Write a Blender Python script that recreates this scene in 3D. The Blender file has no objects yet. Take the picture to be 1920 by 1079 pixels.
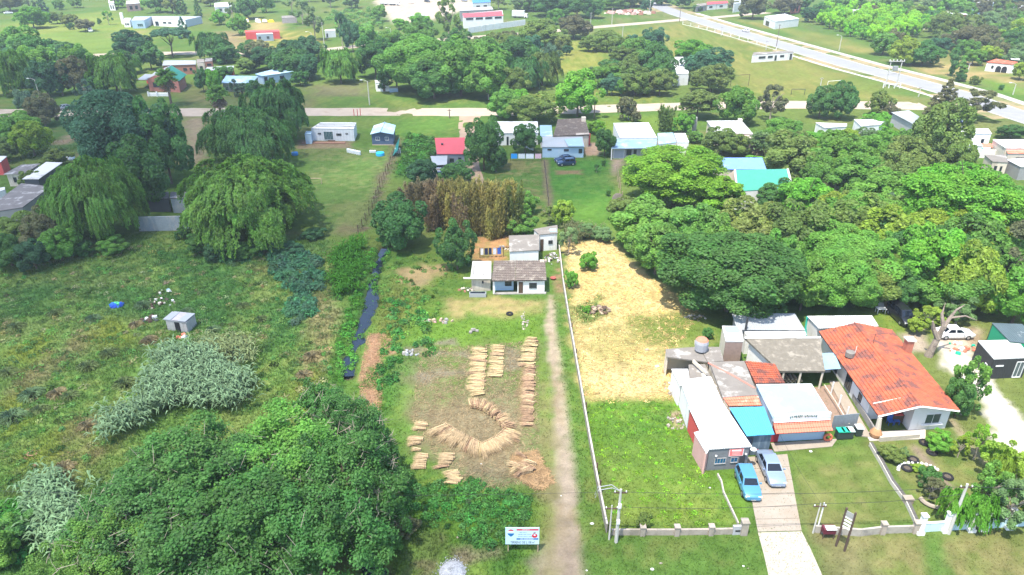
import bpy, math, random
import numpy as np
from mathutils import Vector, Matrix
from math import radians, sin, cos, pi, sqrt, atan2

S = bpy.context.scene
COL = S.collection
rnd = random.Random(11)
rng = np.random.default_rng(7)

# ------------------------------------------------------------------ camera, world, sun, exposure
CAM_H, PITCH, FPX = 46.0, radians(27.4), 1330.0
cam = bpy.data.cameras.new('camera'); cam_o = bpy.data.objects.new('camera', cam); COL.objects.link(cam_o)
cam_o.location = (0, 0, CAM_H); cam_o.rotation_euler = (pi / 2 - PITCH, 0, 0)
cam.sensor_width = 36.0; cam.lens = 36.0 * FPX / 1920.0; cam.clip_start = 1.0; cam.clip_end = 30000
S.camera = cam_o

SUN_EL = radians(69.0)
SHADOW = Vector((0.58, 0.81, 0)).normalized()            # direction in which shadows fall on the ground
TO_SUN = Vector((-SHADOW.x * cos(SUN_EL), -SHADOW.y * cos(SUN_EL), sin(SUN_EL)))
w = bpy.data.worlds.new('World'); S.world = w; w.use_nodes = True
nt = w.node_tree; nt.nodes.clear()
sky = nt.nodes.new('ShaderNodeTexSky'); sky.sky_type = 'NISHITA'; sky.sun_disc = False
sky.sun_elevation = SUN_EL; sky.sun_rotation = atan2(TO_SUN.x, TO_SUN.y); sky.air_density = 1.0; sky.dust_density = 1.2; sky.ozone_density = 1.0
bg = nt.nodes.new('ShaderNodeBackground'); bg.inputs['Strength'].default_value = 0.15
wo = nt.nodes.new('ShaderNodeOutputWorld')
nt.links.new(sky.outputs[0], bg.inputs[0]); nt.links.new(bg.outputs[0], wo.inputs[0])
sun = bpy.data.lights.new('sun', 'SUN'); sun.energy = 3.1; sun.angle = radians(0.55); sun.color = (1.0, 0.945, 0.85)
sun_o = bpy.data.objects.new('sun', sun); COL.objects.link(sun_o); sun_o.location = (0, 0, 200)
sun_o.rotation_euler = TO_SUN.to_track_quat('Z', 'Y').to_euler()
S.view_settings.view_transform = 'Standard'; S.view_settings.look = 'None'
S.view_settings.exposure = 1.5; S.view_settings.gamma = 1.0; S.view_settings.use_curve_mapping = False
S.render.engine = 'CYCLES'
S.cycles.max_bounces = 7; S.cycles.diffuse_bounces = 4; S.cycles.glossy_bounces = 2; S.cycles.transmission_bounces = 5; S.cycles.filter_width = 1.5
S.cycles.transparent_max_bounces = 6; S.cycles.volume_bounces = 0; S.cycles.volume_step_rate = 4; S.cycles.caustics_reflective = False; S.cycles.caustics_refractive = False

# ------------------------------------------------------------------ survey: a spot of the photograph -> a point of the place
def P(px, py, z=0.0):
    u = (px - 960.0) / FPX; v = (py - 539.5) / FPX
    dz = -sin(PITCH) - v * cos(PITCH); t = (z - CAM_H) / dz
    return Vector((u * t, (cos(PITCH) - v * sin(PITCH)) * t, z))
def depth(px, py):
    v = (py - 539.5) / FPX
    return CAM_H / (sin(PITCH) + v * cos(PITCH))
def height(px, base, top):
    Y = P(px, base).y; vt = (top - 539.5) / FPX
    return CAM_H - Y * (vt * cos(PITCH) + sin(PITCH)) / (cos(PITCH) - vt * sin(PITCH))

# ------------------------------------------------------------------ objects
def tag(o, label=None, cat=None, group=None, kind=None):
    if label: o['label'] = label
    if cat: o['category'] = cat
    if group: o['group'] = group
    if kind: o['kind'] = kind
    return o
def empty(name, loc, label=None, cat=None, group=None, rz=0.0):
    o = bpy.data.objects.new(name, None); COL.objects.link(o); o.location = loc; o.rotation_euler = (0, 0, rz)
    o.empty_display_size = 0.3
    return tag(o, label, cat, group)
def link(name, me, parent=None):
    o = bpy.data.objects.new(name, me); COL.objects.link(o)
    if parent: o.parent = parent
    return o
def copy_tree(o, parent=None):
    c = o.copy(); COL.objects.link(c); c.parent = parent
    for ch in list(o.children): copy_tree(ch, c)
    return c

class MB:
    """collects faces; build() links them as one mesh object"""
    def __init__(s): s.v = []; s.f = []; s.m = []
    def face(s, pts, m=0):
        i = len(s.v); s.v += [tuple(p) for p in pts]; s.f.append(tuple(range(i, i + len(pts)))); s.m.append(m)
    def box(s, c, d, rz=0.0, m=0, top=1.0):
        cx, cy, cz = c; x, y, z = d[0] / 2, d[1] / 2, d[2] / 2; ca, sa = cos(rz), sin(rz); i = len(s.v)
        for zz, k in ((-z, 1.0), (z, top)):
            for xx, yy in ((-x, -y), (x, -y), (x, y), (-x, y)):
                xx *= k; yy *= k
                s.v.append((cx + xx * ca - yy * sa, cy + xx * sa + yy * ca, cz + zz))
        for q in ((3, 2, 1, 0), (4, 5, 6, 7), (0, 1, 5, 4), (1, 2, 6, 5), (2, 3, 7, 6), (3, 0, 4, 7)):
            s.f.append(tuple(i + k for k in q)); s.m.append(m)
    def prism(s, poly, z0, z1, m=0):
        """poly: 2D points counter-clockwise; z1 one height or one per point"""
        n = len(poly); zt = list(z1) if hasattr(z1, '__len__') else [z1] * n; i = len(s.v); poly = [tuple(p)[:2] for p in poly]
        if sum(poly[k][0] * poly[(k + 1) % n][1] - poly[(k + 1) % n][0] * poly[k][1] for k in range(n)) < 0: poly = poly[::-1]; zt = zt[::-1]
        s.v += [(p[0], p[1], z0) for p in poly] + [(p[0], p[1], zt[k]) for k, p in enumerate(poly)]
        s.f.append(tuple(i + k for k in reversed(range(n)))); s.m.append(m)
        s.f.append(tuple(i + n + k for k in range(n))); s.m.append(m)
        for k in range(n):
            k2 = (k + 1) % n; s.f.append((i + k, i + k2, i + n + k2, i + n + k)); s.m.append(m)
    def tube(s, pts, rad, n=6, m=0, cap=True):
        pts = [Vector(p) for p in pts]; R = rad if hasattr(rad, '__len__') else [rad] * len(pts); i = len(s.v)
        for k, p in enumerate(pts):
            d = (pts[min(k + 1, len(pts) - 1)] - pts[max(k - 1, 0)]).normalized()
            a = d.cross(Vector((0, 0, 1)) if abs(d.z) < 0.9 else Vector((1, 0, 0))).normalized(); b = d.cross(a)
            for j in range(n):
                t = 2 * pi * j / n; s.v.append(tuple(p + (a * cos(t) + b * sin(t)) * R[k]))
        for k in range(len(pts) - 1):
            for j in range(n):
                j2 = (j + 1) % n
                s.f.append((i + k * n + j, i + k * n + j2, i + (k + 1) * n + j2, i + (k + 1) * n + j)); s.m.append(m)
        if cap:
            s.f.append(tuple(i + j for j in reversed(range(n)))); s.m.append(m)
            e = i + (len(pts) - 1) * n; s.f.append(tuple(e + j for j in range(n))); s.m.append(m)
    def lathe(s, prof, c=(0, 0, 0), n=10, m=0):
        i = len(s.v)
        for r, z in prof:
            for j in range(n):
                t = 2 * pi * j / n; s.v.append((c[0] + r * cos(t), c[1] + r * sin(t), c[2] + z))
        for k in range(len(prof) - 1):
            for j in range(n):
                j2 = (j + 1) % n; s.f.append((i + k * n + j, i + k * n + j2, i + (k + 1) * n + j2, i + (k + 1) * n + j)); s.m.append(m)
        s.f.append(tuple(i + j for j in reversed(range(n)))); s.m.append(m)
        e = i + (len(prof) - 1) * n; s.f.append(tuple(e + j for j in range(n))); s.m.append(m)
    def mesh(s, name, mats):
        me = bpy.data.meshes.new(name); me.from_pydata(s.v, [], s.f)
        for mm in (mats if isinstance(mats, (list, tuple)) else [mats]): me.materials.append(mm)
        if any(s.m): me.polygons.foreach_set('material_index', s.m)
        me.update(); return me
    def build(s, name, mats, parent=None):
        return link(name, s.mesh(name, mats), parent)

def rel(o, p):                      # world point -> coordinates in a thing's own (unrotated) frame
    return Vector(p) - o.location

def np_mesh(name, V, Fq, mats, attr=None, col=None):
    """V (n,3), Fq (m,k) with equal k; attr: float per vertex 'tint'; col: (n,3) colour per vertex 'tone'"""
    me = bpy.data.meshes.new(name); n, k = Fq.shape
    me.vertices.add(len(V)); me.vertices.foreach_set('co', np.ascontiguousarray(V, dtype=np.float32).ravel())
    me.loops.add(n * k); me.loops.foreach_set('vertex_index', np.ascontiguousarray(Fq, dtype=np.int32).ravel())
    me.polygons.add(n); me.polygons.foreach_set('loop_start', np.arange(0, n * k, k, dtype=np.int32))
    try: me.polygons.foreach_set('loop_total', np.full(n, k, dtype=np.int32))
    except Exception: pass
    if attr is not None:
        a = me.attributes.new('tint', 'FLOAT', 'POINT'); a.data.foreach_set('value', np.ascontiguousarray(attr, dtype=np.float32))
    if col is not None:
        a = me.attributes.new('tone', 'FLOAT_COLOR', 'POINT')
        c4 = np.ones((len(V), 4), dtype=np.float32); c4[:, :3] = col; a.data.foreach_set('color', c4.ravel())
    for mm in (mats if isinstance(mats, (list, tuple)) else [mats]): me.materials.append(mm)
    me.update(calc_edges=True); return me

# ------------------------------------------------------------------ noise for ground work (value noise, fbm)
_tab = rng.random((256, 256)).astype(np.float32)
def vnoise(x, y):
    xi = np.floor(x).astype(int); yi = np.floor(y).astype(int); fx = x - xi; fy = y - yi
    fx = fx * fx * (3 - 2 * fx); fy = fy * fy * (3 - 2 * fy)
    a = _tab[xi & 255, yi & 255]; b = _tab[(xi + 1) & 255, yi & 255]; c = _tab[xi & 255, (yi + 1) & 255]; d = _tab[(xi + 1) & 255, (yi + 1) & 255]
    return a + (b - a) * fx + (c - a) * fy + (a - b - c + d) * fx * fy
def fbm(x, y, sc, o=4):
    r = 0.0; amp = 0.5; tot = 0.0
    for k in range(o):
        r = r + amp * vnoise(x / sc + 17.3 * k, y / sc + 5.1 * k); tot += amp; amp *= 0.55; sc *= 0.48
    return r / tot

# ------------------------------------------------------------------ materials
_M = {}
def node_mat(name):
    m = bpy.data.materials.new(name); m.use_nodes = True; m.node_tree.nodes.clear()
    return m, m.node_tree.nodes, m.node_tree.links
def mat(name, c, rough=0.7, var=0.25, sc=0.8, metal=0.0, dirt=None, dirt_amt=0.35, spec=0.35, streak=0.0, bump=0.0):
    """painted, rendered or weathered surface: base colour with blotches (sc metres) and fine grain; dirt: a second colour in patches"""
    if name in _M: return _M[name]
    m, N, L = node_mat(name)
    out = N.new('ShaderNodeOutputMaterial'); b = N.new('ShaderNodeBsdfPrincipled')
    b.inputs['Roughness'].default_value = rough; b.inputs['Metallic'].default_value = metal
    b.inputs['Specular IOR Level'].default_value = spec
    L.new(b.outputs[0], out.inputs[0])
    tc = N.new('ShaderNodeNewGeometry')
    n1 = N.new('ShaderNodeTexNoise'); n1.inputs['Scale'].default_value = 1.0 / sc; n1.inputs['Detail'].default_value = 5; n1.inputs['Roughness'].default_value = 0.65
    L.new(tc.outputs['Position'], n1.inputs['Vector'])
    mr = N.new('ShaderNodeMapRange'); mr.inputs[1].default_value = 0.25; mr.inputs[2].default_value = 0.75
    mr.inputs[3].default_value = 1.0 - var; mr.inputs[4].default_value = 1.0 + var * 0.55
    L.new(n1.outputs['Fac'], mr.inputs[0])
    mx = N.new('ShaderNodeMix'); mx.data_type = 'RGBA'; mx.blend_type = 'MULTIPLY'; mx.inputs[0].default_value = 1.0
    mx.inputs[6].default_value = (*c, 1); L.new(mr.outputs[0], mx.inputs[7]); src = mx.outputs[2]
    if dirt:
        n2 = N.new('ShaderNodeTexNoise'); n2.inputs['Scale'].default_value = 0.45 / sc; n2.inputs['Detail'].default_value = 7; n2.inputs['Roughness'].default_value = 0.7
        mp = N.new('ShaderNodeMapping'); mp.inputs['Location'].default_value = (31, 7, 3)
        if streak: mp.inputs['Scale'].default_value = (1, 1, streak)
        L.new(tc.outputs['Position'], mp.inputs['Vector']); L.new(mp.outputs[0], n2.inputs['Vector'])
        r2 = N.new('ShaderNodeMapRange'); r2.inputs[1].default_value = 0.60 - dirt_amt * 0.20; r2.inputs[2].default_value = 0.70 - dirt_amt * 0.20
        L.new(n2.outputs['Fac'], r2.inputs[0])
        m2 = N.new('ShaderNodeMix'); m2.data_type = 'RGBA'; m2.inputs[7].default_value = (*dirt, 1)
        L.new(r2.outputs[0], m2.inputs[0]); L.new(src, m2.inputs[6]); src = m2.outputs[2]
    L.new(src, b.inputs['Base Color'])
    if bump:
        bn = N.new('ShaderNodeBump'); bn.inputs['Strength'].default_value = bump; bn.inputs['Distance'].default_value = 0.05
        n3 = N.new('ShaderNodeTexNoise'); n3.inputs['Scale'].default_value = 9.0; n3.inputs['Detail'].default_value = 4
        L.new(tc.outputs['Position'], n3.inputs['Vector']); L.new(n3.outputs['Fac'], bn.inputs['Height']); L.new(bn.outputs[0], b.inputs['Normal'])
    _M[name] = m; return m

def leaf_mat(name, trans=0.5, hue=0.5):
    """leaves: the plant's own colour (object colour) varied leaf by leaf; thin, so some light comes through"""
    m, N, L = node_mat(name); out = N.new('ShaderNodeOutputMaterial')
    oi = N.new('ShaderNodeObjectInfo'); at = N.new('ShaderNodeAttribute'); at.attribute_name = 'tint'
    mr = N.new('ShaderNodeMapRange'); mr.inputs[3].default_value = 0.55; mr.inputs[4].default_value = 1.5; L.new(at.outputs['Fac'], mr.inputs[0])
    mx = N.new('ShaderNodeMix'); mx.data_type = 'RGBA'; mx.blend_type = 'MULTIPLY'; mx.inputs[0].default_value = 1.0
    L.new(oi.outputs['Color'], mx.inputs[6]); L.new(mr.outputs[0], mx.inputs[7])
    hs = N.new('ShaderNodeHueSaturation'); L.new(mx.outputs[2], hs.inputs['Color'])
    h2 = N.new('ShaderNodeMapRange'); h2.inputs[3].default_value = hue - 0.025; h2.inputs[4].default_value = hue + 0.025
    nz = N.new('ShaderNodeTexNoise'); nz.inputs['Scale'].default_value = 0.35; g = N.new('ShaderNodeNewGeometry'); L.new(g.outputs['Position'], nz.inputs['Vector'])
    L.new(nz.outputs['Fac'], h2.inputs[0]); L.new(h2.outputs[0], hs.inputs['Hue'])
    d = N.new('ShaderNodeBsdfDiffuse'); t = N.new('ShaderNodeBsdfTranslucent'); s1 = N.new('ShaderNodeMixShader'); s1.inputs[0].default_value = trans
    L.new(hs.outputs[0], d.inputs[0]); L.new(hs.outputs[0], t.inputs[0]); L.new(d.outputs[0], s1.inputs[1]); L.new(t.outputs[0], s1.inputs[2])
    gl = N.new('ShaderNodeBsdfGlossy'); gl.inputs['Roughness'].default_value = 0.6; s2 = N.new('ShaderNodeMixShader'); s2.inputs[0].default_value = 0.02
    L.new(s1.outputs[0], s2.inputs[1]); L.new(gl.outputs[0], s2.inputs[2]); L.new(s2.outputs[0], out.inputs[0])
    return m
LEAF = leaf_mat('leaf_surface')

def tone_mat(name, grain=0.35, scale=6.0, trans=0.0, rough=0.95):
    """soil and turf: colour laid out in the attribute 'tone', with fine grain"""
    m, N, L = node_mat(name); out = N.new('ShaderNodeOutputMaterial')
    at = N.new('ShaderNodeAttribute'); at.attribute_name = 'tone'
    g = N.new('ShaderNodeNewGeometry'); nz = N.new('ShaderNodeTexNoise'); nz.inputs['Scale'].default_value = scale; nz.inputs['Detail'].default_value = 6; nz.inputs['Roughness'].default_value = 0.75
    L.new(g.outputs['Position'], nz.inputs['Vector'])
    n2 = N.new('ShaderNodeTexNoise'); n2.inputs['Scale'].default_value = 0.9; n2.inputs['Detail'].default_value = 5; L.new(g.outputs['Position'], n2.inputs['Vector'])
    ad = N.new('ShaderNodeMath'); ad.operation = 'ADD'; L.new(nz.outputs['Fac'], ad.inputs[0]); L.new(n2.outputs['Fac'], ad.inputs[1])
    mr = N.new('ShaderNodeMapRange'); mr.inputs[1].default_value = 0.6; mr.inputs[2].default_value = 1.4; mr.inputs[3].default_value = 1 - grain; mr.inputs[4].default_value = 1 + grain
    L.new(ad.outputs[0], mr.inputs[0])
    mx = N.new('ShaderNodeMix'); mx.data_type = 'RGBA'; mx.blend_type = 'MULTIPLY'; mx.inputs[0].default_value = 1.0
    L.new(at.outputs['Color'], mx.inputs[6]); L.new(mr.outputs[0], mx.inputs[7])
    d = N.new('ShaderNodeBsdfDiffuse'); L.new(mx.outputs[2], d.inputs[0])
    if trans:
        t = N.new('ShaderNodeBsdfTranslucent'); L.new(mx.outputs[2], t.inputs[0]); s1 = N.new('ShaderNodeMixShader'); s1.inputs[0].default_value = trans
        L.new(d.outputs[0], s1.inputs[1]); L.new(t.outputs[0], s1.inputs[2]); L.new(s1.outputs[0], out.inputs[0])
    else:
        bn = N.new('ShaderNodeBump'); bn.inputs['Strength'].default_value = 0.6; bn.inputs['Distance'].default_value = 0.12
        L.new(nz.outputs['Fac'], bn.inputs['Height']); L.new(bn.outputs[0], d.inputs['Normal']); L.new(d.outputs[0], out.inputs[0])
    return m
GROUND_M = tone_mat('turf_and_soil', 0.32, 5.0)
BLADE_M = tone_mat('grass_blades', 0.25, 3.0, trans=0.4)

def glass(name, c=(0.02, 0.03, 0.035), rough=0.08):
    if name in _M: return _M[name]
    m, N, L = node_mat(name); out = N.new('ShaderNodeOutputMaterial'); b = N.new('ShaderNodeBsdfPrincipled')
    b.inputs['Base Color'].default_value = (*c, 1); b.inputs['Roughness'].default_value = rough; b.inputs['Specular IOR Level'].default_value = 0.6
    L.new(b.outputs[0], out.inputs[0]); _M[name] = m; return m
# ------------------------------------------------------------------ ground: one sheet to the horizon
def axis(core0, core1, step, lo, hi, gr):
    a = list(np.arange(core0, core1 + step * 0.5, step)); s = step; x = a[-1]
    while x < hi: s *= gr; x += s; a.append(min(x, hi))
    s = step; x = a[0]; b = []
    while x > lo: s *= gr; x -= s; b.append(max(x, lo))
    return np.array(b[::-1] + a)
GX = axis(-78, 78, 0.42, -6000, 6000, 1.075); GY = axis(28, 150, 0.42, -3000, 14000, 1.035)
XX, YY = np.meshgrid(GX, GY); NXg, NYg = len(GX), len(GY)
n1 = fbm(XX, YY, 9.0); n2 = fbm(XX + 91, YY + 13, 2.2); n3 = fbm(XX + 40, YY - 70, 30.0); n4 = fbm(XX - 33, YY + 55, 0.9, 2)
def L3(c): return np.array(c, dtype=np.float32)
def mixc(a, b, t): return a + (b - a) * t[..., None]
TONE = np.empty(XX.shape + (3,), np.float32); TONE[:] = L3((.080, .150, .030))
WEED = np.full(XX.shape, 0.10, np.float32)                # height of what grows there
def ss(x, a, b): t = np.clip((x - a) / (b - a), 0, 1); return t * t * (3 - 2 * t)
TONE = mixc(TONE, np.broadcast_to(L3((.125, .165, .040)), TONE.shape), ss(n3, .40, .66) * 0.75)
TONE = mixc(TONE, np.broadcast_to(L3((.19, .17, .075)), TONE.shape), ss(n1, .58, .74) * 0.5)
def dist_poly(pts, X, Y, closed=True):
    d = np.full(X.shape, 1e9, np.float32); inside = np.zeros(X.shape, bool); n = len(pts)
    for k in range(n if closed else n - 1):
        (x1, y1), (x2, y2) = pts[k], pts[(k + 1) % n]; ex, ey = x2 - x1, y2 - y1
        t = np.clip(((X - x1) * ex + (Y - y1) * ey) / (ex * ex + ey * ey + 1e-9), 0, 1)
        d = np.minimum(d, np.hypot(X - x1 - t * ex, Y - y1 - t * ey))
        if closed and abs(ey) > 1e-9:
            inside ^= ((y1 > Y) != (y2 > Y)) & (X < (ex * (Y - y1) / ey + x1))
    return np.where(inside, -d, d) if closed else d
def window(pts, pad):
    xs = [p[0] for p in pts]; ys = [p[1] for p in pts]
    i0, i1 = np.searchsorted(GX, [min(xs) - pad, max(xs) + pad]); j0, j1 = np.searchsorted(GY, [min(ys) - pad, max(ys) + pad])
    return slice(max(j0 - 1, 0), j1 + 1), slice(max(i0 - 1, 0), i1 + 1)
def paint(px, c, amt=1.0, fe=1.2, ed=1.5, c2=None, sc=None, h=None, width=None, lo=.42, hi=.62):
    """lay turf, straw or soil of colour c inside an outline (or along a line of half-width `width`); c2: second colour in patches"""
    pts = [tuple(P(*p[:2]).xy) for p in px]
    pad = fe + ed + (width or 0) * 2 + 1
    sl = window(pts, pad); X, Y = XX[sl], YY[sl]
    d = dist_poly(pts, X, Y, width is None)
    if width is not None: d = d - width
    d = d + (n2[sl] - 0.5) * 2 * ed + (n4[sl] - .5) * ed
    a = (1 - ss(d, -fe, fe)) * amt
    col = np.broadcast_to(L3(c), X.shape + (3,))
    if c2 is not None: col = mixc(col, np.broadcast_to(L3(c2), col.shape), ss((n2 if sc else n1)[sl] * .6 + n4[sl] * .4, lo, hi))
    TONE[sl] = mixc(TONE[sl], col, a)
    if h is not None: WEED[sl] = WEED[sl] + (h - WEED[sl]) * (1 - ss(d, -fe, fe))
G_OLIVE, G_MID, G_LUSH, G_BRIGHT, G_YEL = (.105, .135, .036), (.078, .150, .030), (.050, .125, .024), (.095, .205, .024), (.155, .190, .034)
STRAW, STRAW2, TAN, SOIL, MULCH, GREYB = (.58, .45, .215), (.36, .235, .075), (.30, .225, .115), (.21, .155, .095), (.33, .205, .125), (.205, .17, .125)
# far meadows and lawns
paint([(0, 45), (200, 20), (300, 60), (240, 100), (130, 100), (0, 130)], (.21, .245, .055), .9, 6, 5, (.14, .215, .042), h=.1)
paint([(130, 60), (240, 55), (240, 98), (140, 98)], (.12, .20, .042), .8, 5, 4, (.15, .205, .045), h=.1)
paint([(215, 62), (262, 55), (262, 72), (220, 72)], TAN, .8, 2, 2)
paint([(590, 30), (760, 20), (760, 70), (680, 75)], (.075, .15, .032), 1, 6, 6, (.12, .17, .04), h=.8)
paint([(445, 60), (600, 55), (600, 95), (445, 95)], (.17, .19, .04), .9, 3, 4, (.34, .27, .09), h=.15)
paint([(470, 42), (530, 42), (525, 62), (470, 62)], (.36, .28, .12), .9, 3, 3)
paint([(395, 60), (450, 60), (470, 105), (425, 105)], (.26, .20, .11), .9, 3, 3, TAN)
paint([(700, 0), (860, -10), (900, 10), (800, 40), (740, 45)], (.50, .42, .32), 1, 3, 2, (.42, .35, .27))
paint([(640, 55), (700, 60), (690, 75), (655, 75)], (.42, .36, .25), .9, 3, 3)
paint([(1120, 62), (1285, 42), (1500, 108), (1720, 190), (1360, 192), (1370, 130), (1130, 100)], (.135, .175, .038), 1, 5, 4, (.20, .195, .055), h=.12)
paint([(1390, 118), (1500, 120), (1570, 145), (1420, 165)], (.24, .22, .07), .75, 5, 6, (.14, .18, .04))
paint([(1000, 78), (1130, 75), (1150, 130), (1010, 145)], (.15, .20, .036), 1, 5, 3, (.21, .215, .05), h=.08)
paint([(1360, 35), (1440, 45), (1560, 68), (1680, 105), (1600, 100), (1480, 62)], (.155, .185, .045), 1, 4, 3, (.22, .20, .06), h=.12)
paint([(1690, 100), (1760, 90), (1850, 130), (1920, 150), (1920, 175), (1800, 150), (1730, 135)], (.36, .27, .12), 1, 4, 5, (.19, .19, .06), h=.1)
paint([(1850, 150), (1920, 165), (1920, 185), (1870, 170)], G_BRIGHT, .9, 3, 3, h=.15)
paint([(900, 178), (1260, 170), (1260, 195), (900, 196)], (.105, .165, .034), 1, 3, 2, (.16, .185, .04), h=.15)
paint([(600, 176), (915, 182), (915, 202), (600, 202)], (.085, .155, .032), 1, 3, 2, (.13, .17, .04), h=.25)
paint([(580, 160), (680, 160), (690, 180), (585, 182)], (.15, .135, .075), .8, 4, 4)
paint([(600, 218), (870, 218), (870, 258), (745, 262), (620, 232)], (.085, .165, .030), 1, 3, 2, (.125, .18, .04), h=.2)
paint([(1120, 218), (1290, 215), (1290, 245), (1120, 250)], (.12, .185, .032), 1, 3, 2, h=.1)
paint([(0, 215), (190, 215), (180, 300), (0, 290)], (.06, .125, .03), 1, 4, 3, (.10, .12, .045), h=.25)
paint([(340, 180), (590, 178), (590, 202), (340, 202)], (.10, .13, .045), .9, 3, 2, (.15, .14, .06), h=.12)
paint([(345, 220), (390, 220), (385, 310), (345, 310)], (.26, .20, .13), .9, 2, 2)
paint([(110, 270), (180, 236)], (.28, .21, .14), 1, .6, .6, width=1.3)
paint([(150, 290), (185, 272), (180, 300), (150, 305)], (.26, .20, .12), .9, 1, 1)
# lots in the middle distance
paint([(560, 276), (742, 278), (725, 330), (668, 432), (600, 436), (585, 380)], (.085, .150, .036), 1, 1.6, 1.2, (.125, .155, .05), h=.08)
paint([(560, 262), (660, 266), (660, 278), (555, 280)], (.22, .16, .10), .9, 1, .8)
paint([(640, 412), (668, 424), (655, 440), (625, 436)], (.20, .16, .09), .7, 2, 2)
paint([(742, 255), (760, 262), (690, 430), (668, 440)], (.17, .125, .085), .85, 1.2, 1.0, (.09, .12, .04), h=.3)
paint([(762, 250), (815, 262), (800, 330), (745, 335)], (.055, .135, .026), 1, 2, 1.5, h=.5)
paint([(868, 270), (885, 270), (905, 340), (870, 330)], (.25, .165, .105), 1, .8, .7)
paint([(935, 300), (1018, 302), (1030, 410), (960, 380), (925, 330)], (.075, .145, .030), 1, 1.5, 1.2, (.15, .15, .055), h=.1)
paint([(1018, 300), (1150, 300), (1140, 430), (1062, 430), (1030, 390)], (.055, .155, .026), 1, 1.5, 1.2, (.085, .165, .032), h=.07)
paint([(1060, 390), (1145, 370), (1140, 430), (1070, 432)], (.09, .19, .028), .8, 6, 3, h=.07)
paint([(1014, 300), (1026, 300), (1038, 395), (1026, 395)], (.17, .13, .085), .9, .7, .6)
paint([(1042, 320), (1088, 320), (1088, 327), (1044, 328)], (.22, .13, .085), .8, .8, .7)
paint([(1096, 268), (1128, 268), (1122, 292), (1098, 292)], (.36, .25, .17), 1, .8, .8)
paint([(1143, 298), (1172, 298), (1168, 308), (1150, 330)], (.27, .20, .15), .9, .8, .8)
# the overgrown field on the left
paint([(-200, 470), (330, 440), (560, 470), (650, 480), (640, 700), (560, 800), (300, 1000), (-200, 1200)], (.125, .225, .050), 1, 3, 3, (.190, .250, .066), h=.42)
paint([(-200, 520), (250, 500), (360, 560), (300, 640), (-200, 700)], (.175, .240, .070), .8, 5, 6, (.120, .215, .050), h=.40)
for poly in ([(15, 735), (70, 680), (130, 640), (185, 612), (190, 635), (130, 662), (70, 715), (20, 760)], [(385, 640), (440, 600), (470, 640), (440, 700)],
             [(560, 560), (640, 545), (640, 610), (600, 690), (575, 640)], [(130, 800), (200, 770), (190, 850), (120, 850)], [(470, 500), (530, 485), (520, 515), (460, 515)],
             [(80, 900), (140, 850), (150, 900), (90, 930)], [(570, 660), (620, 640), (610, 710), (575, 720)], [(0, 600), (40, 590), (30, 640), (0, 640)]):
    paint(poly, (.30, .245, .120), .75, 1.8, 2.4, (.21, .205, .075), h=.5)
for poly in ([(180, 590), (260, 610), (240, 650), (180, 640)], [(20, 660), (90, 620), (110, 650), (40, 690)], [(215, 760), (245, 740), (240, 790), (200, 810)], [(0, 760), (40, 740), (60, 790), (0, 830)],
             [(540, 730), (600, 700), (600, 770), (540, 790)], [(60, 840), (110, 810), (110, 850), (60, 870)]):
    paint(poly, (.20, .25, .036), .8, 2, 2.4, h=.4)
for poly in ([(290, 470), (430, 480), (480, 560), (430, 640), (330, 600)], [(480, 440), (620, 450), (600, 500), (470, 500)], [(490, 560), (560, 560), (560, 640), (490, 660)],
             [(-80, 950), (60, 940), (100, 1079), (-80, 1100)], [(0, 540), (120, 530), (90, 590), (0, 600)], [(150, 540), (300, 540), (330, 600), (180, 580)]):
    paint(poly, (.060, .165, .042), .8, 2.4, 2.4, (.08, .175, .04), h=.45)
paint([(625, 470), (682, 445), (690, 500), (660, 560), (620, 560)], (.062, .185, .020), 1, 1.2, 1.2, (.05, .15, .022), h=.9)
paint([(690, 470), (735, 460), (725, 490), (700, 560), (680, 640), (645, 730), (610, 720), (640, 620), (665, 540)], (.052, .150, .024), .9, 1.5, 1.2, (.07, .16, .026), h=.5)
# the plot for sale
paint([(725, 470), (860, 470), (900, 560), (1030, 560), (1100, 1079), (1140, 1200), (640, 1200), (720, 960), (660, 720), (690, 600)], (.085, .165, .030), 1, 2, 1.5, (.125, .18, .036), h=.16)
paint([(735, 520), (800, 560), (740, 640), (700, 640), (715, 570)], (.145, .165, .040), .8, 1.5, 1.5, h=.3)
paint([(748, 508), (790, 497), (842, 500), (815, 520), (790, 545), (755, 530)], (.38, .27, .13), .9, 1.2, 1.3, TAN, h=.08)
paint([(842, 562), (930, 556), (1022, 568), (1012, 588), (950, 602), (880, 590), (850, 604), (836, 590)], (.34, .265, .115), .9, 1.0, 1.1, (.20, .20, .065), h=.08)
paint([(790, 570), (850, 600), (1010, 590), (1020, 640), (850, 655), (770, 640)], (.105, .195, .026), .8, 2, 1.5, h=.2)
paint([(720, 655), (830, 670), (760, 740), (720, 790), (690, 720)], (.055, .150, .026), .8, 1.6, 1.5, h=.35)
paint([(790, 655), (1010, 645), (1010, 900), (900, 930), (840, 890), (770, 790), (745, 700)], (.205, .165, .095), .62, 2.5, 2.0, (.105, .145, .045), lo=.45, hi=.6, h=.1)
paint([(775, 765), (960, 742), (1000, 800), (990, 900), (850, 880), (790, 840)], (.22, .17, .105), .75, 2, 1.6, GREYB, h=.06)
paint([(850, 880), (960, 870), (960, 930), (880, 920)], (.20, .165, .11), .6, 1.5, 1.5, (.10, .14, .04), h=.1)
for poly in ([(760, 655), (880, 658), (885, 672), (800, 668)], [(815, 640), (860, 632), (858, 650), (810, 648)], [(770, 700), (830, 690), (870, 700), (800, 720)], [(945, 655), (975, 655), (985, 690), (940, 700)]):
    paint(poly, GREYB, .8, .7, .9)
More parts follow.
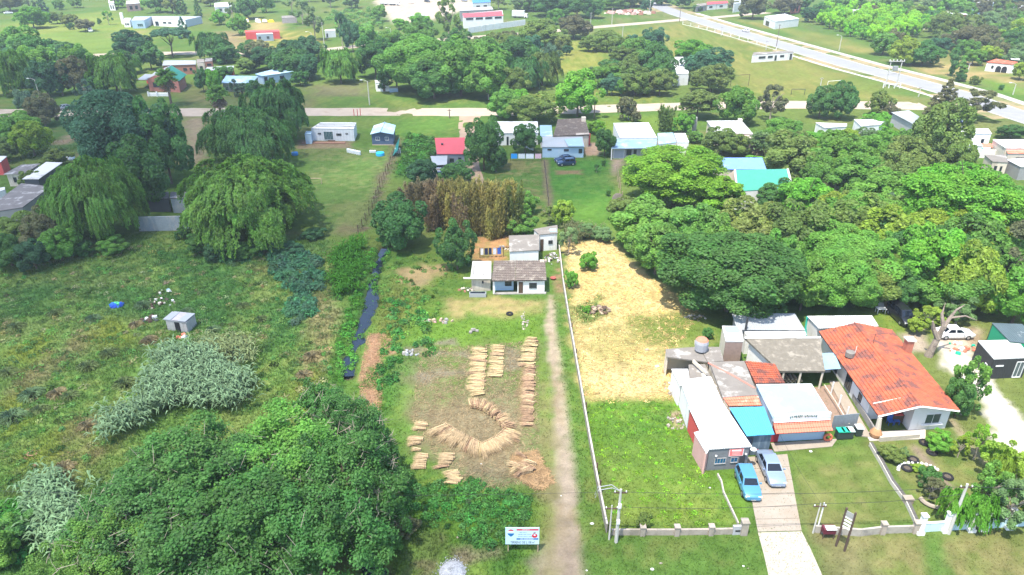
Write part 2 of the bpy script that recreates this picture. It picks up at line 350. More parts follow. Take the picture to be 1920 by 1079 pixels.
for poly in ([(693, 630), (716, 625), (712, 660), (714, 678), (690, 690), (682, 712), (672, 716), (680, 682)], [(735, 650), (747, 655), (744, 668), (722, 668)], [(686, 730), (706, 728), (716, 752), (684, 766)]):
    paint(poly, MULCH, .95, .4, .5, (.28, .165, .095), h=.03)
paint([(978, 690), (1004, 690), (997, 800), (975, 800)], (.33, .22, .115), .9, .6, .6, (.26, .17, .09))
paint([(960, 862), (1000, 850), (1035, 900), (1010, 915), (960, 885)], (.30, .20, .115), .9, .8, .9)
paint([(760, 900), (1000, 920), (1020, 1079), (780, 1079), (700, 1010)], (.060, .150, .026), .9, 2.0, 1.6, (.085, .175, .026), h=.3)
paint([(770, 1010), (830, 985), (850, 1040), (830, 1100), (770, 1100)], (.20, .165, .095), .8, 1, 1.2, (.10, .14, .04), h=.3)
paint([(845, 1020), (930, 1040), (870, 1079), (840, 1079)], (.22, .175, .115), .8, .8, .9)
# footpath and cart track
PATH = [(1033, 556), (1036, 575), (1033, 610), (1041, 660), (1048, 720), (1054, 790), (1060, 860), (1058, 920), (1062, 1000), (1062, 1079), (1060, 1180)]
for k in range(len(PATH) - 1): paint(PATH[k:k + 2], (.36, .29, .205) if k < 5 else (.32, .26, .19), 1, .45, .5, (.24, .19, .12), width=.45 + k * .105, h=.0)
paint([(1000, 1040), (1050, 985), (1110, 1079), (1110, 1180), (980, 1180)], (.26, .205, .15), .95, 1, 1, h=.02)
for k in range(4, 9): paint([(PATH[k][0] - 26, PATH[k][1]), (PATH[k + 1][0] - 32, PATH[k + 1][1])], (.20, .185, .075), .7, .8, 1.0, width=.7)
paint([(1040, 560), (1060, 560), (1110, 800), (1140, 1000), (1105, 1000), (1065, 800)], (.085, .165, .030), .8, .8, .8, (.16, .18, .05), h=.2)
# the straw lot beside the fence and the green lot in front
paint([(1056, 455), (1140, 446), (1190, 500), (1320, 590), (1340, 640), (1260, 660), (1282, 752), (1098, 756), (1075, 640)], STRAW, 1, 1.0, 1.2, (.46, .36, .145), h=.09)
paint([(1095, 735), (1280, 735), (1275, 762), (1098, 768)], (.20, .215, .05), .6, 2.0, 2.0)
paint([(1240, 600), (1345, 590), (1345, 650), (1250, 660)], (.12, .19, .034), .8, 3, 2.5)
paint([(1070, 575), (1125, 555), (1145, 590), (1105, 610), (1072, 600)], (.08, .165, .03), .9, 1, 1, h=.4)
paint([(1180, 592), (1330, 580), (1345, 640), (1260, 655), (1200, 640)], (.125, .185, .034), .95, 2, 1.6, (.16, .19, .05), h=.12)
paint([(1080, 615), (1200, 600), (1250, 660), (1200, 700), (1100, 680)], (.175, .20, .048), .6, 2.5, 2.2, (.30, .25, .09), h=.12)
paint([(1130, 700), (1230, 690), (1240, 740), (1130, 745)], (.55, .42, .21), .8, 3, 2)
paint([(1096, 750), (1275, 748), (1300, 830), (1330, 890), (1390, 990), (1140, 995)], (.100, .190, .028), 1, 1.0, .9, (.150, .205, .040), h=.2)
paint([(1150, 770), (1240, 760), (1270, 840), (1180, 860)], (.075, .165, .03), .6, 3, 3)
paint([(1200, 900), (1300, 880), (1330, 960), (1210, 970)], (.155, .20, .045), .6, 3, 3)
paint([(1120, 860), (1160, 850), (1170, 960), (1140, 980)], (.15, .18, .055), .55, 2, 2)
paint([(1160, 830), (1290, 820), (1330, 930), (1180, 960)], (.110, .185, .032), .6, 2, 2, h=.15)
paint([(1330, 885), (1395, 880), (1405, 985), (1385, 985)], (.10, .185, .026), 1, .6, .5, h=.12)
paint([(1258, 775), (1275, 772), (1282, 800), (1265, 802)], (.34, .24, .17), .9, .4, .4)
# yards at the right
paint([(1480, 845), (1630, 832), (1715, 975), (1520, 992), (1500, 930)], (.120, .160, .040), 1, .6, .5, (.155, .165, .055), h=.07)
paint([(1485, 850), (1620, 836), (1610, 860), (1490, 880)], (.095, .165, .030), .7, 1.2, 1, h=.07)
paint([(1630, 830), (1860, 800), (1920, 870), (1920, 1000), (1720, 990)], (.115, .170, .040), 1, .8, .6, (.16, .17, .055), h=.07)
paint([(1718, 842), (1776, 912)], (.26, .20, .15), .9, .4, .3, width=.45)
paint([(1788, 790), (1830, 850), (1862, 878)], (.33, .255, .175), .95, .4, .3, width=.45)
paint([(1100, 1005), (1420, 1005), (1460, 1120), (1090, 1120)], (.088, .165, .032), 1, 1, .8, (.125, .165, .042), h=.16)
paint([(1530, 1002), (1920, 1000), (2020, 1130), (1560, 1130)], (.135, .165, .045), 1, 1, .8, (.175, .165, .065), h=.1)
paint([(1530, 1000), (1620, 1000), (1660, 1100), (1580, 1130)], (.17, .155, .075), .7, 2, 1.5)
paint([(1735, 1005), (1765, 1005), (1785, 1100), (1745, 1100)], (.075, .165, .030), .8, .9, .6)
paint([(1475, 655), (1700, 560), (1920, 560), (1920, 1000), (1800, 800), (1700, 640)], (.135, .165, .045), .9, 1.0, 1.0, h=.1)
paint([(1600, 570), (1720, 560), (1780, 590), (1760, 640), (1660, 620)], (.125, .195, .032), 1, 1.5, 1.2, (.16, .20, .036), h=.12)
paint([(1690, 625), (1730, 615), (1745, 660), (1700, 660)], (.36, .29, .22), .95, .8, .7)
paint([(1752, 640), (1800, 625), (1835, 690), (1860, 715), (1920, 790), (1960, 900), (1870, 830), (1840, 740), (1770, 690)], (.58, .53, .44), 1, .6, .8, (.44, .39, .30), h=.0)
paint([(1770, 620), (1840, 615), (1840, 650), (1770, 655)], (.36, .25, .18), .8, 1, 1, (.5, .4, .3))
paint([(880, 445), (960, 440), (950, 490), (878, 492)], (.40, .22, .10), .95, .8, .8, (.20, .17, .06), h=.08)
paint([(1038, 470), (1052, 470), (1058, 550), (1040, 550)], (.11, .165, .04), .9, .6, .5, (.26, .17, .10), h=.12)
# open, broken grain everywhere
TONE *= .84 * (0.82 + 0.36 * n2)[..., None] * (0.86 + 0.28 * n4)[..., None]
ZZ = (n1 - .5) * .25 * np.clip(WEED * 2.2, 0, 1)
DITCH = [(724, 462), (712, 482), (702, 520), (694, 565), (682, 600), (672, 630), (658, 662), (652, 700)]
dd = dist_poly([tuple(P(*p).xy) for p in DITCH], XX, YY, False); dd2 = dist_poly([tuple(P(*p).xy) for p in [(655, 1000), (690, 1045), (705, 1079), (710, 1150)]], XX, YY, False)
dd = np.minimum(dd, dd2 * .8) + (n2 - .5) * 1.5 + .15
ZZ = ZZ - .95 * (1 - ss(dd, .15, 1.5))
TONE = mixc(TONE, np.broadcast_to(L3((.07, .06, .035)), TONE.shape), 1 - ss(dd, .5, 1.3))
WEED = np.where(dd < 0.8, 0, WEED)
V = np.stack([XX, YY, ZZ], -1).reshape(-1, 3)
ii = (np.arange(NYg - 1)[:, None] * NXg + np.arange(NXg - 1)[None]).ravel()
Q = np.stack([ii, ii + 1, ii + 1 + NXg, ii + NXg], -1)
gme = np_mesh('ground', V, Q, GROUND_M, col=TONE.reshape(-1, 3)); gme.polygons.foreach_set('use_smooth', np.ones(len(Q), bool))
tag(link('ground', gme), 'rough grassland and garden plots', kind='structure')
def at_grid(x, y):
    i = np.clip(np.searchsorted(GX, x), 0, NXg - 1); j = np.clip(np.searchsorted(GY, y), 0, NYg - 1); return j, i
def gz(x, y):
    j, i = at_grid(np.array([x]), np.array([y])); return float(ZZ[j, i][0])

def strip(name, line, half, z, m, kind='structure', label=None, rag=0.0, seg=4.0):
    """a road or channel: sheet along a line of ground points (px), half width(s) in metres"""
    pts = [P(*p[:2]) if len(p) < 3 else Vector((p[0], p[1], 0)) for p in line]
    hs = half if hasattr(half, '__len__') else [half] * len(pts); out = []; hh = []
    for k in range(len(pts) - 1):
        n = max(1, int((pts[k + 1] - pts[k]).length / seg))
        for j in range(n): out.append(pts[k].lerp(pts[k + 1], j / n)); hh.append(hs[k] + (hs[k + 1] - hs[k]) * j / n)
    out.append(pts[-1]); hh.append(hs[-1]); mb = MB(); prev = None
    for k, p in enumerate(out):
        d = (out[min(k + 1, len(out) - 1)] - out[max(k - 1, 0)]); d.z = 0; d.normalize(); nrm = Vector((-d.y, d.x, 0))
        a = p + nrm * (hh[k] + rnd.uniform(-rag, rag)); b = p - nrm * (hh[k] + rnd.uniform(-rag, rag)); a.z = b.z = z
        if prev: mb.face([prev[1], b, a, prev[0]])
        prev = (a, b)
    return tag(mb.build(name, m), label, kind=kind)

WATER = glass('still_water', (.010, .018, .030), .03)
strip('ditch_water', DITCH, [.8, .9, 1.0, 1.1, 1.2, 1.2, 1.2, .9], -.45, WATER, label='narrow water channel through the weeds')
strip('pond_water', [(655, 1000), (690, 1045), (705, 1079), (710, 1150)], [.5, .8, 1.0, 1.0], -.42, WATER, label='dark pool at the lower edge beside the scrub')
ROAD = mat('dirt_road_dust', (.38, .31, .235), .95, .16, 3.0, dirt=(.29, .225, .16), dirt_amt=.3)
ASPH = mat('old_asphalt', (.25, .25, .25), .9, .12, 4.0, dirt=(.27, .265, .25), dirt_amt=.4)
SHOULD = mat('sandy_shoulder', (.29, .225, .115), .95, .3, 4.0, dirt=(.15, .16, .05), dirt_amt=.6)
CONC = mat('pale_concrete', (.31, .265, .21), .9, .18, 1.6, dirt=(.28, .23, .175), dirt_amt=.4)
CONCG = mat('grey_concrete', (.30, .285, .26), .9, .2, 1.2, dirt=(.17, .155, .13), dirt_amt=.35)
KERB = mat('kerb_concrete', (.50, .47, .41), .9, .12, 2.0)
strip('dirt_road', [(-900, 213), (0, 212), (500, 210), (930, 210.5), (1300, 199), (1500, 196.5), (1735, 199)], [4.3, 4.3, 4.5, 4.4, 4.2, 4.6, 5.0], .012, ROAD, label='wide dirt road across the village', rag=.35)
strip('cross_road', [(-500, 118), (0, 113), (180, 104), (330, 100), (480, 99), (600, 95), (700, 84), (1000, 62), (1110, 52), (1290, 36.5)], 3.6, .016, ROAD, label='second dirt road behind the trees', rag=.3)
strip('access_lane', [(885, 211), (878, 225), (874, 262), (884, 300), (890, 345)], [3.2, 2.4, 1.6, 1.6, 1.8], .008, mat('reddish_track', (.33, .235, .16), .95, .2, 2.0), label='earth lane beside the red roofed house', rag=.2)
strip('side_street', [(1440, 24), (1340, 33), (1290, 36)], 3.2, .020, ROAD, label='short dirt street joining the avenue')
AV = [(1120, -16), (1215, 4), (1270, 26), (1330, 45), (1500, 95), (1600, 124), (1700, 150), (1800, 178), (1880, 207), (2050, 262)]
strip('road_verge', AV, [10, 10, 11, 11.5, 11.5, 11, 10.5, 10, 9.5, 9], .006, SHOULD, label='dry grass verge along the avenue', rag=.5)
strip('avenue', AV, 5.4, .024, ASPH, label='pale asphalt avenue running to the right')
def offset_line(line, off):
    pts = [P(*p) for p in line]; out = []
    for k, p in enumerate(pts):
        d = (pts[min(k + 1, len(pts) - 1)] - pts[max(k - 1, 0)]).normalized(); n = Vector((-d.y, d.x, 0)); q = p + n * off; out.append((q.x, q.y, 0))
    return out
strip('service_lane', offset_line(AV[2:], 11.2), 1.5, .018, mat('limestone_lane', (.42, .39, .33), .95, .12, 3), label='narrow pale lane behind the verge')
strip('avenue_kerb', offset_line(AV[4:9], -9.6), .7, .020, KERB, label='white edging of the sports field')
for s in (-1, 1): strip('road_marking', offset_line(AV[2:], s * 4.9), .09, .030, mat('road_paint', (.7, .7, .66), .7, .25, 2), label='white edge line of the avenue')
# driveway: cast slabs with open joints, then gravel
dr = empty('driveway', P(1440, 900), None); tag(dr, 'pale concrete driveway in front of the shops', kind='structure')
EL = [(1397, 858), (1404, 905), (1412, 952), (1421, 998)]; ER = [(1476, 852), (1485, 900), (1494, 950), (1503, 996)]
slab_mb = None
for k in range(3):
    a, b, c, d = [P(*q) for q in (EL[k], ER[k], ER[k + 1], EL[k + 1])]
    for j in range(2):
        q = [a.lerp(d, j / 2 + .006), b.lerp(c, j / 2 + .006), b.lerp(c, (j + 1) / 2 - .006), a.lerp(d, (j + 1) / 2 - .006)]
        mb = MB(); mb.prism([rel(dr, p).xy for p in q], 0.0, .045 + rnd.uniform(-.006, .006)); mb.build('slab', CONC, dr)
mb = MB(); mb.prism([rel(dr, P(*q)).xy for q in ((1421, 999), (1503, 997), (1520, 1030), (1560, 1120), (1450, 1120), (1432, 1040))], 0, .02); mb.build('gravel_apron', mat('white_gravel', (.40, .36, .29), .95, .2, .5, dirt=(.40, .34, .26), dirt_amt=.4, bump=.5), dr)
mb = MB(); mb.prism([P(*q).xy for q in ((1452, 848), (1560, 838), (1570, 824), (1445, 832))], 0, .06); tag(mb.build('pavement', CONC), 'concrete step along the pale blue shop', kind='structure')
mb = MB(); mb.prism([P(*q).xy for q in ((1630, 828), (1735, 824), (1735, 806), (1622, 812))], 0, .10); tag(mb.build('terrace', mat('terrace_concrete', (.48, .43, .37), .9, .15, 1)), 'concrete terrace before the orange roofed house', kind='structure')
mb = MB(); mb.prism([P(*q).xy for q in ((1557, 803), (1600, 795), (1556, 722), (1522, 728))], 0, .03); tag(mb.build('yard', mat('brown_yard', (.25, .17, .12), .9, .2, 1)), 'brown paved yard between shop and house', kind='structure')
mb = MB(); mb.prism([P(*q).xy for q in ((1607, 818), (1634, 822), (1572, 716), (1554, 716))], 0, .12); tag(mb.build('path', CONC), 'straight concrete path beside the orange roofed house', kind='structure')
# ------------------------------------------------------------------ plants
def unit(v): return v / (np.linalg.norm(v, axis=1, keepdims=True) + 1e-9)
def cards(C, Nn, ln, wd, axis=None):
    """one diamond-shaped leaf spray per centre, lying across its normal"""
    n = len(C); a = rng.normal(size=(n, 3)) if axis is None else axis
    t = unit(a - Nn * (a * Nn).sum(1, keepdims=True)); b = np.cross(Nn, t)
    ln = np.broadcast_to(np.asarray(ln, float).reshape(-1, 1), (n, 1)); wd = np.broadcast_to(np.asarray(wd, float).reshape(-1, 1), (n, 1))
    v = np.stack([C - t * ln, C + b * wd - Nn * wd * .25, C + t * ln, C - b * wd - Nn * wd * .25], 1).reshape(-1, 3)
    return v, np.arange(n * 4).reshape(n, 4)
def crown_mesh(name, clumps, n, ln, spread=.75, up=.55, jit=.5, flat=1.0, inner=.15):
    """clumps: (cx,cy,cz,r) in a unit crown; leaves sit on and just inside each clump's outer shell"""
    cl = np.array(clumps); wgt = cl[:, 3] ** 2; k = rng.choice(len(cl), n, p=wgt / wgt.sum()); c = cl[k]
    d = unit(rng.normal(size=(n, 3)) + unit(c[:, :3] + [0, 0, .05]) * spread + [0, 0, up * .5])
    r = c[:, 3] * (1 - inner * rng.random(n) ** .5 - .0); pos = c[:, :3] + d * r[:, None] * [1, 1, flat]
    nn = unit(d * .8 + [0, 0, up + .25] + rng.normal(size=(n, 3)) * jit)
    s = ln * (.7 + .6 * rng.random(n)); v, f = cards(pos, nn, s, s * .62)
    t = np.clip(.5 + .22 * rng.normal(size=n) + .12 * rng.normal(size=len(cl))[k], 0, 1)
    return np_mesh(name, v, f, LEAF, attr=np.repeat(t, 4))
def round_clumps(nc, rr=(.24, .36), low=-.75, lumps=None, asp=1.0):
    out = []; ph1, ph2 = rnd.uniform(0, 6), rnd.uniform(0, 6)
    g = pi * (3 - sqrt(5))
    for i in range(nc):
        z = low + (1 - low) * (i + .5) / nc; z = min(.98, z); r = sqrt(max(0, 1 - min(z * z, 1))); a = g * i + rnd.uniform(-.3, .3)
        k = rnd.uniform(.56, .92) * (1 + .16 * sin(2 * a + ph1) * r + .10 * sin(3 * a + ph2 + 2 * z)); cr = rnd.uniform(rr[0] * .7, rr[1])
        out.append((k * r * cos(a) * rnd.uniform(.9, 1.08), k * r * sin(a) * rnd.uniform(.9, 1.08), k * z, cr))
    for i in range(nc // 4): out.append((rnd.uniform(-.35, .35), rnd.uniform(-.35, .35), rnd.uniform(-.3, .35), .34))
    return out
LODS = {'hi': (3.0, .030, 64), 'mid': (.75, .062, 36), 'lo': (.24, .112, 22)}
PROTO = {}
def proto(kind, lod, var):
    key = (kind, lod, var)
    if key in PROTO: return PROTO[key]
    f, ln, nc = LODS[lod]; N = int(13000 * f)
    if kind == 'R': me = crown_mesh('crown_leaves', round_clumps(nc), N, ln)
    elif kind == 'S': me = crown_mesh('crown_leaves', round_clumps(nc, (.20, .30), -.9), N, ln * .9)
    elif kind == 'T':
        me = crown_mesh('crown_leaves', round_clumps(int(nc * 1.5), (.16, .27), -.6), int(N * 1.1), ln * .72, jit=.7, inner=.6)
    elif kind == 'O':
        cl = []
        for i in range(int(nc * .8)):
            a = rnd.uniform(0, 2 * pi); z = rnd.uniform(-.7, .9); r = sqrt(max(.05, 1 - z * z)) * rnd.uniform(.35, .85)
            cl.append((r * cos(a), r * sin(a), z * .85, rnd.uniform(.13, .25)))
        me = crown_mesh('crown_leaves', cl, int(N * .6), ln * .9, inner=.5)
    elif kind == 'A':
        cl = []
        for i in range(int(nc * 2.6)):
            a = rnd.uniform(0, 2 * pi); r = sqrt(rnd.random()) * .86; zt = sqrt(max(0, 1 - r * r)); z = zt * rnd.uniform(-.35, .95) - .08
            cl.append((r * cos(a), r * sin(a), z, rnd.uniform(.16, .30)))
        me = crown_mesh('crown_leaves', cl, int(N * 1.5), ln * .85, spread=.35, up=.9, flat=.62, jit=.5, inner=.4)
    elif kind == 'U':
        cl = []
        for i in range(int(nc * 1.4)):
            a = rnd.uniform(0, 2 * pi); r = sqrt(rnd.random()) * .85; cl.append((r * cos(a), r * sin(a), .55 + .3 * (1 - r * r) + rnd.uniform(-.08, .08), rnd.uniform(.15, .24)))
        me = crown_mesh('crown_leaves', cl, N, ln * .85, spread=.4, up=.8, flat=.6, inner=.3)
    elif kind == 'C':
        cl = []
        for i in range(nc * 2):
            t = (i + .5) / (nc * 2); z = -1 + 2 * t; r = (1 - t) ** .8 * .92 * rnd.uniform(.45, 1.0); a = i * 2.4 + rnd.uniform(-.4, .4)
            cl.append((r * cos(a), r * sin(a), z - .06, .10 + .16 * (1 - t)))
        me = crown_mesh('crown_leaves', cl, N, ln * .8, flat=.55, inner=.5)
    elif kind == 'Y':
        cl = [(rnd.uniform(-.5, .5) * (1 - abs(z)) , rnd.uniform(-.5, .5) * (1 - abs(z)), z, .5 * sqrt(max(.1, 1 - z * z))) for z in np.linspace(-.95, .9, nc)]
        me = crown_mesh('crown_leaves', cl, int(N * .7), ln, flat=.35, spread=1.2, inner=.3)
    elif kind == 'W':
        # weeping: bunches of hanging shoots over a dome
        ns = int(1700 * f ** .6); per = max(6, int(N * 2.6 / ns)); g = pi * (3 - sqrt(5)); C = []; T = []
        clump = [np.array((*c[:3], c[3])) for c in round_clumps(max(12, int(nc * .9)), (.20, .34), -.72)]
        for i in range(ns):
            c = clump[rnd.randrange(len(clump))]; d = np.array((rnd.gauss(0, 1) + c[0], rnd.gauss(0, 1) + c[1], abs(rnd.gauss(0, .8)))); d /= np.linalg.norm(d)
            p = c[:3] + d * c[3]; out = p.copy(); out[2] = 0; L = rnd.uniform(.08, .34) * (0.6 + .7 * np.hypot(p[0], p[1])); tint = rnd.gauss(.5, .2)
            for j in range(per):
                s = (j + rnd.random()) / per
                C.append(p + out * .16 * s * (1 - s * .5) + np.array((rnd.gauss(0, .012), rnd.gauss(0, .012), -L * s * s ** .2))); T.append(tint + rnd.gauss(0, .12))
        C = np.array(C); nn = unit(C * [1, 1, .4] + rng.normal(size=C.shape) * .45 + [0, 0, .35]); ax = np.tile([0, 0, -1.0], (len(C), 1)) + rng.normal(size=C.shape) * .22
        v, q = cards(C, nn, ln * 1.0 * (.7 + .6 * rng.random(len(C))), ln * .36, ax); me = np_mesh('crown_leaves', v, q, LEAF, attr=np.repeat(np.clip(T, 0, 1), 4))
    elif kind == 'B':
        # plumes: tall arching canes carrying fine leaves
        C = []; T = []; ax = []; npl = 26 if lod == 'hi' else 16; per = int(N * .9 / npl)
        for i in range(npl):
            a = rnd.uniform(0, 2 * pi); r = sqrt(rnd.random()) * .62; b = np.array((r * cos(a), r * sin(a), -1)); lean = np.array((cos(a), sin(a), 0)) * rnd.uniform(.1, .42); hh = rnd.uniform(1.45, 2.05); tint = rnd.gauss(.5, .2)
            for j in range(per):
                s = rnd.random() ** .7; wd = .17 * (1 - s * .75) * (.35 + min(1, s * 3)); p = b + np.array((0, 0, hh * s)) + lean * s * s + np.array((rnd.gauss(0, wd), rnd.gauss(0, wd), rnd.gauss(0, .05)))
                C.append(p); T.append(tint + rnd.gauss(0, .13)); ax.append((rnd.gauss(0, .5), rnd.gauss(0, .5), 1))
        C = np.array(C); nn = unit(rng.normal(size=C.shape) + [0, 0, .6]); v, q = cards(C, nn, ln * 1.1, ln * .42, np.array(ax)); me = np_mesh('crown_leaves', v, q, LEAF, attr=np.repeat(np.clip(T, 0, 1), 4))
    PROTO[key] = me; return me
BARK = mat('bark', (.14, .105, .075), .95, .35, .4); BARKP = mat('pale_bark', (.33, .28, .22), .95, .3, .4)
def trunk_mesh(kind):
    key = ('trunk', kind)
    if key in PROTO: return PROTO[key]
    mb = MB(); r = rnd.uniform
    if kind in 'CY': mb.tube([(0, 0, -.03), (0, 0, .5), (0, 0, .95)], [.05, .035, .008], 7)
    else:
        top = .52 if kind in 'RWSB' else .62
        mb.tube([(0, 0, -.03), (.02, .01, .15), (-.02, .02, .33), (.01, 0, top)], [.062, .047, .040, .030], 8)
        for k in range(6):
            a = k * 1.05 + r(-.3, .3); z0 = r(.26, top); q = r(.25, .6)
            mb.tube([(0, 0, z0), (cos(a) * q * .45, sin(a) * q * .45, z0 + .15), (cos(a) * q, sin(a) * q, z0 + r(.25, .38))], [.026, .017, .006], 5)
            b = a + r(.3, .7); mb.tube([(cos(a) * q * .45, sin(a) * q * .45, z0 + .15), (cos(b) * q * .9, sin(b) * q * .9, z0 + r(.28, .42))], [.013, .004], 4)
    PROTO[key] = mb.mesh('trunk_wood', BARKP if kind == 'O' else BARK); return PROTO[key]
GREENS = dict(d=(.078, .210, .044), m=(.142, .315, .046), b=(.150, .380, .036), y=(.255, .385, .038), o=(.170, .255, .052), g=(.170, .280, .092),
              t=(.066, .182, .084), n=(.178, .190, .078), l=(.205, .400, .030), k=(.056, .160, .058), u=(.125, .225, .120), e=(.205, .265, .054), x=(.330, .305, .085), z=(.280, .220, .108))
CNAME = dict(d='dark green', m='mid green', b='bright green', y='yellow-green', o='olive green', g='grey-green', t='bluish dark green', n='brownish', l='lime green', k='blackish green', u='blue-grey', e='straw-green', x='yellowish tan', z='brownish tan')
KNAME = dict(T='dense twiggy', R='rounded', O='open-crowned', W='weeping', C='cone-shaped conifer', Y='narrow column-shaped', A='layered feathery', U='flat-topped umbrella', B='plume-like', S='bushy')
TREES = []
def tree(cx, top, base, w, kind, colr, low=None, label=None):
    p = P(cx, base); pxm = FPX / depth(cx, base)
    r = max(.5, w / 2 / pxm) * {'W': .88, 'R': 1.0, 'T': 1.0}.get(kind, 1.05); h0 = height(cx, base, top); fi = math.atan2(CAM_H, p.y)
    if kind in 'CYBU': h = max(r * .9, h0)
    else: T_ = (base - top) / pxm; h = max(r * .75, (T_ * T_ - (r * sin(fi)) ** 2) / T_ / cos(fi))
    small = h < 3.2; rp = r * pxm * .533
    lod = 'hi' if rp > 34 else 'mid' if rp > 13 else 'lo'
    var = rnd.randrange(3 if kind in 'ROT' else 2)
    name = {'C': 'conifer_tree', 'Y': 'cypress_tree', 'W': 'willow_tree', 'O': 'slender_tree', 'T': 'scrub_tree', 'B': 'bamboo_clump', 'U': 'pine_tree', 'A': 'acacia_tree'}.get(kind, 'shrub' if small else 'tree')
    root = empty(name, (p.x, p.y, gz(p.x, p.y)))
    if low is None: low = {'R': .05, 'S': 0.0, 'W': .02, 'C': .04, 'Y': .03, 'O': .10, 'A': .04, 'U': .0, 'B': 0.0, 'T': 0.0}[kind]
    if small: low = min(low, .04)
    cr = link('crown', proto(kind, lod, var), root); ch = h * (1 - low); cr.location = (0, 0, h * low + ch / 2); cr.scale = (r, r * rnd.uniform(.9, 1.1), ch / 2); cr.rotation_euler = (0, 0, rnd.uniform(0, 6.28))
    c = GREENS[colr]; j = rnd.uniform(.88, 1.12); cr.color = (c[0] * j * rnd.uniform(.93, 1.07), c[1] * j, c[2] * j * rnd.uniform(.9, 1.1), 1)
    tk = link('trunk', trunk_mesh(kind), root); tk.scale = (min(max(h * .6, r * .6), r * .95),) * 2 + (h,); tk.rotation_euler = (0, 0, rnd.uniform(0, 6.28))
    if kind == 'T':
        mb = MB()
        for _ in range(60):
            a = rnd.uniform(0, 2 * pi); zz = rnd.uniform(.1, .95); q = sqrt(1 - zz * zz); d = Vector((cos(a) * q, sin(a) * q, zz)); e0 = Vector((d.x * r, d.y * r, h * .5 * (1 + d.z))) * .94; t_ = Vector((rnd.gauss(0, .3), rnd.gauss(0, .3), rnd.uniform(.1, .4)))
            mb.tube([e0 - t_, e0 + t_ * .6, e0 + t_ + Vector((rnd.gauss(0, .15), rnd.gauss(0, .15), .1))], [.022, .016, .006], 3, cap=False)
        tag(mb.build('bare_twigs', BARKP, root), kind='stuff')
    TREES.append((root, kind, colr, h, cx, base, small, label)); return root

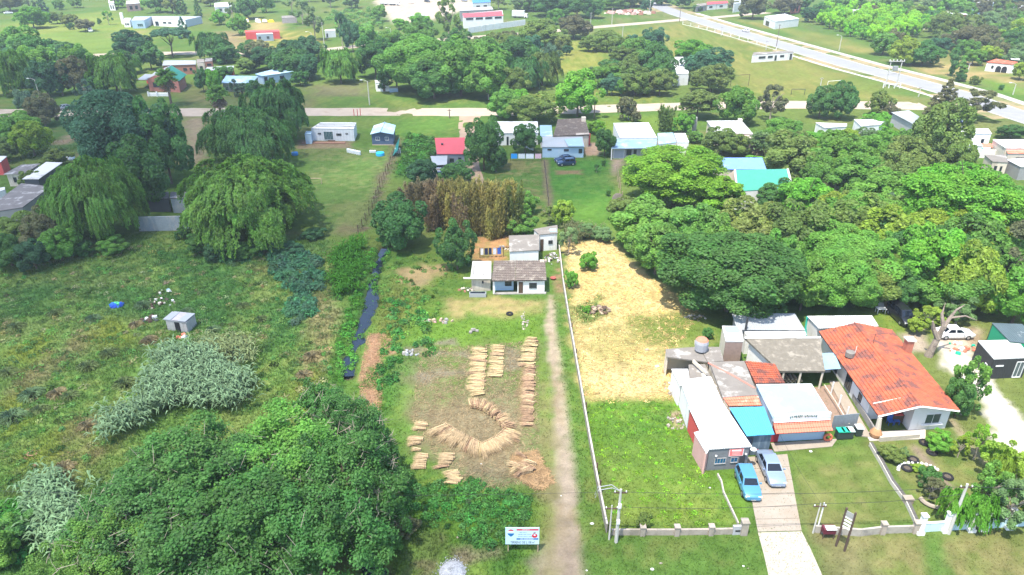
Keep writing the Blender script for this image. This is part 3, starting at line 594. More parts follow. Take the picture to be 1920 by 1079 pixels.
TREE_DATA = """
65 16 54 56 R b|82 -6 24 28 C t|57 -8 20 36 O g|145 -3 15 24 R m|112 0 19 20 R m|20 -14 22 52 R e|108 23 45 30 R o|132 27 49 30 R e|134 43 56 12 S d|161 37 59 36 R n|205 21 47 20 O b|187 34 46 9 S m
223 -8 15 26 R b|296 -12 24 40 R m|324 -9 25 36 R e|342 -11 27 26 C d|373 -6 33 18 C d|437 4 39 24 O g|466 -5 36 42 R d|412 22 47 28 R b|452 30 66 36 R m|395 -10 12 30 R e|500 -8 24 30 R m|548 -10 22 34 O g|620 -12 14 40 O u|660 -10 16 34 R g
252 60 110 76 R k|285 84 131 44 R d|325 53 107 76 U t|346 31 72 26 C t|402 60 113 70 W d|425 84 119 48 R d|45 54 116 78 R m|80 74 136 72 R d|28 95 178 80 W m|92 120 181 60 R k|143 112 176 62 R n|222 100 176 88 W m
165 147 198 44 O u|52 170 214 38 R u|86 178 236 58 R n|190 140 181 42 R d|118 118 179 46 R k|28 214 276 96 R m|66 229 292 64 R y|20 262 302 44 R o|108 282 312 44 R o
245 176 348 150 R t|322 196 345 90 R d|280 260 388 110 R d|472 288 434 262 W m|196 294 446 178 W m|528 153 262 128 W d|470 196 308 166 W d
383 128 173 30 R d|405 132 176 32 R b|440 148 181 34 O u|478 150 183 30 S d|420 124 150 40 R d|505 90 131 62 R k|548 80 141 60 R k|489 78 113 42 R n|581 105 151 42 R k|464 111 137 44 R o|563 133 161 36 R d|527 100 148 44 R d
640 90 156 74 W m|705 74 146 72 R d|788 72 172 136 R m|865 80 180 94 R m|815 118 186 92 R d|916 108 186 92 R m|842 0 82 64 O o|790 28 56 42 R b|750 36 56 30 R b|712 12 41 30 R m|788 46 92 76 R m|858 56 92 50 S d|960 130 186 60 R o|745 100 170 70 R d
643 25 90 28 O k|662 44 98 38 R k|592 12 76 46 O g|568 4 46 42 O g|690 50 90 40 R m|735 60 100 50 R m|928 60 84 40 S o|955 58 84 40 S n|980 60 82 30 S o|905 68 86 30 S n
1030 -10 31 72 R d|1082 -13 33 62 R d|1112 0 35 38 R d|1041 17 46 34 R m|985 -6 21 52 R g|1012 40 86 82 R o|1075 32 73 62 R n|998 68 111 38 R t|1030 84 119 36 R u|1055 66 93 38 R e|1103 70 97 34 R o|1062 86 104 20 R t|1138 60 96 58 R o|1184 66 91 28 R t|1223 56 101 50 R t|1168 85 123 52 A o
1228 84 146 58 R d|1175 116 166 74 R o|1147 142 179 38 R t|1190 134 179 62 R o|1236 132 179 52 R o|1297 77 119 80 R b|1325 95 151 88 R t|1332 124 173 74 R o|1306 168 222 72 A o|1378 166 232 74 R m|1443 160 226 62 O n|1082 137 219 82 R b|946 170 223 58 R m|1003 178 231 88 R o|973 170 214 44 R b|1165 150 180 30 R m
1173 181 226 34 R n|1191 207 229 18 R n|1247 198 246 34 B o|1279 211 250 44 S b|1118 225 251 34 R l|1133 243 293 42 R d|1346 240 286 62 R o|1374 250 293 56 R o|1300 243 268 30 S m
908 226 319 72 R d|985 234 287 50 R d|857 305 346 62 R d|792 300 348 58 R k|930 275 322 40 R d
776 340 404 50 B z|800 332 410 54 B z|826 336 418 56 B z|852 338 430 60 B x|880 334 438 62 B x|908 330 438 60 B x|936 334 440 62 B x|962 346 440 46 B e|812 360 430 54 B z|868 362 442 50 B z|925 368 446 48 B x
755 370 462 104 R d|858 414 506 62 S d|990 362 402 38 R m|1030 386 422 42 O o|1056 374 424 46 R y|982 400 442 54 S m|735 420 466 44 S d
1262 270 386 186 A l|1340 326 412 92 A l|1170 370 416 62 R o|1212 374 470 124 R m|1228 418 514 108 R m|1292 385 482 114 R m|1362 432 583 226 R d|1402 378 482 116 R e|1480 380 502 124 R o|1550 362 452 92 R y|1592 374 484 124 R o|1453 338 397 88 S d|1660 364 422 48 R u|1786 306 478 206 A b
1545 244 276 44 R m|1585 243 281 50 R y|1622 242 283 50 R g|1656 241 285 52 R b|1692 240 287 46 R m|1642 438 532 114 R m|1722 428 560 126 R b|1562 468 576 134 R m|1500 488 582 94 R m|1622 484 568 98 R m|1802 464 590 92 R y|1886 408 540 104 O n|1896 504 606 104 R b|1842 498 582 74 R d|1690 500 572 80 R d|1455 440 545 80 R m|1330 400 500 80 R m
1480 250 336 114 R o|1532 288 362 62 R m|1566 254 346 114 R m|1632 254 332 86 R m|1602 290 372 104 R m|1690 260 346 100 R o|1746 197 322 88 R o|1790 266 342 56 R o|1840 318 392 70 A b|1460 224 272 66 R m|1514 248 286 58 R b|1900 350 420 60 R m|1410 290 318 60 S b|1640 330 372 44 O n|1545 335 370 60 R n
1535 164 222 50 R d|1574 158 223 58 R d|1644 172 216 42 R o|1666 196 222 26 R n|1766 147 216 68 C n|1826 167 226 88 O n|1893 233 261 52 A d|1640 212 246 50 R b
1654 62 103 48 R m|1692 74 121 58 R y|1728 80 123 62 R d|1743 92 119 26 R m|1782 86 143 26 Y d|1797 110 151 22 Y m|1798 135 153 22 S d|1826 142 159 18 S o|1876 158 169 10 S d|1832 44 67 36 R y|1806 74 112 44 R m|1910 118 150 34 R y|1672 58 96 34 R n
1758 72 100 42 R t|1845 62 96 44 R o|1868 76 112 40 R n|1888 66 102 44 R m|1912 62 100 44 R m|1850 86 116 40 R y|1822 92 122 40 R m|1900 95 126 44 R g|1872 30 62 44 R g|1905 22 58 40 R m|1788 48 76 40 R m|1765 62 88 40 R o
1515 14 42 30 R k|1540 8 34 36 R d|1470 -6 26 48 R n|1410 -14 36 52 R n|1500 -8 20 36 R d|1560 -6 24 40 R m|1600 -8 26 42 R m|1628 10 32 42 R n|1660 -8 26 44 R m|1690 4 34 40 R m|1715 12 42 40 R o|1745 -6 26 44 R g|1780 -8 32 44 R b|1802 4 40 40 R m|1838 -4 34 36 R n|1866 -8 22 44 R o|1895 -10 12 44 R t|1745 20 48 36 R d|1775 26 52 36 R m
1280 -8 16 36 R d|1240 -10 10 40 R d|1150 -8 18 50 R m|1190 -12 12 44 R d|1212 0 22 24 R k|1375 2 20 24 R n|1305 10 22 16 R d|935 -8 18 46 O o|905 -8 14 36 R o
60 318 352 40 R o|46 402 470 100 R o|96 396 478 80 R n|24 440 500 74 R d|70 450 506 60 R k|118 428 492 66 R m|160 446 480 44 S d|215 440 474 60 S m|130 372 440 60 R d|385 430 470 66 S d|420 440 486 60 S k|590 424 446 42 S k|345 425 448 30 S d
540 468 480 60 S t|500 440 466 70 S d|460 458 480 60 S d
1758 805 842 52 S b|1668 832 862 46 R o|1692 838 856 20 S g|1738 876 915 36 R d|1724 868 884 24 S y|1742 892 936 50 O n|1775 915 984 52 W b|1825 795 862 56 O l|1868 825 905 80 O y|1838 870 960 78 O m|1898 865 950 76 O y|1795 815 858 40 O y|1880 900 988 90 O g|1822 925 990 64 W b|1860 850 930 60 W y
1802 672 778 70 O m|1790 705 782 50 S d|1712 595 625 34 R y|1735 570 618 56 O y|1790 545 610 80 O g|1102 470 505 36 S b|1100 572 586 16 S b|1327 612 634 22 S d|1180 300 320 20 O g|1118 308 324 16 O d|1132 300 312 8 S d|1140 355 368 10 S d|812 280 292 16 S d
1206 958 992 26 S o|1070 505 540 24 S b|1066 425 478 40 O g|1096 418 446 44 S g|1130 424 450 44 S g
380 790 985 300 T d|560 768 960 290 T m|640 800 1000 250 T d|470 850 1060 320 T d|290 880 1060 270 T d|600 880 1075 280 T d|400 940 1120 300 T d|220 960 1110 200 T m|655 735 860 150 T d|700 780 920 110 T d|690 900 1030 130 T d|520 790 930 220 T m|330 830 960 180 T d|610 715 820 100 T d
30 960 1020 90 S d|0 980 1060 80 S m|720 960 990 60 O n|765 965 1000 56 O n|735 1000 1030 40 S m|480 1010 1060 120 O n
"""
for ln in TREE_DATA.strip().split('\n'):
    for rec in ln.split('|'):
        a = rec.split(); tree(*map(float, a[:4]), a[4], a[5])
def fill(px, n, wr, hr, kinds, cols, seed):
    r_ = random.Random(seed); pts = [tuple(P(*p).xy) for p in px]
    for _ in range(n):
        X, Y = scatter(px, 1)
        if not len(X): continue
        Z_ = Y[0] * cos(PITCH) + CAM_H * sin(PITCH); bx = 960 + FPX * X[0] / Z_; by = 539.5 - FPX * (Y[0] * sin(PITCH) - CAM_H * cos(PITCH)) / Z_; wd = r_.uniform(*wr); pm = FPX / Z_; hh = r_.uniform(*hr)
        dq = Y[0] * cos(PITCH) + (CAM_H - hh) * sin(PITCH); ty = 539.5 - FPX * (Y[0] * sin(PITCH) - (CAM_H - hh) * cos(PITCH)) / dq; tree(bx, ty, by, wd * pm, r_.choice(kinds), r_.choice(cols))
def scatter(px_poly, n):
    pts = [tuple(P(*p).xy) for p in px_poly]; xs = [p[0] for p in pts]; ys = [p[1] for p in pts]; X = rng.uniform(min(xs), max(xs), n * 12 + 20); Y = rng.uniform(min(ys), max(ys), n * 12 + 20)
    k = dist_poly(pts, X.astype(np.float32), Y.astype(np.float32)) < 0
    return X[k][:n], Y[k][:n]
fill([(1735, 70), (1920, 34), (1990, 60), (1990, 140), (1905, 112), (1830, 108), (1750, 92)], 26, (9, 16), (6, 11), 'RRRO', 'mmdoyng', 3)
fill([(1500, 380), (1700, 380), (1690, 420), (1680, 560), (1540, 570), (1500, 480), (1500, 400)], 12, (8, 13), (7, 10), 'RRA', 'mmobey', 4)
fill([(1700, 440), (1930, 450), (1960, 560), (1840, 590), (1700, 560)], 8, (9, 14), (8, 12), 'RRA', 'mmbdy', 5)
fill([(790, 118), (960, 110), (1020, 135), (1020, 170), (790, 172)], 12, (10, 16), (7, 11), 'RRW', 'mmdo', 6)
fill([(0, 115), (110, 118), (240, 128), (240, 170), (0, 175)], 12, (9, 14), (7, 11), 'R', 'dmk', 7)
fill([(470, 105), (600, 112), (600, 150), (560, 150), (470, 120)], 8, (8, 12), (5, 9), 'R', 'dk', 8)
fill([(1135, 110), (1250, 120), (1250, 172), (1130, 172)], 10, (8, 13), (5, 9), 'RR', 'oomd', 9)
fill([(1340, 240), (1480, 255), (1520, 300), (1490, 330), (1440, 290), (1330, 300)], 3, (5, 7), (4, 6), 'RRO', 'omgn', 10)
fill([(1480, 2), (1740, -2), (1920, -12), (1920, 6), (1740, 18), (1690, 22), (1500, 12)], 14, (9, 16), (6, 11), 'RRO', 'mdong', 12)
fill([(960, 2), (1200, -4), (1200, 14), (1000, 26)], 10, (10, 16), (7, 11), 'R', 'dmo', 13)
fill([(200, -6), (640, -12), (640, 4), (430, 6), (210, 2)], 14, (9, 15), (6, 10), 'RO', 'mdogb', 14)
# labels: what it looks like, then what it stands beside, then its order among those alike
MARKS = [('the orange tiled house', 1665, 700), ('the white fence pillars', 1800, 1000), ('the dark container house', 1880, 690), ('the row of small shops', 1400, 740), ('the yellow straw lot', 1180, 520), ('the low whitewashed cottage', 975, 525),
         ('the tin shed in the weeds', 338, 610), ('the grey block wall', 310, 420), ('the flat concrete roofs at the left edge', 50, 360), ('the red brick house', 300, 160), ('the pale tin roofed bungalows', 480, 145), ('the long white house with slatted roof', 620, 250),
         ('the blue gabled cabin', 718, 255), ('the red roofed cottage', 842, 280), ('the patchwork roofed house', 1055, 260), ('the blue verandah house', 1190, 258), ('the green roofed barn', 1430, 340), ('the angular white roof', 1370, 240), ('the white walled yard houses', 1850, 270), ('the grey sloping roof by the dirt road', 1690, 220),
         ('the tall white barn', 1270, 130), ('the sports field', 1500, 150), ('the long white pavilion', 1450, 105), ('the arched white cottage', 1875, 125), ('the lime green plantation', 1640, 50), ('the brick house with white roof', 1790, 32), ('the red striped warehouse', 900, 40), ('the white house with blue awning', 930, 98),
         ('the small white hut by the road', 720, 162), ('the red container cabin', 490, 68), ('the modern white house', 300, 46), ('the far lawn', 150, 60), ('the broom straw rows', 920, 700), ('the road sale board', 980, 1010), ('the scrub thicket by the pool', 450, 930), ('the water channel', 690, 590), ('the mown lawn with goal', 650, 350), ('the white open lot of vans', 780, 20), ('the garden lawn', 1075, 110), ('the avenue junction', 1260, 30)]
groups = {}
for t in TREES:
    root, kind, colr, h, cx, base, small, lab = t
    m = min(MARKS, key=lambda q: ((q[1] - cx) / 1.0) ** 2 + ((q[2] - base) * 1.6) ** 2); dx, dy = cx - m[1], (base - m[2]) * 1.6
    where = ('left of ' if dx < 0 else 'right of ') if abs(dx) > abs(dy) else ('behind ' if dy < 0 else 'in front of ')
    noun = {'B': 'bamboo clump', 'C': 'tree', 'Y': 'cypress'}.get(kind, 'shrub' if small else 'tree')
    size = 'low ' if h < 2 else 'tall ' if h > 12 else ''
    groups.setdefault(f"{size}{CNAME[colr]} {KNAME[kind]} {noun} {where}{m[0]}", []).append((cx, base, root, noun))
ORD = ['first', 'second', 'third', 'fourth', 'fifth', 'sixth', 'seventh', 'eighth', 'ninth', 'tenth', 'eleventh', 'twelfth', 'thirteenth', 'fourteenth', 'fifteenth', 'sixteenth', 'seventeenth', 'eighteenth', 'nineteenth', 'twentieth']
for key, lst in groups.items():
    lst.sort(key=lambda q: q[0])
    for k, (cx, base, root, noun) in enumerate(lst):
        lab = key if len(lst) == 1 else f"{key}, {ORD[min(k, 19)]} from left" if len(lst) > 2 else f"{key}, the {'left' if k == 0 else 'right'} one"
        if len(lab.replace('-', '').split()) > 16: lab = lab.replace(', the ', ', ').replace(' of the ', ' of ').replace(' one', '')
        for cut in ('rounded ', 'dense twiggy ', 'open-crowned ', 'bushy ', 'weeping ', 'layered feathery '):
            if len(lab.replace('-', ' ').split()) > 16: lab = lab.replace(cut, '')
        tag(root, lab, noun.split()[-1] if noun != 'bamboo clump' else 'bamboo', {'tree': 'trees', 'shrub': 'shrubs', 'bamboo clump': 'bamboo clumps', 'cypress': 'cypresses'}[noun] + ' of the village')

# fan palms with skirts of dead leaves
def palm(cx, top, base, w, label, skirt=True, col='m'):
    p = P(cx, base); pxm = FPX / depth(cx, base); r = w / 2 / pxm; h = height(cx, base, top); root = empty('palm_tree', p, label, 'palm tree', 'palms by the dirt road')
    tb = MB(); hc = h - r * .75; tb.tube([(0, 0, -.1), (.05, 0, hc * .5), (0, 0, hc)], [.38, .30, .26], 9); tb.build('trunk', BARK, root)
    def fan(n, zlo, zhi, L, name, c, drop):
        C = []; A = []; T = []
        for i in range(n):
            a = rnd.uniform(0, 2 * pi); e = rnd.uniform(zlo, zhi); d = np.array((cos(a) * cos(e), sin(a) * cos(e), sin(e)))
            for j in range(14):
                s = .35 + .65 * rnd.random(); q = d * L * s + np.array((0, 0, -drop * s * s * L)); side = np.cross(d, (0, 0, 1)); q = q + side * rnd.uniform(-.28, .28) * L * s
                C.append(q + [0, 0, hc]); A.append(d + side * rnd.uniform(-.6, .6) + np.array((0, 0, -drop * s))); T.append(rnd.gauss(.5, .2))
        C = np.array(C); v, q = cards(C, unit(rng.normal(size=C.shape) * .5 + [0, 0, 1]), L * .20, L * .075, np.array(A)); o = link(name, np_mesh(name, v, q, LEAF, attr=np.repeat(np.clip(T, 0, 1), 4)), root); o.color = (*c, 1)
    fan(70, -.3, 1.4, r * 1.15, 'fronds', GREENS[col], .25)
    if skirt: fan(60, -1.3, -.35, r * .95, 'dead_fronds', (.30, .235, .15), .6)
    return root
palm(322, 131, 199, 36, 'tall fan palm with shaggy skirt before the red brick house'); palm(414, 163, 214, 36, 'shorter fan palm with shaggy skirt standing at the dirt road edge')
palm(1420, 250, 294, 40, 'palm with drooping grey dead fronds beside the angular white roof', True, 'g'); palm(1048, 96, 112, 16, 'small spiky palm at the left side of the garden lawn', False, 'g'); palm(1108, 126, 138, 12, 'small spiky palm at the right side of the garden lawn', False, 'g')
palm(455, 158, 180, 26, 'blue-grey feather palm before the pale tin roofed bungalows', False, 'u')

# ------------------------------------------------------------------ what nobody could count
def blades(name, X, Y, hgt, wd, tones, n_per=3, lean=.35, label=None, mat_=None, zoff=0.0):
    """upright tapering blades, n_per to a tuft; tones (n,3)"""
    n = len(X); j, i = at_grid(X, Y); Z = ZZ[j, i] + zoff; B = np.stack([X, Y, Z], 1)
    B = np.repeat(B, n_per, 0); H = np.repeat(np.broadcast_to(hgt, (n,)), n_per) * (.6 + .6 * rng.random(n * n_per)); Wd = np.repeat(np.broadcast_to(wd, (n,)), n_per)
    a = rng.uniform(0, 2 * pi, n * n_per); off = np.stack([np.cos(a), np.sin(a), 0 * a], 1); B = B + off * (Wd * .8)[:, None]
    side = np.stack([-np.sin(a), np.cos(a), 0 * a], 1) * (Wd * .5)[:, None]; tip = B + off * (H * lean * rng.random(n * n_per) * 2)[:, None]; tip[:, 2] += H
    v = np.stack([B - side, B + side, tip], 1).reshape(-1, 3); c = np.repeat(np.repeat(tones, n_per, 0) * (.75 + .5 * rng.random(n * n_per))[:, None], 3, 0)
    return tag(link(name, np_mesh(name, v, np.arange(len(v)).reshape(-1, 3), mat_ or BLADE_M, col=c)), label, kind='stuff')
# grass: tufts thin out with distance, as tall as the ground says
N = 260000; q = rng.random(N); dY = 36 * (165 / 36) ** q; X = rng.uniform(-1, 1, N) * (dY * .74 + 16); k = rng.random(N) < 1.0; X, Yg = X[k], dY[k]
j, i = at_grid(X, Yg); Wd = WEED[j, i]; keep = (Wd > .05) & (rng.random(len(X)) < np.clip(.25 + Wd * 2.2, 0, 1)); X, Yg, Wd = X[keep], Yg[keep], Wd[keep]; j, i = at_grid(X, Yg); tn = TONE[j, i] * 1.25
far = np.sqrt(Yg / 45.0)
blades('grass', X, Yg, (Wd * .72 + .02) * (.6 + .8 * rng.random(len(X))), (.035 + .06 * Wd) * far, tn, 3, .5, 'grass and weeds of many heights')
# low leafy weeds: mounds of small leaves
def mounds(name, X, Y, R, Hh, leaf, tones, n_leaf, label, flat=1.0):
    n = len(X); j, i = at_grid(X, Y); Z = ZZ[j, i]; k = np.repeat(np.arange(n), n_leaf); d = unit(rng.normal(size=(len(k), 3)) + [0, 0, .6]); d[:, 2] = np.abs(d[:, 2])
    C = np.stack([X[k], Y[k], Z[k]], 1) + d * np.stack([R[k], R[k], Hh[k]], 1) * (.7 + .3 * rng.random(len(k)))[:, None]
    nn = unit(d + rng.normal(size=d.shape) * .55 + [0, 0, .5]); v, q = cards(C, nn, leaf * (.7 + .6 * rng.random(len(k))), leaf * .55)
    t = np.repeat(tones[k] * (.65 + .7 * rng.random(len(k)))[:, None], 4, 0); return tag(link(name, np_mesh(name, v, q, BLADE_M, col=t)), label, kind='stuff')
def field(px, n, name, label, rr, hh, leaf, c, nl, jit=.25):
    X, Y = scatter(px, n); m = len(X); t = np.array(c)[None] * (1 + jit * rng.normal(size=(m, 1))) * (1 + .1 * rng.normal(size=(m, 3))); return mounds(name, X, Y, rng.uniform(*rr, m), rng.uniform(*hh, m), leaf, np.clip(t * 1.8, .01, 1), nl, label)
LF = [(-160, 500), (330, 450), (600, 470), (640, 560), (620, 700), (540, 790), (300, 760), (140, 900), (40, 1100), (-160, 1100)]
field(LF, 900, 'weeds', 'leafy weeds of the overgrown field', (.3, 1.0), (.12, .45), .14, (.066, .132, .034), 46, .25)
field(LF, 240, 'dry_weeds', 'dry brownish stalks among the weeds', (.3, .9), (.2, .4), .14, (.17, .165, .075), 30, .25)
field([(395, 470), (440, 458), (480, 466), (500, 480), (450, 500), (400, 490)], 60, 'weeds', 'low weeds under the big willow', (.5, 1.1), (.3, .8), .2, (.05, .12, .04), 60)
field([(515, 480), (550, 465), (600, 490), (606, 540), (570, 562), (535, 540), (500, 500)], 130, 'broadleaf_weeds', 'dense dark broadleaf weed patch in the field', (.6, 1.1), (.8, 1.5), .24, (.045, .115, .055), 90, .12)
field([(540, 562), (590, 552), (588, 590), (552, 610), (535, 590)], 46, 'broadleaf_weeds', 'smaller dark broadleaf weed patch below the large one', (.5, .9), (.5, 1.1), .22, (.045, .115, .055), 80, .12)
field([(690, 470), (735, 460), (725, 490), (700, 560), (680, 640), (650, 720), (610, 720), (640, 620), (665, 540)], 190, 'water_weeds', 'lush low plants along the water channel', (.3, .8), (.2, .6), .13, (.055, .155, .024), 60, .2)
field([(745, 905), (900, 900), (1000, 940), (960, 1030), (900, 1030), (760, 960), (700, 1010), (690, 960)], 260, 'weeds', 'lush weeds around the sale board', (.25, .7), (.2, .55), .12, (.046, .130, .030), 56, .2)
field([(725, 480), (860, 480), (850, 540), (790, 640), (720, 660), (700, 600)], 110, 'weeds', 'weeds between channel and dry patch', (.25, .7), (.15, .5), .13, (.08, .155, .03), 40, .25)
field([(730, 560), (800, 560), (815, 660), (740, 720), (700, 760)], 90, 'weeds', 'dark weeds right of the water channel', (.3, .9), (.25, .7), .14, (.042, .125, .028), 60, .2)
field([(-20, 950), (60, 945), (60, 1050), (-30, 1060)], 60, 'weeds', 'glossy dark weeds at the lower left edge', (.6, 1.0), (.5, 1.0), .16, (.04, .125, .026), 110, .15)
field([(1056, 455), (1140, 446), (1190, 500), (1320, 590), (1260, 660), (1282, 752), (1098, 756), (1075, 640)], 520, 'straw_litter', 'dry straw lying over the bare lot', (.2, .6), (.03, .10), .09, (.48, .36, .16), 16, .18)
field([(1100, 760), (1270, 752), (1300, 830), (1330, 890), (1388, 985), (1150, 990)], 240, 'clover', 'bright clover patches of the green lot', (.15, .5), (.05, .14), .07, (.12, .235, .022), 26, .2)
field([(762, 250), (815, 262), (800, 330), (745, 335)], 120, 'weeds', 'tall weeds beside the red roofed cottage', (.5, 1.2), (.4, 1.1), .26, (.052, .135, .026), 50, .2)
field([(600, 25), (700, 15), (720, 60), (680, 80), (640, 60)], 120, 'weeds', 'green scrub bank on the far slope', (1.0, 2.6), (.6, 1.8), .5, (.08, .155, .035), 60, .25)
# giant reed: long drooping blades on canes
def canes(px, n, hgt, c, label, name='reeds', lb=1.0):
    X, Y = scatter(px, n); dq_ = -dist_poly([tuple(P(*p).xy) for p in px], X.astype(np.float32), Y.astype(np.float32)); kp = rng.random(len(X)) < np.clip(dq_ / 2.2 + (fbm(X, Y, 3.0) - .45) * 1.6, .05, 1); X, Y = X[kp] + rng.normal(size=kp.sum()) * .5, Y[kp] + rng.normal(size=kp.sum()) * .5; m = len(X); j, i = at_grid(X, Y); Z = ZZ[j, i]; H = hgt * (.65 + .5 * rng.random(m)); per = 8; k = np.repeat(np.arange(m), per)
    s = .35 + .65 * rng.random(len(k)); a = rng.uniform(0, 2 * pi, len(k)); b0 = np.stack([X[k], Y[k], Z[k] + H[k] * s], 1); dr_ = np.stack([np.cos(a), np.sin(a), .75 + 0 * a], 1)
    L = lb * (.6 + .5 * rng.random(len(k))); mid = b0 + dr_ * (L * .5)[:, None]; tip = mid + (dr_ * [1, 1, -.75]) * (L * .55)[:, None]; sd = np.stack([-np.sin(a), np.cos(a), 0 * a], 1) * .085
    v = np.stack([b0, mid - sd, tip, mid + sd], 1).reshape(-1, 3); t = np.repeat(np.array(c)[None] * (.6 + .75 * rng.random(len(k)))[:, None] * (.85 + .3 * rng.random(m))[k][:, None], 4, 0)
    st = blades('tmp', X, Y, H, .05, np.tile(np.array(c) * .8, (m, 1)), 1, .08); sv = np.empty(len(st.data.vertices) * 3, np.float32); st.data.vertices.foreach_get('co', sv); bpy.data.objects.remove(st)
    me = np_mesh(name, v, np.arange(len(v)).reshape(-1, 4), BLADE_M, col=t); return tag(link(name, me), label, kind='stuff')
canes([(285, 680), (340, 662), (430, 690), (480, 720), (470, 770), (420, 790), (340, 770), (280, 800), (200, 840), (180, 815), (250, 770), (285, 720)], 1500, 2.5, (.22, .335, .18), 'pale bluish giant reeds above the scrub thicket')
canes([(62, 980), (60, 930), (110, 905), (165, 930), (160, 990), (140, 1040), (90, 1050)], 620, 2.2, (.21, .335, .175), 'giant reeds in a clump at the lower left')
canes([(350, 650), (450, 640), (480, 690), (430, 690)], 260, 1.7, (.24, .30, .13), 'mixed reeds beyond the giant reeds')
canes([(625, 470), (682, 445), (690, 490), (665, 556), (625, 560)], 620, 1.3, (.060, .195, .022), 'vivid green tall grass beside the water channel', 'tall_grass')
canes([(1062, 428), (1090, 425), (1140, 440), (1060, 470), (1056, 450)], 200, 1.7, (.15, .17, .075), 'pale reeds behind the straw lot', 'tall_grass')
# tussocks one can tell apart
def tussock_mesh(nb, c):
    C = []; A = []
    v = []; f = []; t = []
    for b in range(nb):
        a = rnd.uniform(0, 2 * pi); e = rnd.uniform(.35, 1.45); L = rnd.uniform(.7, 1.15); d = Vector((cos(a) * cos(e), sin(a) * cos(e), sin(e))); s = Vector((-sin(a), cos(a), 0)) * .045; p0 = Vector((cos(a) * .12, sin(a) * .12, 0)); p1 = p0 + d * L * .6; p2 = p1 + Vector((d.x, d.y, d.z - 1.0)) * L * .5
        i = len(v); v += [tuple(p0 - s), tuple(p0 + s), tuple(p1 + s), tuple(p2), tuple(p1 - s)]; f.append((i, i + 1, i + 2, i + 3, i + 4)); k = rnd.uniform(.6, 1.4); t += [tuple(x * k for x in c)] * 5
    return np_mesh('tussock_blades', np.array(v), np.array(f), BLADE_M, col=np.array(t))
TUS = [tussock_mesh(260, c) for c in ((.19, .30, .15), (.22, .30, .12), (.38, .33, .19))]
TW = {0: 'blue-green', 1: 'grey-green', 2: 'dry tan'}
TUSL = {}
for k, (x, y, r, m_) in enumerate([(60, 742, 1.5, 0), (22, 785, 1.6, 0), (235, 722, 1.5, 1), (165, 690, 1.4, 1), (108, 740, 1.2, 2), (132, 745, 1.1, 1), (270, 575, 1.4, 0), (175, 600, 1.2, 0), (105, 590, 1.2, 1), (30, 615, 1.3, 1), (205, 665, 1.3, 1), (280, 640, 1.2, 2), (255, 610, 1.0, 2), (165, 800, 1.1, 2), (75, 770, 1.1, 1), (400, 620, 1.1, 0), (440, 645, 1.2, 0), (350, 585, 1.0, 0), (450, 670, 1.1, 2), (585, 670, 1.2, 2), (120, 880, 1.2, 2), (75, 905, 1.1, 1), (455, 575, 1.0, 1), (715, 985, 1.1, 2), (755, 990, 1.2, 2), (570, 705, 1.1, 2), (15, 700, 1.2, 1), (490, 600, 1.0, 1)]):
    p = P(x, y); o = link('tussock', TUS[m_]); o.location = (p.x, p.y, gz(p.x, p.y) - .03); o.scale = (r, r, r * .85); o.rotation_euler = (0, 0, rnd.uniform(0, 6.28))
    TUSL.setdefault(m_, []).append((x, o))
for m_, lst in TUSL.items():
    lst.sort(key=lambda q: q[0])
    for k, (x, o) in enumerate(lst): tag(o, f"{TW[m_]} grass tussock in the overgrown field, {ORD[k]} such from the left", 'tussock', 'tussocks in the overgrown field')
# plantation of young lime green trees beyond the avenue
TREES2 = []
for k in range(110):
    X, Y = scatter([(1524, 47), (1540, 20), (1610, 24), (1720, 34), (1790, 56), (1768, 74), (1690, 74), (1650, 86), (1600, 72)], 1)
    if not len(X): continue
    r0 = empty('sapling', (X[0], Y[0], 0), 'young lime green tree in the close plantation beyond the avenue', 'tree', 'saplings of the plantation'); h = rnd.uniform(5, 7.5)
    c = link('crown', proto('R' if k % 2 else 'S', 'lo', k % 2), r0); c.location = (0, 0, h * .55); c.scale = (3.0, 3.0, h * .5); c.rotation_euler = (0, 0, rnd.uniform(0, 6)); cc = GREENS['l' if k % 4 else 'b']; jj = rnd.uniform(1.2, 1.55); c.color = (cc[0] * jj, cc[1] * jj, cc[2], 1)
    t = link('trunk', trunk_mesh('R'), r0); t.scale = (h * .6, h * .6, h)
# ------------------------------------------------------------------ buildings
WHITE = mat('white_render', (.76, .75, .72), .85, .10, 1.5, dirt=(.50, .47, .42), dirt_amt=.12, streak=.3)
WHITER = mat('white_sheet', (.62, .62, .60), .6, .12, 1.2, dirt=(.38, .36, .32), dirt_amt=.32)
PALEB = mat('pale_blue_render', (.36, .50, .62), .85, .08, 1.5, dirt=(.42, .52, .58), dirt_amt=.12, streak=.3)
GREYR = mat('grey_render', (.30, .30, .29), .9, .16, 1.2, dirt=(.20, .19, .18), dirt_amt=.25, streak=.3)
DARKR = mat('charcoal_render', (.085, .09, .095), .8, .15, 1.2)
BLUER = mat('slate_blue_cladding', (.07, .11, .18), .7, .12, .8)
BRICK = mat('red_brick', (.33, .15, .10), .9, .25, .35, dirt=(.22, .13, .10), dirt_amt=.2)
REDW = mat('red_paint', (.55, .08, .07), .75, .12, 1.2)
PINKW = mat('pink_paint', (.55, .33, .29), .85, .12, 1.2)
CREAM = mat('cream_render', (.62, .55, .44), .85, .14, 1.2, dirt=(.42, .36, .29), dirt_amt=.3, streak=.3)
GALV = mat('galvanised_sheet', (.36, .38, .39), .45, .10, 2.2, metal=.15, dirt=(.40, .38, .36), dirt_amt=.25)
GALVB = mat('bluish_sheet', (.27, .40, .50), .45, .10, 2.2, dirt=(.56, .66, .72), dirt_amt=.35)
SKYB = mat('turquoise_sheet', (.075, .36, .58), .45, .06, 2.5)
BLUERF = mat('blue_sheet', (.16, .28, .62), .5, .08, 2.5, dirt=(.26, .36, .62), dirt_amt=.3)
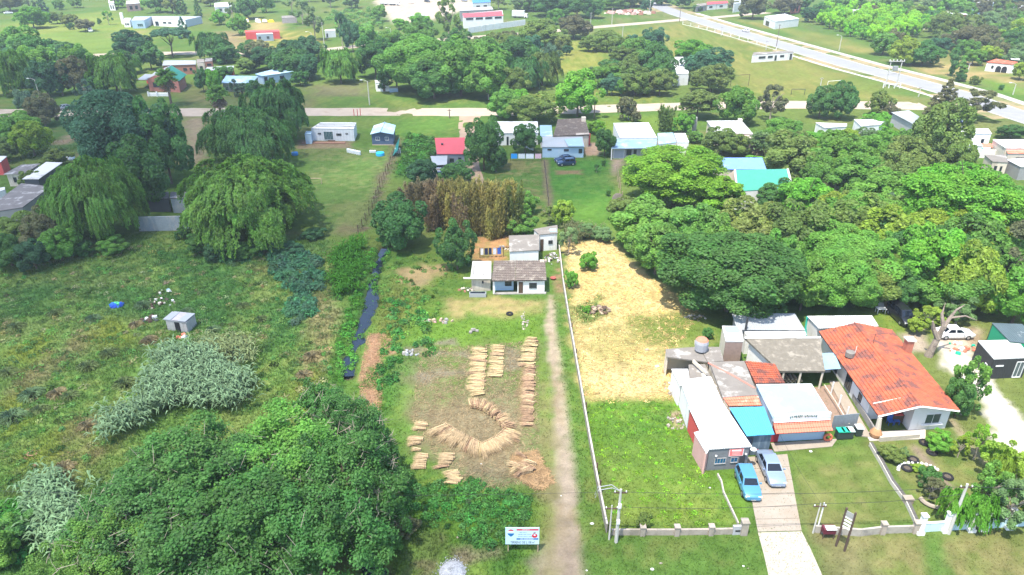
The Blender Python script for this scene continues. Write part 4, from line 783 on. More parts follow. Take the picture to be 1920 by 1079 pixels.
GREENRF = mat('green_sheet', (.060, .30, .215), .45, .06, 2.5)
DGREEN = mat('deep_green_sheet', (.012, .16, .12), .5, .10, 2)
REDRF = mat('red_sheet', (.50, .075, .085), .55, .10, 2.0)
TILE = mat('orange_clay_tile', (.44, .112, .055), .9, .40, .7, dirt=(.17, .07, .055), dirt_amt=.55)
TILEP = mat('pinkish_clay_tile', (.66, .20, .12), .85, .15, .6, dirt=(.72, .36, .26), dirt_amt=.25)
OLDT = mat('weathered_brown_tile', (.185, .150, .125), .95, .3, .5, dirt=(.32, .28, .23), dirt_amt=.35)
SLAB = mat('weathered_roof_slab', (.20, .18, .155), .95, .2, 1.3, dirt=(.42, .40, .36), dirt_amt=.3)
SLABD = mat('dark_roof_slab', (.155, .145, .14), .95, .25, 1.3, dirt=(.38, .37, .36), dirt_amt=.38)
THATCH = mat('grey_thatch', (.18, .16, .125), 1.0, .25, .5, dirt=(.28, .25, .20), dirt_amt=.3, bump=1.0)
PARCH = mat('pale_awning_tile', (.66, .19, .12), .85, .08, .6)
FRAMEW = mat('white_frame', (.72, .72, .70), .6, .06); FRAMED = mat('dark_frame', (.05, .05, .055), .6, .1)
WOODD = mat('dark_wood', (.10, .062, .04), .85, .3, .4); WOODL = mat('pale_wood', (.42, .32, .21), .85, .25, .4); REDDOOR = mat('red_door', (.32, .025, .04), .6, .1)
PANE = glass('window_pane'); PANEB = glass('blue_window_pane', (.01, .10, .20), .1); METALD = mat('dark_metal', (.06, .065, .07), .5, .15, metal=.4)

def roof_patch(mb, A, B, C, D, kind, th=.10, m=0, dens=1.0):
    """A,B along the low edge, C,D along the high edge (D above A); corrugated sheet, tile courses or plain slab"""
    A, B, C, D = map(Vector, (A, B, C, D)); nrm = (B - A).cross(D - A).normalized()
    if nrm.z < 0: nrm = -nrm
    wid = max((B - A).length, (C - D).length); slope = max((D - A).length, (C - B).length)
    if kind == 'slab' or kind == 'flat': nu, nv = 1, 1
    elif kind == 'metal': nu = max(8, min(150, int(wid / (.11 / dens)))); nv = 1
    else: nu = max(8, min(130, int(wid / (.13 / dens)))); nv = max(3, min(30, int(slope / .36)))
    base = len(mb.v); rows = []
    def pt(u, v, off): return A.lerp(B, u).lerp(D.lerp(C, u), v) + nrm * off
    vs = [(0, 0), (1, 0)] if nv == 1 else [q for k in range(nv) for q in ((k / nv, .07), ((k + .995) / nv, 0.0))]
    for v, lift in vs:
        row = []
        for k in range(nu + 1):
            off = lift
            if kind == 'metal': off += .022 * (1 if k % 2 else -1)
            elif kind == 'tile': off += .07 * abs(sin(k * pi / 2))  + (rnd.uniform(-.012, .012))
            mb.v.append(tuple(pt(k / nu, v, off))); row.append(len(mb.v) - 1)
        rows.append(row)
    for r0, r1 in zip(rows, rows[1:]):
        for k in range(nu): mb.f.append((r0[k], r0[k + 1], r1[k + 1], r1[k])); mb.m.append(m)
    lo = [A - nrm * th, B - nrm * th, C - nrm * th, D - nrm * th]; up = [A - nrm * .03, B - nrm * .03, C - nrm * .03, D - nrm * .03] if kind != 'slab' and kind != 'flat' else [A, B, C, D]
    mb.face(lo[::-1], m)
    for k in range(4): mb.face([lo[k], lo[(k + 1) % 4], up[(k + 1) % 4], up[k]], m)

class Bld:
    def __init__(s, name, label, cat, at, group=None):
        p = P(*at); s.o = empty(name, (p.x, p.y, 0), label, cat, group); s.walls = {}; s.at = p
    def w(s, p): return Vector(p) - s.o.location
    def quad(s, px, z):
        zs = z if hasattr(z, '__len__') else ([z] * 4); return [P(q[0], q[1], zz) for q, zz in zip(px, zs)]
    def block(s, px, z, wall, roof, rk='metal', oh=.18, th=.10, inset=(0, 0, 0, 0), sides='FRBL', parapet=0, wall_name='wall', roof_name='roof', side_mats=None, z0=-.05, wt=.16):
        """px: roof corners front-left, front-right, back-right, back-left as surveyed at height z"""
        c = s.quad(px, z); cen = sum(c, Vector()) / 4
        if (c[1] - c[0]).cross(c[3] - c[0]).z < 0: c = [c[1], c[0], c[3], c[2]]
        ins = []
        for k in range(4):                               # move each wall in by the overhang, then by its own inset
            a, b, d = c[k], c[(k + 1) % 4], c[k - 1]; e1 = (b - a); e1.z = 0; L1 = e1.length; e1.normalize(); e2 = (d - a); e2.z = 0; L2 = e2.length; e2.normalize()
            i1 = oh + inset[k]; i2 = oh + inset[k - 1]
            sn = abs(e1.x * e2.y - e1.y * e2.x) + 1e-6; q = a + e2 * min(i1 / sn, L2 * .45) + e1 * min(i2 / sn, L1 * .45); ins.append(q)
        def ztop(q):                                     # roof height above a plan point
            A, B, D = c[0], c[1], c[3]; n = (B - A).cross(D - A)
            return A.z - (n.x * (q.x - A.x) + n.y * (q.y - A.y)) / n.z
        top = [ztop(q) - th - .02 + (parapet if rk == 'para' else 0) for q in ins]
        for k, nm in enumerate('FRBL'):
            if nm not in sides: continue
            a, b = ins[k], ins[(k + 1) % 4]; e = (b - a); e.z = 0; L = e.length; e.normalize(); n = Vector((e.y, -e.x, 0)); mb = MB()
            a2 = a + e * (wt if k % 2 else 0); b2 = b - e * (wt if k % 2 else 0)
            poly = [a2, b2, b2 - n * wt, a2 - n * wt]; mb.prism([s.w(p).xy for p in poly], z0, [top[k], top[(k + 1) % 4], top[(k + 1) % 4], top[k]])
            m_ = (side_mats or {}).get(nm, wall); mb.build(wall_name, m_, s.o); s.walls[nm] = (a.copy(), e.copy(), n.copy(), L, min(top[k], top[(k + 1) % 4]))
        cc = [s.w(p) for p in c]
        if rk == 'metal' and s.at.y < 92:                  # near roofs: every sheet a part, overlapping and slightly uneven
            ns = max(3, round((cc[1] - cc[0]).length / 1.05))
            for k in range(ns):
                u0, u1 = k / ns - .004, (k + 1) / ns + .012; dz = Vector((0, 0, rnd.uniform(0, .025) + .012 * (k % 2))); q = [cc[0].lerp(cc[1], u0), cc[0].lerp(cc[1], u1), cc[3].lerp(cc[2], u1), cc[3].lerp(cc[2], u0)]
                mb = MB(); roof_patch(mb, *[p + dz for p in q], rk, th * .6); mb.build('roof_sheet', roof, s.o)
            s.c = c; return s
        mb = MB()
        if rk == 'para':
            pz = parapet; mb.prism([p.xy for p in [q.lerp(sum(cc, Vector()) / 4, .01) for q in cc]], cc[0].z - th - .01, [p.z for p in cc])
        else: roof_patch(mb, cc[0], cc[1], cc[2], cc[3], rk, th)
        mb.build(roof_name, roof, s.o); s.c = c; return s
    def gable(s, e, r, ze, zr, wall, roof, rk='metal', oh=.3, th=.12, front_inset=0, roof2=None, side_mats=None):
        """e: eave corners front-left, front-right, back-right, back-left; r: ridge ends front, back"""
        E = [P(q[0], q[1], ze) for q in e]; R = [P(q[0], q[1], zr) for q in r]
        for (a, b, rr, mm) in ((E[0], E[3], (R[1], R[0]), roof), (E[2], E[1], (R[0], R[1]), roof2 or roof)):
            mb = MB(); q = [s.w(p) for p in ((b, a, rr[1], rr[0]) if a is E[0] else (b, a, rr[1], rr[0]))]
            roof_patch(mb, *q, rk, th); mb.build('roof', mm, s.o)
        mb = MB(); mb.tube([s.w(R[0]) + Vector((0, 0, .05)), s.w(R[1]) + Vector((0, 0, .05))], .11, 6); mb.build('ridge_cap', roof, s.o)
        ax = (R[1] - R[0]).normalized(); cross = Vector((ax.y, -ax.x, 0)); I = []
        for k, (pt, sx, sy) in enumerate(zip(E, (1, -1, -1, 1), (1, 1, -1, -1))): I.append(pt + cross * oh * (1 if (pt - R[0]).dot(cross) < 0 else -1) + ax * (oh + (front_inset if k < 2 else 0)) * (1 if k < 2 else -1))
        drop = (zr - ze) * oh / max(.5, (E[1] - E[0]).length / 2); zt = ze + drop - th
        for k, nm in enumerate('FRBL'):
            a, b = I[k], I[(k + 1) % 4]; ed = b - a; ed.z = 0; L = ed.length; ed.normalize(); n = Vector((ed.y, -ed.x, 0)); mb = MB()
            if nm in 'RL':
                a, b = a + ed * .17, b - ed * .17; mb.prism([s.w(p).xy for p in (a, b, b - n * .16, a - n * .16)], -.05, zt)
            else:
                mid = R[0] + ax * (oh + front_inset) if nm == 'F' else R[1] - ax * oh; t = max(.05, min(.95, (mid - a).dot(ed) / L)); f = [s.w(p) for p in (a, b)]; m3 = f[0] + (f[1] - f[0]) * t
                pr = [(f[0], -.05), (f[1], -.05), (f[1], zt), (m3, zr - th - .04), (f[0], zt)]; o1 = [Vector((p.x, p.y, z)) for p, z in pr]; o2 = [p - n * .16 for p in o1]
                mb.face(o1); mb.face(o2[::-1])
                for j in range(5): mb.face([o1[(j + 1) % 5], o1[j], o2[j], o2[(j + 1) % 5]])
            mb.build('wall', (side_mats or {}).get(nm, wall), s.o); s.walls[nm] = (a.copy(), ed.copy(), n.copy(), L, zt)
        s.E, s.R = E, R; return s
    def hole(s, side, u0, u1, z0, z1, kind='window', frame=None, pane=None, bars=1, depth_=.05):
        """a window or door set on a wall: frame (ring) with pane behind its face"""
        a, e, n, L, zt = s.walls[side]; u0, u1 = (u0 * L, u1 * L) if u1 <= 1.0001 else (u0, u1); z1 = min(z1, zt - .08); fw = min(.07, (u1 - u0) * .15)
        def q(u, z, d): return s.w(a + e * u + n * d) + Vector((0, 0, z - a.z)) if False else Vector((*(s.w(a + e * u + n * d)).xy, z))
        def bar(mb, ua, ub, za, zb, d0, d1):
            p = [q(ua, za, d0), q(ub, za, d0), q(ub, za, d1), q(ua, za, d1)]; mb.prism([x.xy for x in p], za, zb)
        if kind == 'door':
            mb = MB(); bar(mb, u0, u1, max(z0, .02), z1, .003, depth_); d = mb.build('door', pane or WOODD, s.o); hb = MB(); bar(hb, u1 - .16, u1 - .10, (z0 + z1) / 2, (z0 + z1) / 2 + .12, depth_ + .002, depth_ + .05); hb.build('handle', METALD, d); return d
        mb = MB(); bar(mb, u0, u1, z0, z0 + fw, .003, depth_ + .03); bar(mb, u0, u1, z1 - fw, z1, .003, depth_); bar(mb, u0, u0 + fw, z0 + fw, z1 - fw, .003, depth_); bar(mb, u1 - fw, u1, z0 + fw, z1 - fw, .003, depth_)
        for k in range(bars):
            um = u0 + (u1 - u0) * (k + 1) / (bars + 1); bar(mb, um - fw * .3, um + fw * .3, z0 + fw, z1 - fw, .003, depth_ - .01)
        f = mb.build('window', frame or FRAMEW, s.o); pb = MB(); bar(pb, u0 + fw * .9, u1 - fw * .9, z0 + fw * .9, z1 - fw * .9, .002, depth_ * .4); pb.build('pane', pane or PANE, f); return f
    def part(s, name, m, fn):
        mb = MB(); fn(mb); return mb.build(name, m, s.o)
    def L(s, px, py, z=0): return s.w(P(px, py, z))
    def box(s, name, px, py, z, d, m, rz=0, parent=None):
        mb = MB(); c = s.L(px, py, z); mb.box((c.x, c.y, z + d[2] / 2), d, rz); return mb.build(name, m, parent or s.o)

# --- low whitewashed cottage in the plot
b = Bld('cottage', 'low whitewashed cottage with mossy brown tiled roof at the end of the footpath', 'house', (975, 545))
b.block([(967, 527), (1025, 526), (1022, 489), (966, 489)], (2.15, 2.15, 3.2, 3.2), WHITE, OLDT, 'tile', .25, .1); b.hole('F', .43, .71, .85, 1.65, pane=PANE, frame=FRAMED); b.hole('F', .04, .20, 0, 1.85, 'door')
b.block([(922, 527.5), (966.6, 527), (965.6, 489), (926, 489.5)], (2.15, 2.15, 3.2, 3.2), PALEB, OLDT, 'tile', .25, .1, inset=(1.1, 0, 0, 0), sides='FBL'); b.hole('F', .55, .9, .7, 1.5, frame=FRAMED)
b.part('porch_post', WHITE, lambda m: m.box((*b.L(926, 551).xy, .95), (.25, .25, 2.0))); b.part('porch_kerb', CONCG, lambda m: m.prism([b.L(*q).xy for q in ((926, 553), (1024, 552), (1024, 548), (926, 549))], 0, .12))
b.block([(882, 522), (921, 521), (921, 490), (886, 490)], (2.1, 2.1, 2.15, 2.15), CREAM, mat('pale_roof_slab', (.56, .54, .50), .9, .14, 1, dirt=(.38, .36, .33), dirt_amt=.3), 'slab', .12, .12); b.hole('F', .55, .64, 1.2, 1.6, frame=FRAMED, bars=0)
for x in (888, 907): b.part('roof_seam', CONCG, lambda m, x=x: m.box((*((b.L(x, 506, 2.2)).xy), 2.2), (.10, 3.6, .08)))
b.part('eave_log', mat('pale_log', (.66, .60, .50), .9, .12), lambda m: m.tube([b.L(869, 522, 2.15), b.L(921, 522.5, 2.15)], .14, 7))
b.block([(955, 472), (1011, 469), (1011, 440), (954, 442)], (2.7, 2.7, 2.85, 2.85), WHITE, SLAB, 'slab', .1, .12); b.block([(1011.5, 440), (1046, 437), (1045, 422), (1000, 430)], (2.9, 2.9, 2.9, 2.9), WHITE, SLAB, 'slab', .1, .12); b.hole('F', .03, .22, 0, 2.0, 'door'); b.hole('F', .5, .75, 1.1, 1.7, frame=FRAMED, bars=0)
b.box('chimney', 1016, 497, 2.6, (.6, .5, .7), CREAM); b.part('roof_patch', mat('blue_patch', (.35, .6, .72), .6, .1), lambda m: m.box((*b.L(1037, 432, 2.95).xy, 2.95), (1.0, 1.1, .06)))
# --- orange tiled house
b = Bld('tiled_house', 'long white house under a big orange clay tiled gable roof', 'house', (1690, 740)); TH = b
ze, zr = 2.55, 3.95; el0, er0, er1, el1, r0, r1 = (1647, 781), (1799, 771), (1672, 620), (1535, 622), (1727, 762), (1602, 606)
b.gable([el0, er0, er1, el1], [r0, r1], ze, zr, WHITE, TILE, 'tile', .45, .14, front_inset=2.3)
# front room to the right of the porch: a white wall forward of the porch wall, with its own side
a, e, n, L, zt = b.walls['F']; ax = (b.R[1] - b.R[0]).normalized(); f0 = a + e * L * .47; f1 = a + e * L * .995; mid = a + e * L * .52
def fr(p, d): return p - ax * d
pts = [fr(f0, 2.25), fr(f1, 2.25)]; tp = [zt + (zr - zt) * .93, zt + .02]
o1 = [Vector((*b.w(pts[0]).xy, -.05)), Vector((*b.w(pts[1]).xy, -.05)), Vector((*b.w(pts[1]).xy, zt - .02)), Vector((*b.w(fr(mid, 2.25)).xy, zr - .24)), Vector((*b.w(pts[0]).xy, zr - .34))]; o2 = [p + Vector((*(ax * .18).xy, 0)) for p in o1]
def fw_(m):
    m.face(o1); m.face(o2[::-1])
    for j in range(5): m.face([o1[(j + 1) % 5], o1[j], o2[j], o2[(j + 1) % 5]])
b.part('front_wall', WHITE, fw_); b.part('side_wall', WHITE, lambda m: m.prism([b.w(p).xy for p in (fr(f0, 2.05), fr(f0, .02), fr(f0 + e * .18, .02), fr(f0 + e * .18, 2.05))], -.05, zr - .45)); b.part('side_wall', WHITE, lambda m: m.prism([b.w(p).xy for p in (fr(f1 - e * .18, 2.05), fr(f1 - e * .18, .02), fr(f1, .02), fr(f1, 2.05))], -.05, zt - .05))
b.walls['F'] = (pts[0], e, n, (pts[1] - pts[0]).length, zt); b.hole('F', .36, .78, .75, 2.0, frame=FRAMEW, pane=glass('dim_pane', (.04, .07, .07), .1), bars=1); b.part('window_sill', WHITE, lambda m: m.box((*b.w(pts[0] + e * .57 * (pts[1] - pts[0]).length + n * .12).xy, .70), (2.3, .24, .08), atan2(e.y, e.x)))
b.walls['F'] = (a, e, n, L, zt); b.hole('F', .22, .36, 0, 2.1, 'door')
for nm, q in (('white_bargeboard', (el0, r0)), ('white_bargeboard', (r0, er0))): b.part('bargeboard', WHITE, lambda m, q=q: m.tube([b.w(P(*q[0], ze if q[0] != r0 else zr)) - Vector((0, 0, .05)), b.w(P(*q[1], ze if q[1] != r0 else zr)) - Vector((0, 0, .05))], .10, 4))
b.hole('L', .30, .38, .3, 2.1, frame=FRAMED); b.hole('L', .55, .66, .3, 2.15, frame=FRAMED, bars=2); b.hole('L', .80, .86, .9, 1.8, frame=FRAMED)
b.part('porch_pillar', CREAM, lambda m: m.tube([b.L(1643, 818, 0), b.L(1650, 783, 2.4)], [.34, .20], 8))
cm = b.part('chimney', mat('chimney_brick', (.45, .17, .11), .9, .25, .3), lambda m: m.box((*b.L(1701, 655, 3.0).xy, 3.3), (.75, .75, 1.9))); b.part('chimney_cap', WHITE, lambda m: m.box((*b.L(1701, 655, 3.0).xy, 4.32), (1.0, 1.0, .14)))
b.part('roof_vent', SLAB, lambda m: m.tube([b.L(1593, 668, 3.1), b.L(1593, 668, 3.1) + Vector((0, 0, .55)), b.L(1593, 668, 3.1) + Vector((0, 0, .6))], [.5, .5, .25], 10))
b.part('antenna', METALD, lambda m: (m.tube([b.L(1636, 648, 3.7), b.L(1636, 648, 3.7) + Vector((0, 0, 1.5))], .03, 4), m.tube([b.L(1636, 648, 3.7) + Vector((-.5, 0, 1.4)), b.L(1636, 648, 3.7) + Vector((1.6, .3, 1.4))], .03, 4)))
b.part('roof_kerb', mat('lime_mortar', (.62, .55, .46), .9, .2), lambda m: m.tube([b.L(1637, 757, 2.75), b.L(1700, 745, 3.72)], .07, 5)); b.part('mast', WHITE, lambda m: m.tube([b.L(1602, 668, 3.1), b.L(1602, 668, 3.1) + Vector((0, 0, 1.3))], .03, 4))
# --- corner shop with the dark grey front
b = Bld('corner_shop', 'white sheet roofed corner shop with dark grey front and red sign', 'shop', (1360, 850)); CS = b
b.block([(1329, 843), (1409, 838), (1356, 758), (1291, 763)], (2.65, 2.65, 2.75, 2.75), GREYR, WHITER, 'metal', .10, .12, side_mats={'L': REDW, 'F': mat('slate_grey_front', (.17, .175, .185), .85, .12, 1.2)})
b.hole('F', .17, .46, .75, 1.45, frame=mat('grey_sill', (.34, .33, .32), .8, .1), pane=PANEB, bars=3); b.hole('F', .57, .76, .80, 1.45, frame=mat('grey_sill', (.34, .33, .32), .8, .1), pane=PANEB, bars=1); b.hole('F', .80, .93, 0, 1.7, 'door', pane=FRAMED)
a, e, n, L, zt = b.walls['F']
def on(u, z, d): q = b.w(a + e * u * L + n * d); return Vector((q.x, q.y, z))
def board(m, u0, u1, z0, z1, d0, d1): m.prism([on(u0, 0, d0).xy, on(u1, 0, d0).xy, on(u1, 0, d1).xy, on(u0, 0, d1).xy], z0, z1)
sg = b.part('shop_sign', mat('red_sign', (.72, .17, .16), .6, .06), lambda m: board(m, .50, .86, 1.62, 2.42, .01, .07)); mb = MB(); board(mb, .56, .80, 2.22, 2.36, .072, .08); mb.build('sign_heading', FRAMEW, sg); mb = MB(); board(mb, .50, .515, 1.62, 2.42, .072, .08); board(mb, .845, .86, 1.62, 2.42, .072, .08); board(mb, .515, .845, 1.62, 1.65, .072, .08); mb.build('sign_border', FRAMEW, sg)
for zz, w_ in ((2.10, .26), (1.95, .22), (1.80, .25)): mb = MB(); board(mb, .58, .58 + w_ * .85, zz, zz + .05, .072, .078); mb.build('sign_line', mat('pale_pink', (.8, .5, .45), .7, .05), sg)
for u in (.18, .92): b.part('wall_lamp', FRAMEW, lambda m, u=u: m.lathe([(.02, 0), (.10, .04), (.10, .14), (.03, .18)], on(u, 1.75, .14), 8))
b.block([(1325, 851), (1330, 843), (1311, 808), (1301, 811)], 2.55, PINKW, WHITER, 'slab', .03, .1, sides='FL'); b.block([(1293, 762.5), (1355, 757), (1332, 706), (1275, 713)], 2.85, WHITE, WHITER, 'metal', .05, .14, sides='RBL'); b.block([(1275, 724), (1293, 712), (1290, 692), (1259, 692)], 2.75, WHITE, WHITER, 'slab', .05, .14, sides='BL')
b.part('roof_stain_bar', GALV, lambda m: m.box((*b.L(1296, 738, 2.95).xy, 2.95), (.06, 4.6, .04), -.12)); b.part('dish', FRAMEW, lambda m: m.lathe([(.05, 0), (.28, .10), (.30, .16)], (*b.L(1412, 845, 2.2).xy, 2.2), 10))
# --- concrete house behind it
b = Bld('concrete_house', 'weathered concrete roofed house behind the corner shop', 'house', (1340, 700))
b.block([(1250, 669), (1326, 679), (1311, 650), (1248, 655)], 2.7, CREAM, SLAB, 'slab', .02, .14, sides='BL'); b.block([(1327, 679), (1357, 677), (1349, 651), (1312, 650)], 2.75, CREAM, SLAB, 'slab', .02, .14, sides='RBL'); b.block([(1293, 711.5), (1332, 705.5), (1322, 683), (1291, 684)], 2.5, CREAM, SLAB, 'slab', .02, .14, sides='')
b.block([(1355, 745), (1421, 741), (1396, 677), (1330, 679)], 2.9, CREAM, SLAB, 'slab', .02, .16); b.part('mortar_line', mat('red_mortar', (.60, .20, .15), .9, .2), lambda m: m.tube([b.L(1328, 681, 2.93), b.L(1372, 703, 2.93), b.L(1415, 728, 2.93)], .09, 5))
b.block([(1367, 762), (1428, 761), (1421, 742), (1355, 746)], (2.3, 2.3, 2.8, 2.8), CREAM, TILEP, 'tile', .02, .1, sides='FRL'); b.block([(1417, 720), (1472, 719), (1453, 683), (1396, 677)], (2.6, 2.6, 3.0, 3.0), CREAM, TILE, 'tile', .1, .12)
b.block([(1361, 640), (1394, 640), (1390, 612), (1354, 611)], 3.5, CREAM, WHITER, 'slab', .03, .14, side_mats={'F': mat('stained_brick', (.30, .21, .17), .9, .25, .4)}); b.part('roof_hatch', GALVB, lambda m: m.box((*b.L(1373, 618, 3.53).xy, 3.54), (1.7, 1.3, .08)))
for x, y in ((1312, 690), (1329, 716)): b.part('roof_wall', CREAM, lambda m, x=x, y=y: m.box((*b.L(x, y, 2.9).xy, 2.95), (.2, 2.6, .35), .35))
tk = empty('water_tank', P(1314, 657, 2.85), 'grey roof water tank with red lid on the concrete house', 'water tank'); mb = MB(); mb.lathe([(.55, 0), (.72, .1), (.78, 1.0), (.70, 1.35)], n=12); mb.build('tank', mat('grey_plastic', (.34, .35, .37), .6, .1), tk); mb = MB(); mb.lathe([(.70, 1.36), (.55, 1.52), (.3, 1.58)], n=12); mb.build('lid', TILEP, tk)
b.part('chimney_pipe', METALD, lambda m: m.tube([b.L(1398, 618, 3), b.L(1398, 618, 3) + Vector((0, 0, 1.6))], .14, 7)); b.box('rubble_wall', 1240 + 70, 648, 2.85, (.9, .6, .5), CREAM)
# --- garage
b = Bld('garage', 'turquoise sheet roofed garage with dark corrugated gate', 'garage', (1425, 820))
b.block([(1401, 818), (1452, 815), (1432, 763), (1368, 765)], (2.7, 2.7, 3.0, 3.0), DARKR, SKYB, 'metal', .08, .1, inset=(.3, 0, 0, 0)); a, e, n, L, zt = b.walls['F']
g = MB()
for k in range(22): q0 = b.w(a + e * (L * .32 + k * L * .67 / 22) + n * .05); g.box((q0.x, q0.y, 1.25), (L * .67 / 22 * .55, .06, 2.4), atan2(e.y, e.x))
g.prism([b.w(a + e * u * L + n * d).xy for u, d in ((.30, .01), (.99, .01), (.99, .03), (.30, .03))], .02, 2.5); g.build('corrugated_gate', mat('blue_grey_gate', (.13, .19, .24), .6, .2, .4, dirt=(.25, .31, .35), dirt_amt=.3, streak=.15), b.o); b.hole('F', .03, .26, 0, 2.1, 'door', pane=mat('dark_blue_door', (.03, .05, .09), .6, .1))
# --- pale blue shop with the orange awning
b = Bld('blue_shop', 'pale blue flat roofed shop with orange tiled awning and lettered parapet', 'shop', (1500, 800))
b.block([(1449, 784), (1556, 778), (1521, 721), (1418, 722)], 3.05, PALEB, mat('pale_blue_roof', (.26, .36, .42), .7, .08, 1.5, dirt=(.36, .42, .45), dirt_amt=.35), 'slab', .06, .15); a, e, n, L, zt = b.walls['F']
def on2(u, z, d): q = b.w(a + e * u * L + n * d); return Vector((q.x, q.y, z))
b.part('parapet', WHITER, lambda m: m.prism([on2(u, 0, d).xy for u, d in ((-.01, .02), (1.01, .02), (1.01, .28), (-.01, .28))], 2.72, 3.42)); b.part('parapet_cap', mat('lilac_band', (.50, .54, .66), .8, .08), lambda m: m.prism([on2(u, 0, d).xy for u, d in ((-.005, .285), (1.005, .285), (1.005, .30), (-.005, .30))], 2.74, 3.0))
b.part('roof_edge', WHITER, lambda m: m.tube([b.L(1521, 721, 3.1), b.L(1556, 778, 3.1)], .09, 4)); b.part('roof_edge', WHITER, lambda m: m.tube([b.L(1418, 722, 3.1), b.L(1521, 721, 3.1)], .09, 4))
mb = MB(); roof_patch(mb, on2(.0, 1.95, 1.15), on2(1.0, 1.95, 1.15), on2(1.0, 2.66, .03), on2(0, 2.66, .03), 'tile', .08); mb.build('awning', PARCH, b.o); b.part('awning_edge', WHITE, lambda m: m.tube([on2(0, 2.72, .34), on2(1.0, 2.72, .34)], .07, 4))
b.hole('F', .02, .17, 0, 2.0, 'door', pane=REDDOOR); b.hole('F', .28, .52, 1.1, 1.75, frame=FRAMED, pane=mat('maroon_shutter', (.13, .03, .04), .6, .2), bars=2); b.hole('F', .74, .86, 1.0, 1.75, frame=FRAMED, bars=0)
def text(name, body, size, loc, rot, m, parent, ext=.004, align='CENTER', sx=1.0):
    cu = bpy.data.curves.new(name, 'FONT'); cu.body = body; cu.size = size; cu.extrude = ext; cu.align_x = align; cu.align_y = 'CENTER'; cu.materials.append(m); cu.resolution_u = 2
    o = bpy.data.objects.new(name, cu); COL.objects.link(o); o.parent = parent; o.location = loc; o.rotation_euler = rot; o.scale = (sx, 1, 1); return o
mb = MB(); r_ = random.Random(3)
for k in range(15):                                        # small dark lettering, too worn to read
    u = .27 + k * .0325
    if k in (7,): continue
    for j in range(3): uu = u + r_.uniform(0, .018); z = 3.02 + r_.uniform(0, .16) + .06 * sin(k / 14 * pi); mb.prism([on2(x, 0, d).xy for x, d in ((uu, .302), (uu + r_.choice((.005, .016)), .302), (uu + .010, .312), (uu, .312))], z, z + r_.choice((.05, .16)))
mb.build('lettering', mat('teal_letter', (.02, .14, .15), .6, .1), b.o)
# --- sheds behind: sheet barn, thatched barbecue shelter, white long shed
b = Bld('sheet_shed', 'grey sheet metal shed under the overhanging trees', 'shed', (1440, 610)); b.block([(1383, 619), (1509, 620), (1489, 588), (1373, 589)], (2.9, 2.9, 3.2, 3.2), GREYR, GALV, 'metal', .2, .08)
b.part('white_wall', WHITE, lambda m: m.prism([b.L(*q, 2.7).xy for q in ((1400, 628), (1512, 628), (1510, 622), (1396, 622))], 0, 2.7))
b = Bld('thatched_shelter', 'open barbecue shelter with grey thatched roof beside the tiled house', 'shelter', (1480, 690)); b.block([(1462, 696), (1547, 696), (1537, 634), (1397, 634)], (2.5, 2.5, 3.3, 3.3), WHITE, THATCH, 'slab', .3, .25, sides='BL')
for x in (1470, 1502, 1543): b.part('post', CREAM, lambda m, x=x: m.tube([b.L(x, 697, 2.3) * 1 - Vector((0, 0, 2.3)), b.L(x, 697, 2.3)], .12, 6))
b.part('wall_cap', WHITER, lambda m: m.tube([b.L(1396, 634, 3.35), b.L(1538, 633, 3.35)], .16, 4)); b.block([(1547, 694), (1577, 692), (1565, 662), (1538, 663)], (2.3, 2.3, 2.5, 2.5), WHITE, GALVB, 'metal', .05, .06, sides='B')
hm = empty('hammock', b.o.location + b.L(1514, 698, 1.0), 'white hammock slung under the thatched shelter', 'hammock'); mb = MB(); pr = None
for k in range(11):
    t = k / 10 * 2 - 1; z = .15 + .75 * t * t; wd = .35 * (1 - t * t * .8); q = (Vector((t * 1.1, -wd, z)), Vector((t * 1.1, wd, z)))
    if pr: mb.face([pr[0], q[0], q[1], pr[1]])
    pr = q
mb.build('cloth', WHITER, hm); mb = MB(); mb.tube([(-1.1, 0, .9), (-1.35, 0, 1.25)], .02, 4); mb.tube([(1.1, 0, .9), (1.35, 0, 1.25)], .02, 4); mb.build('cord', WOODL, hm)
lg = [empty('log_pile', P(1479, 715, 0.2), 'pile of cut logs under the left end of the thatched shelter', 'log pile')]
for k in range(16): mb = MB(); x = -1.1 + (k % 6) * .42 + (k // 6) * .2; z = .12 + (k // 6) * .22; mb.tube([(x, -.5, z), (x + rnd.uniform(-.05, .05), .45, z)], rnd.uniform(.09, .14), 7); mb.build('log', WOODL if k % 2 else BARKP, lg[0])
b = Bld('long_shed', 'long white roofed shed behind the orange tiled house', 'shed', (1580, 605)); b.block([(1536, 616), (1646, 612), (1633, 592), (1514, 593)], (2.8, 2.8, 2.9, 2.9), WHITE, WHITER, 'metal', .1, .1, inset=(.4, 0, 0, 0))
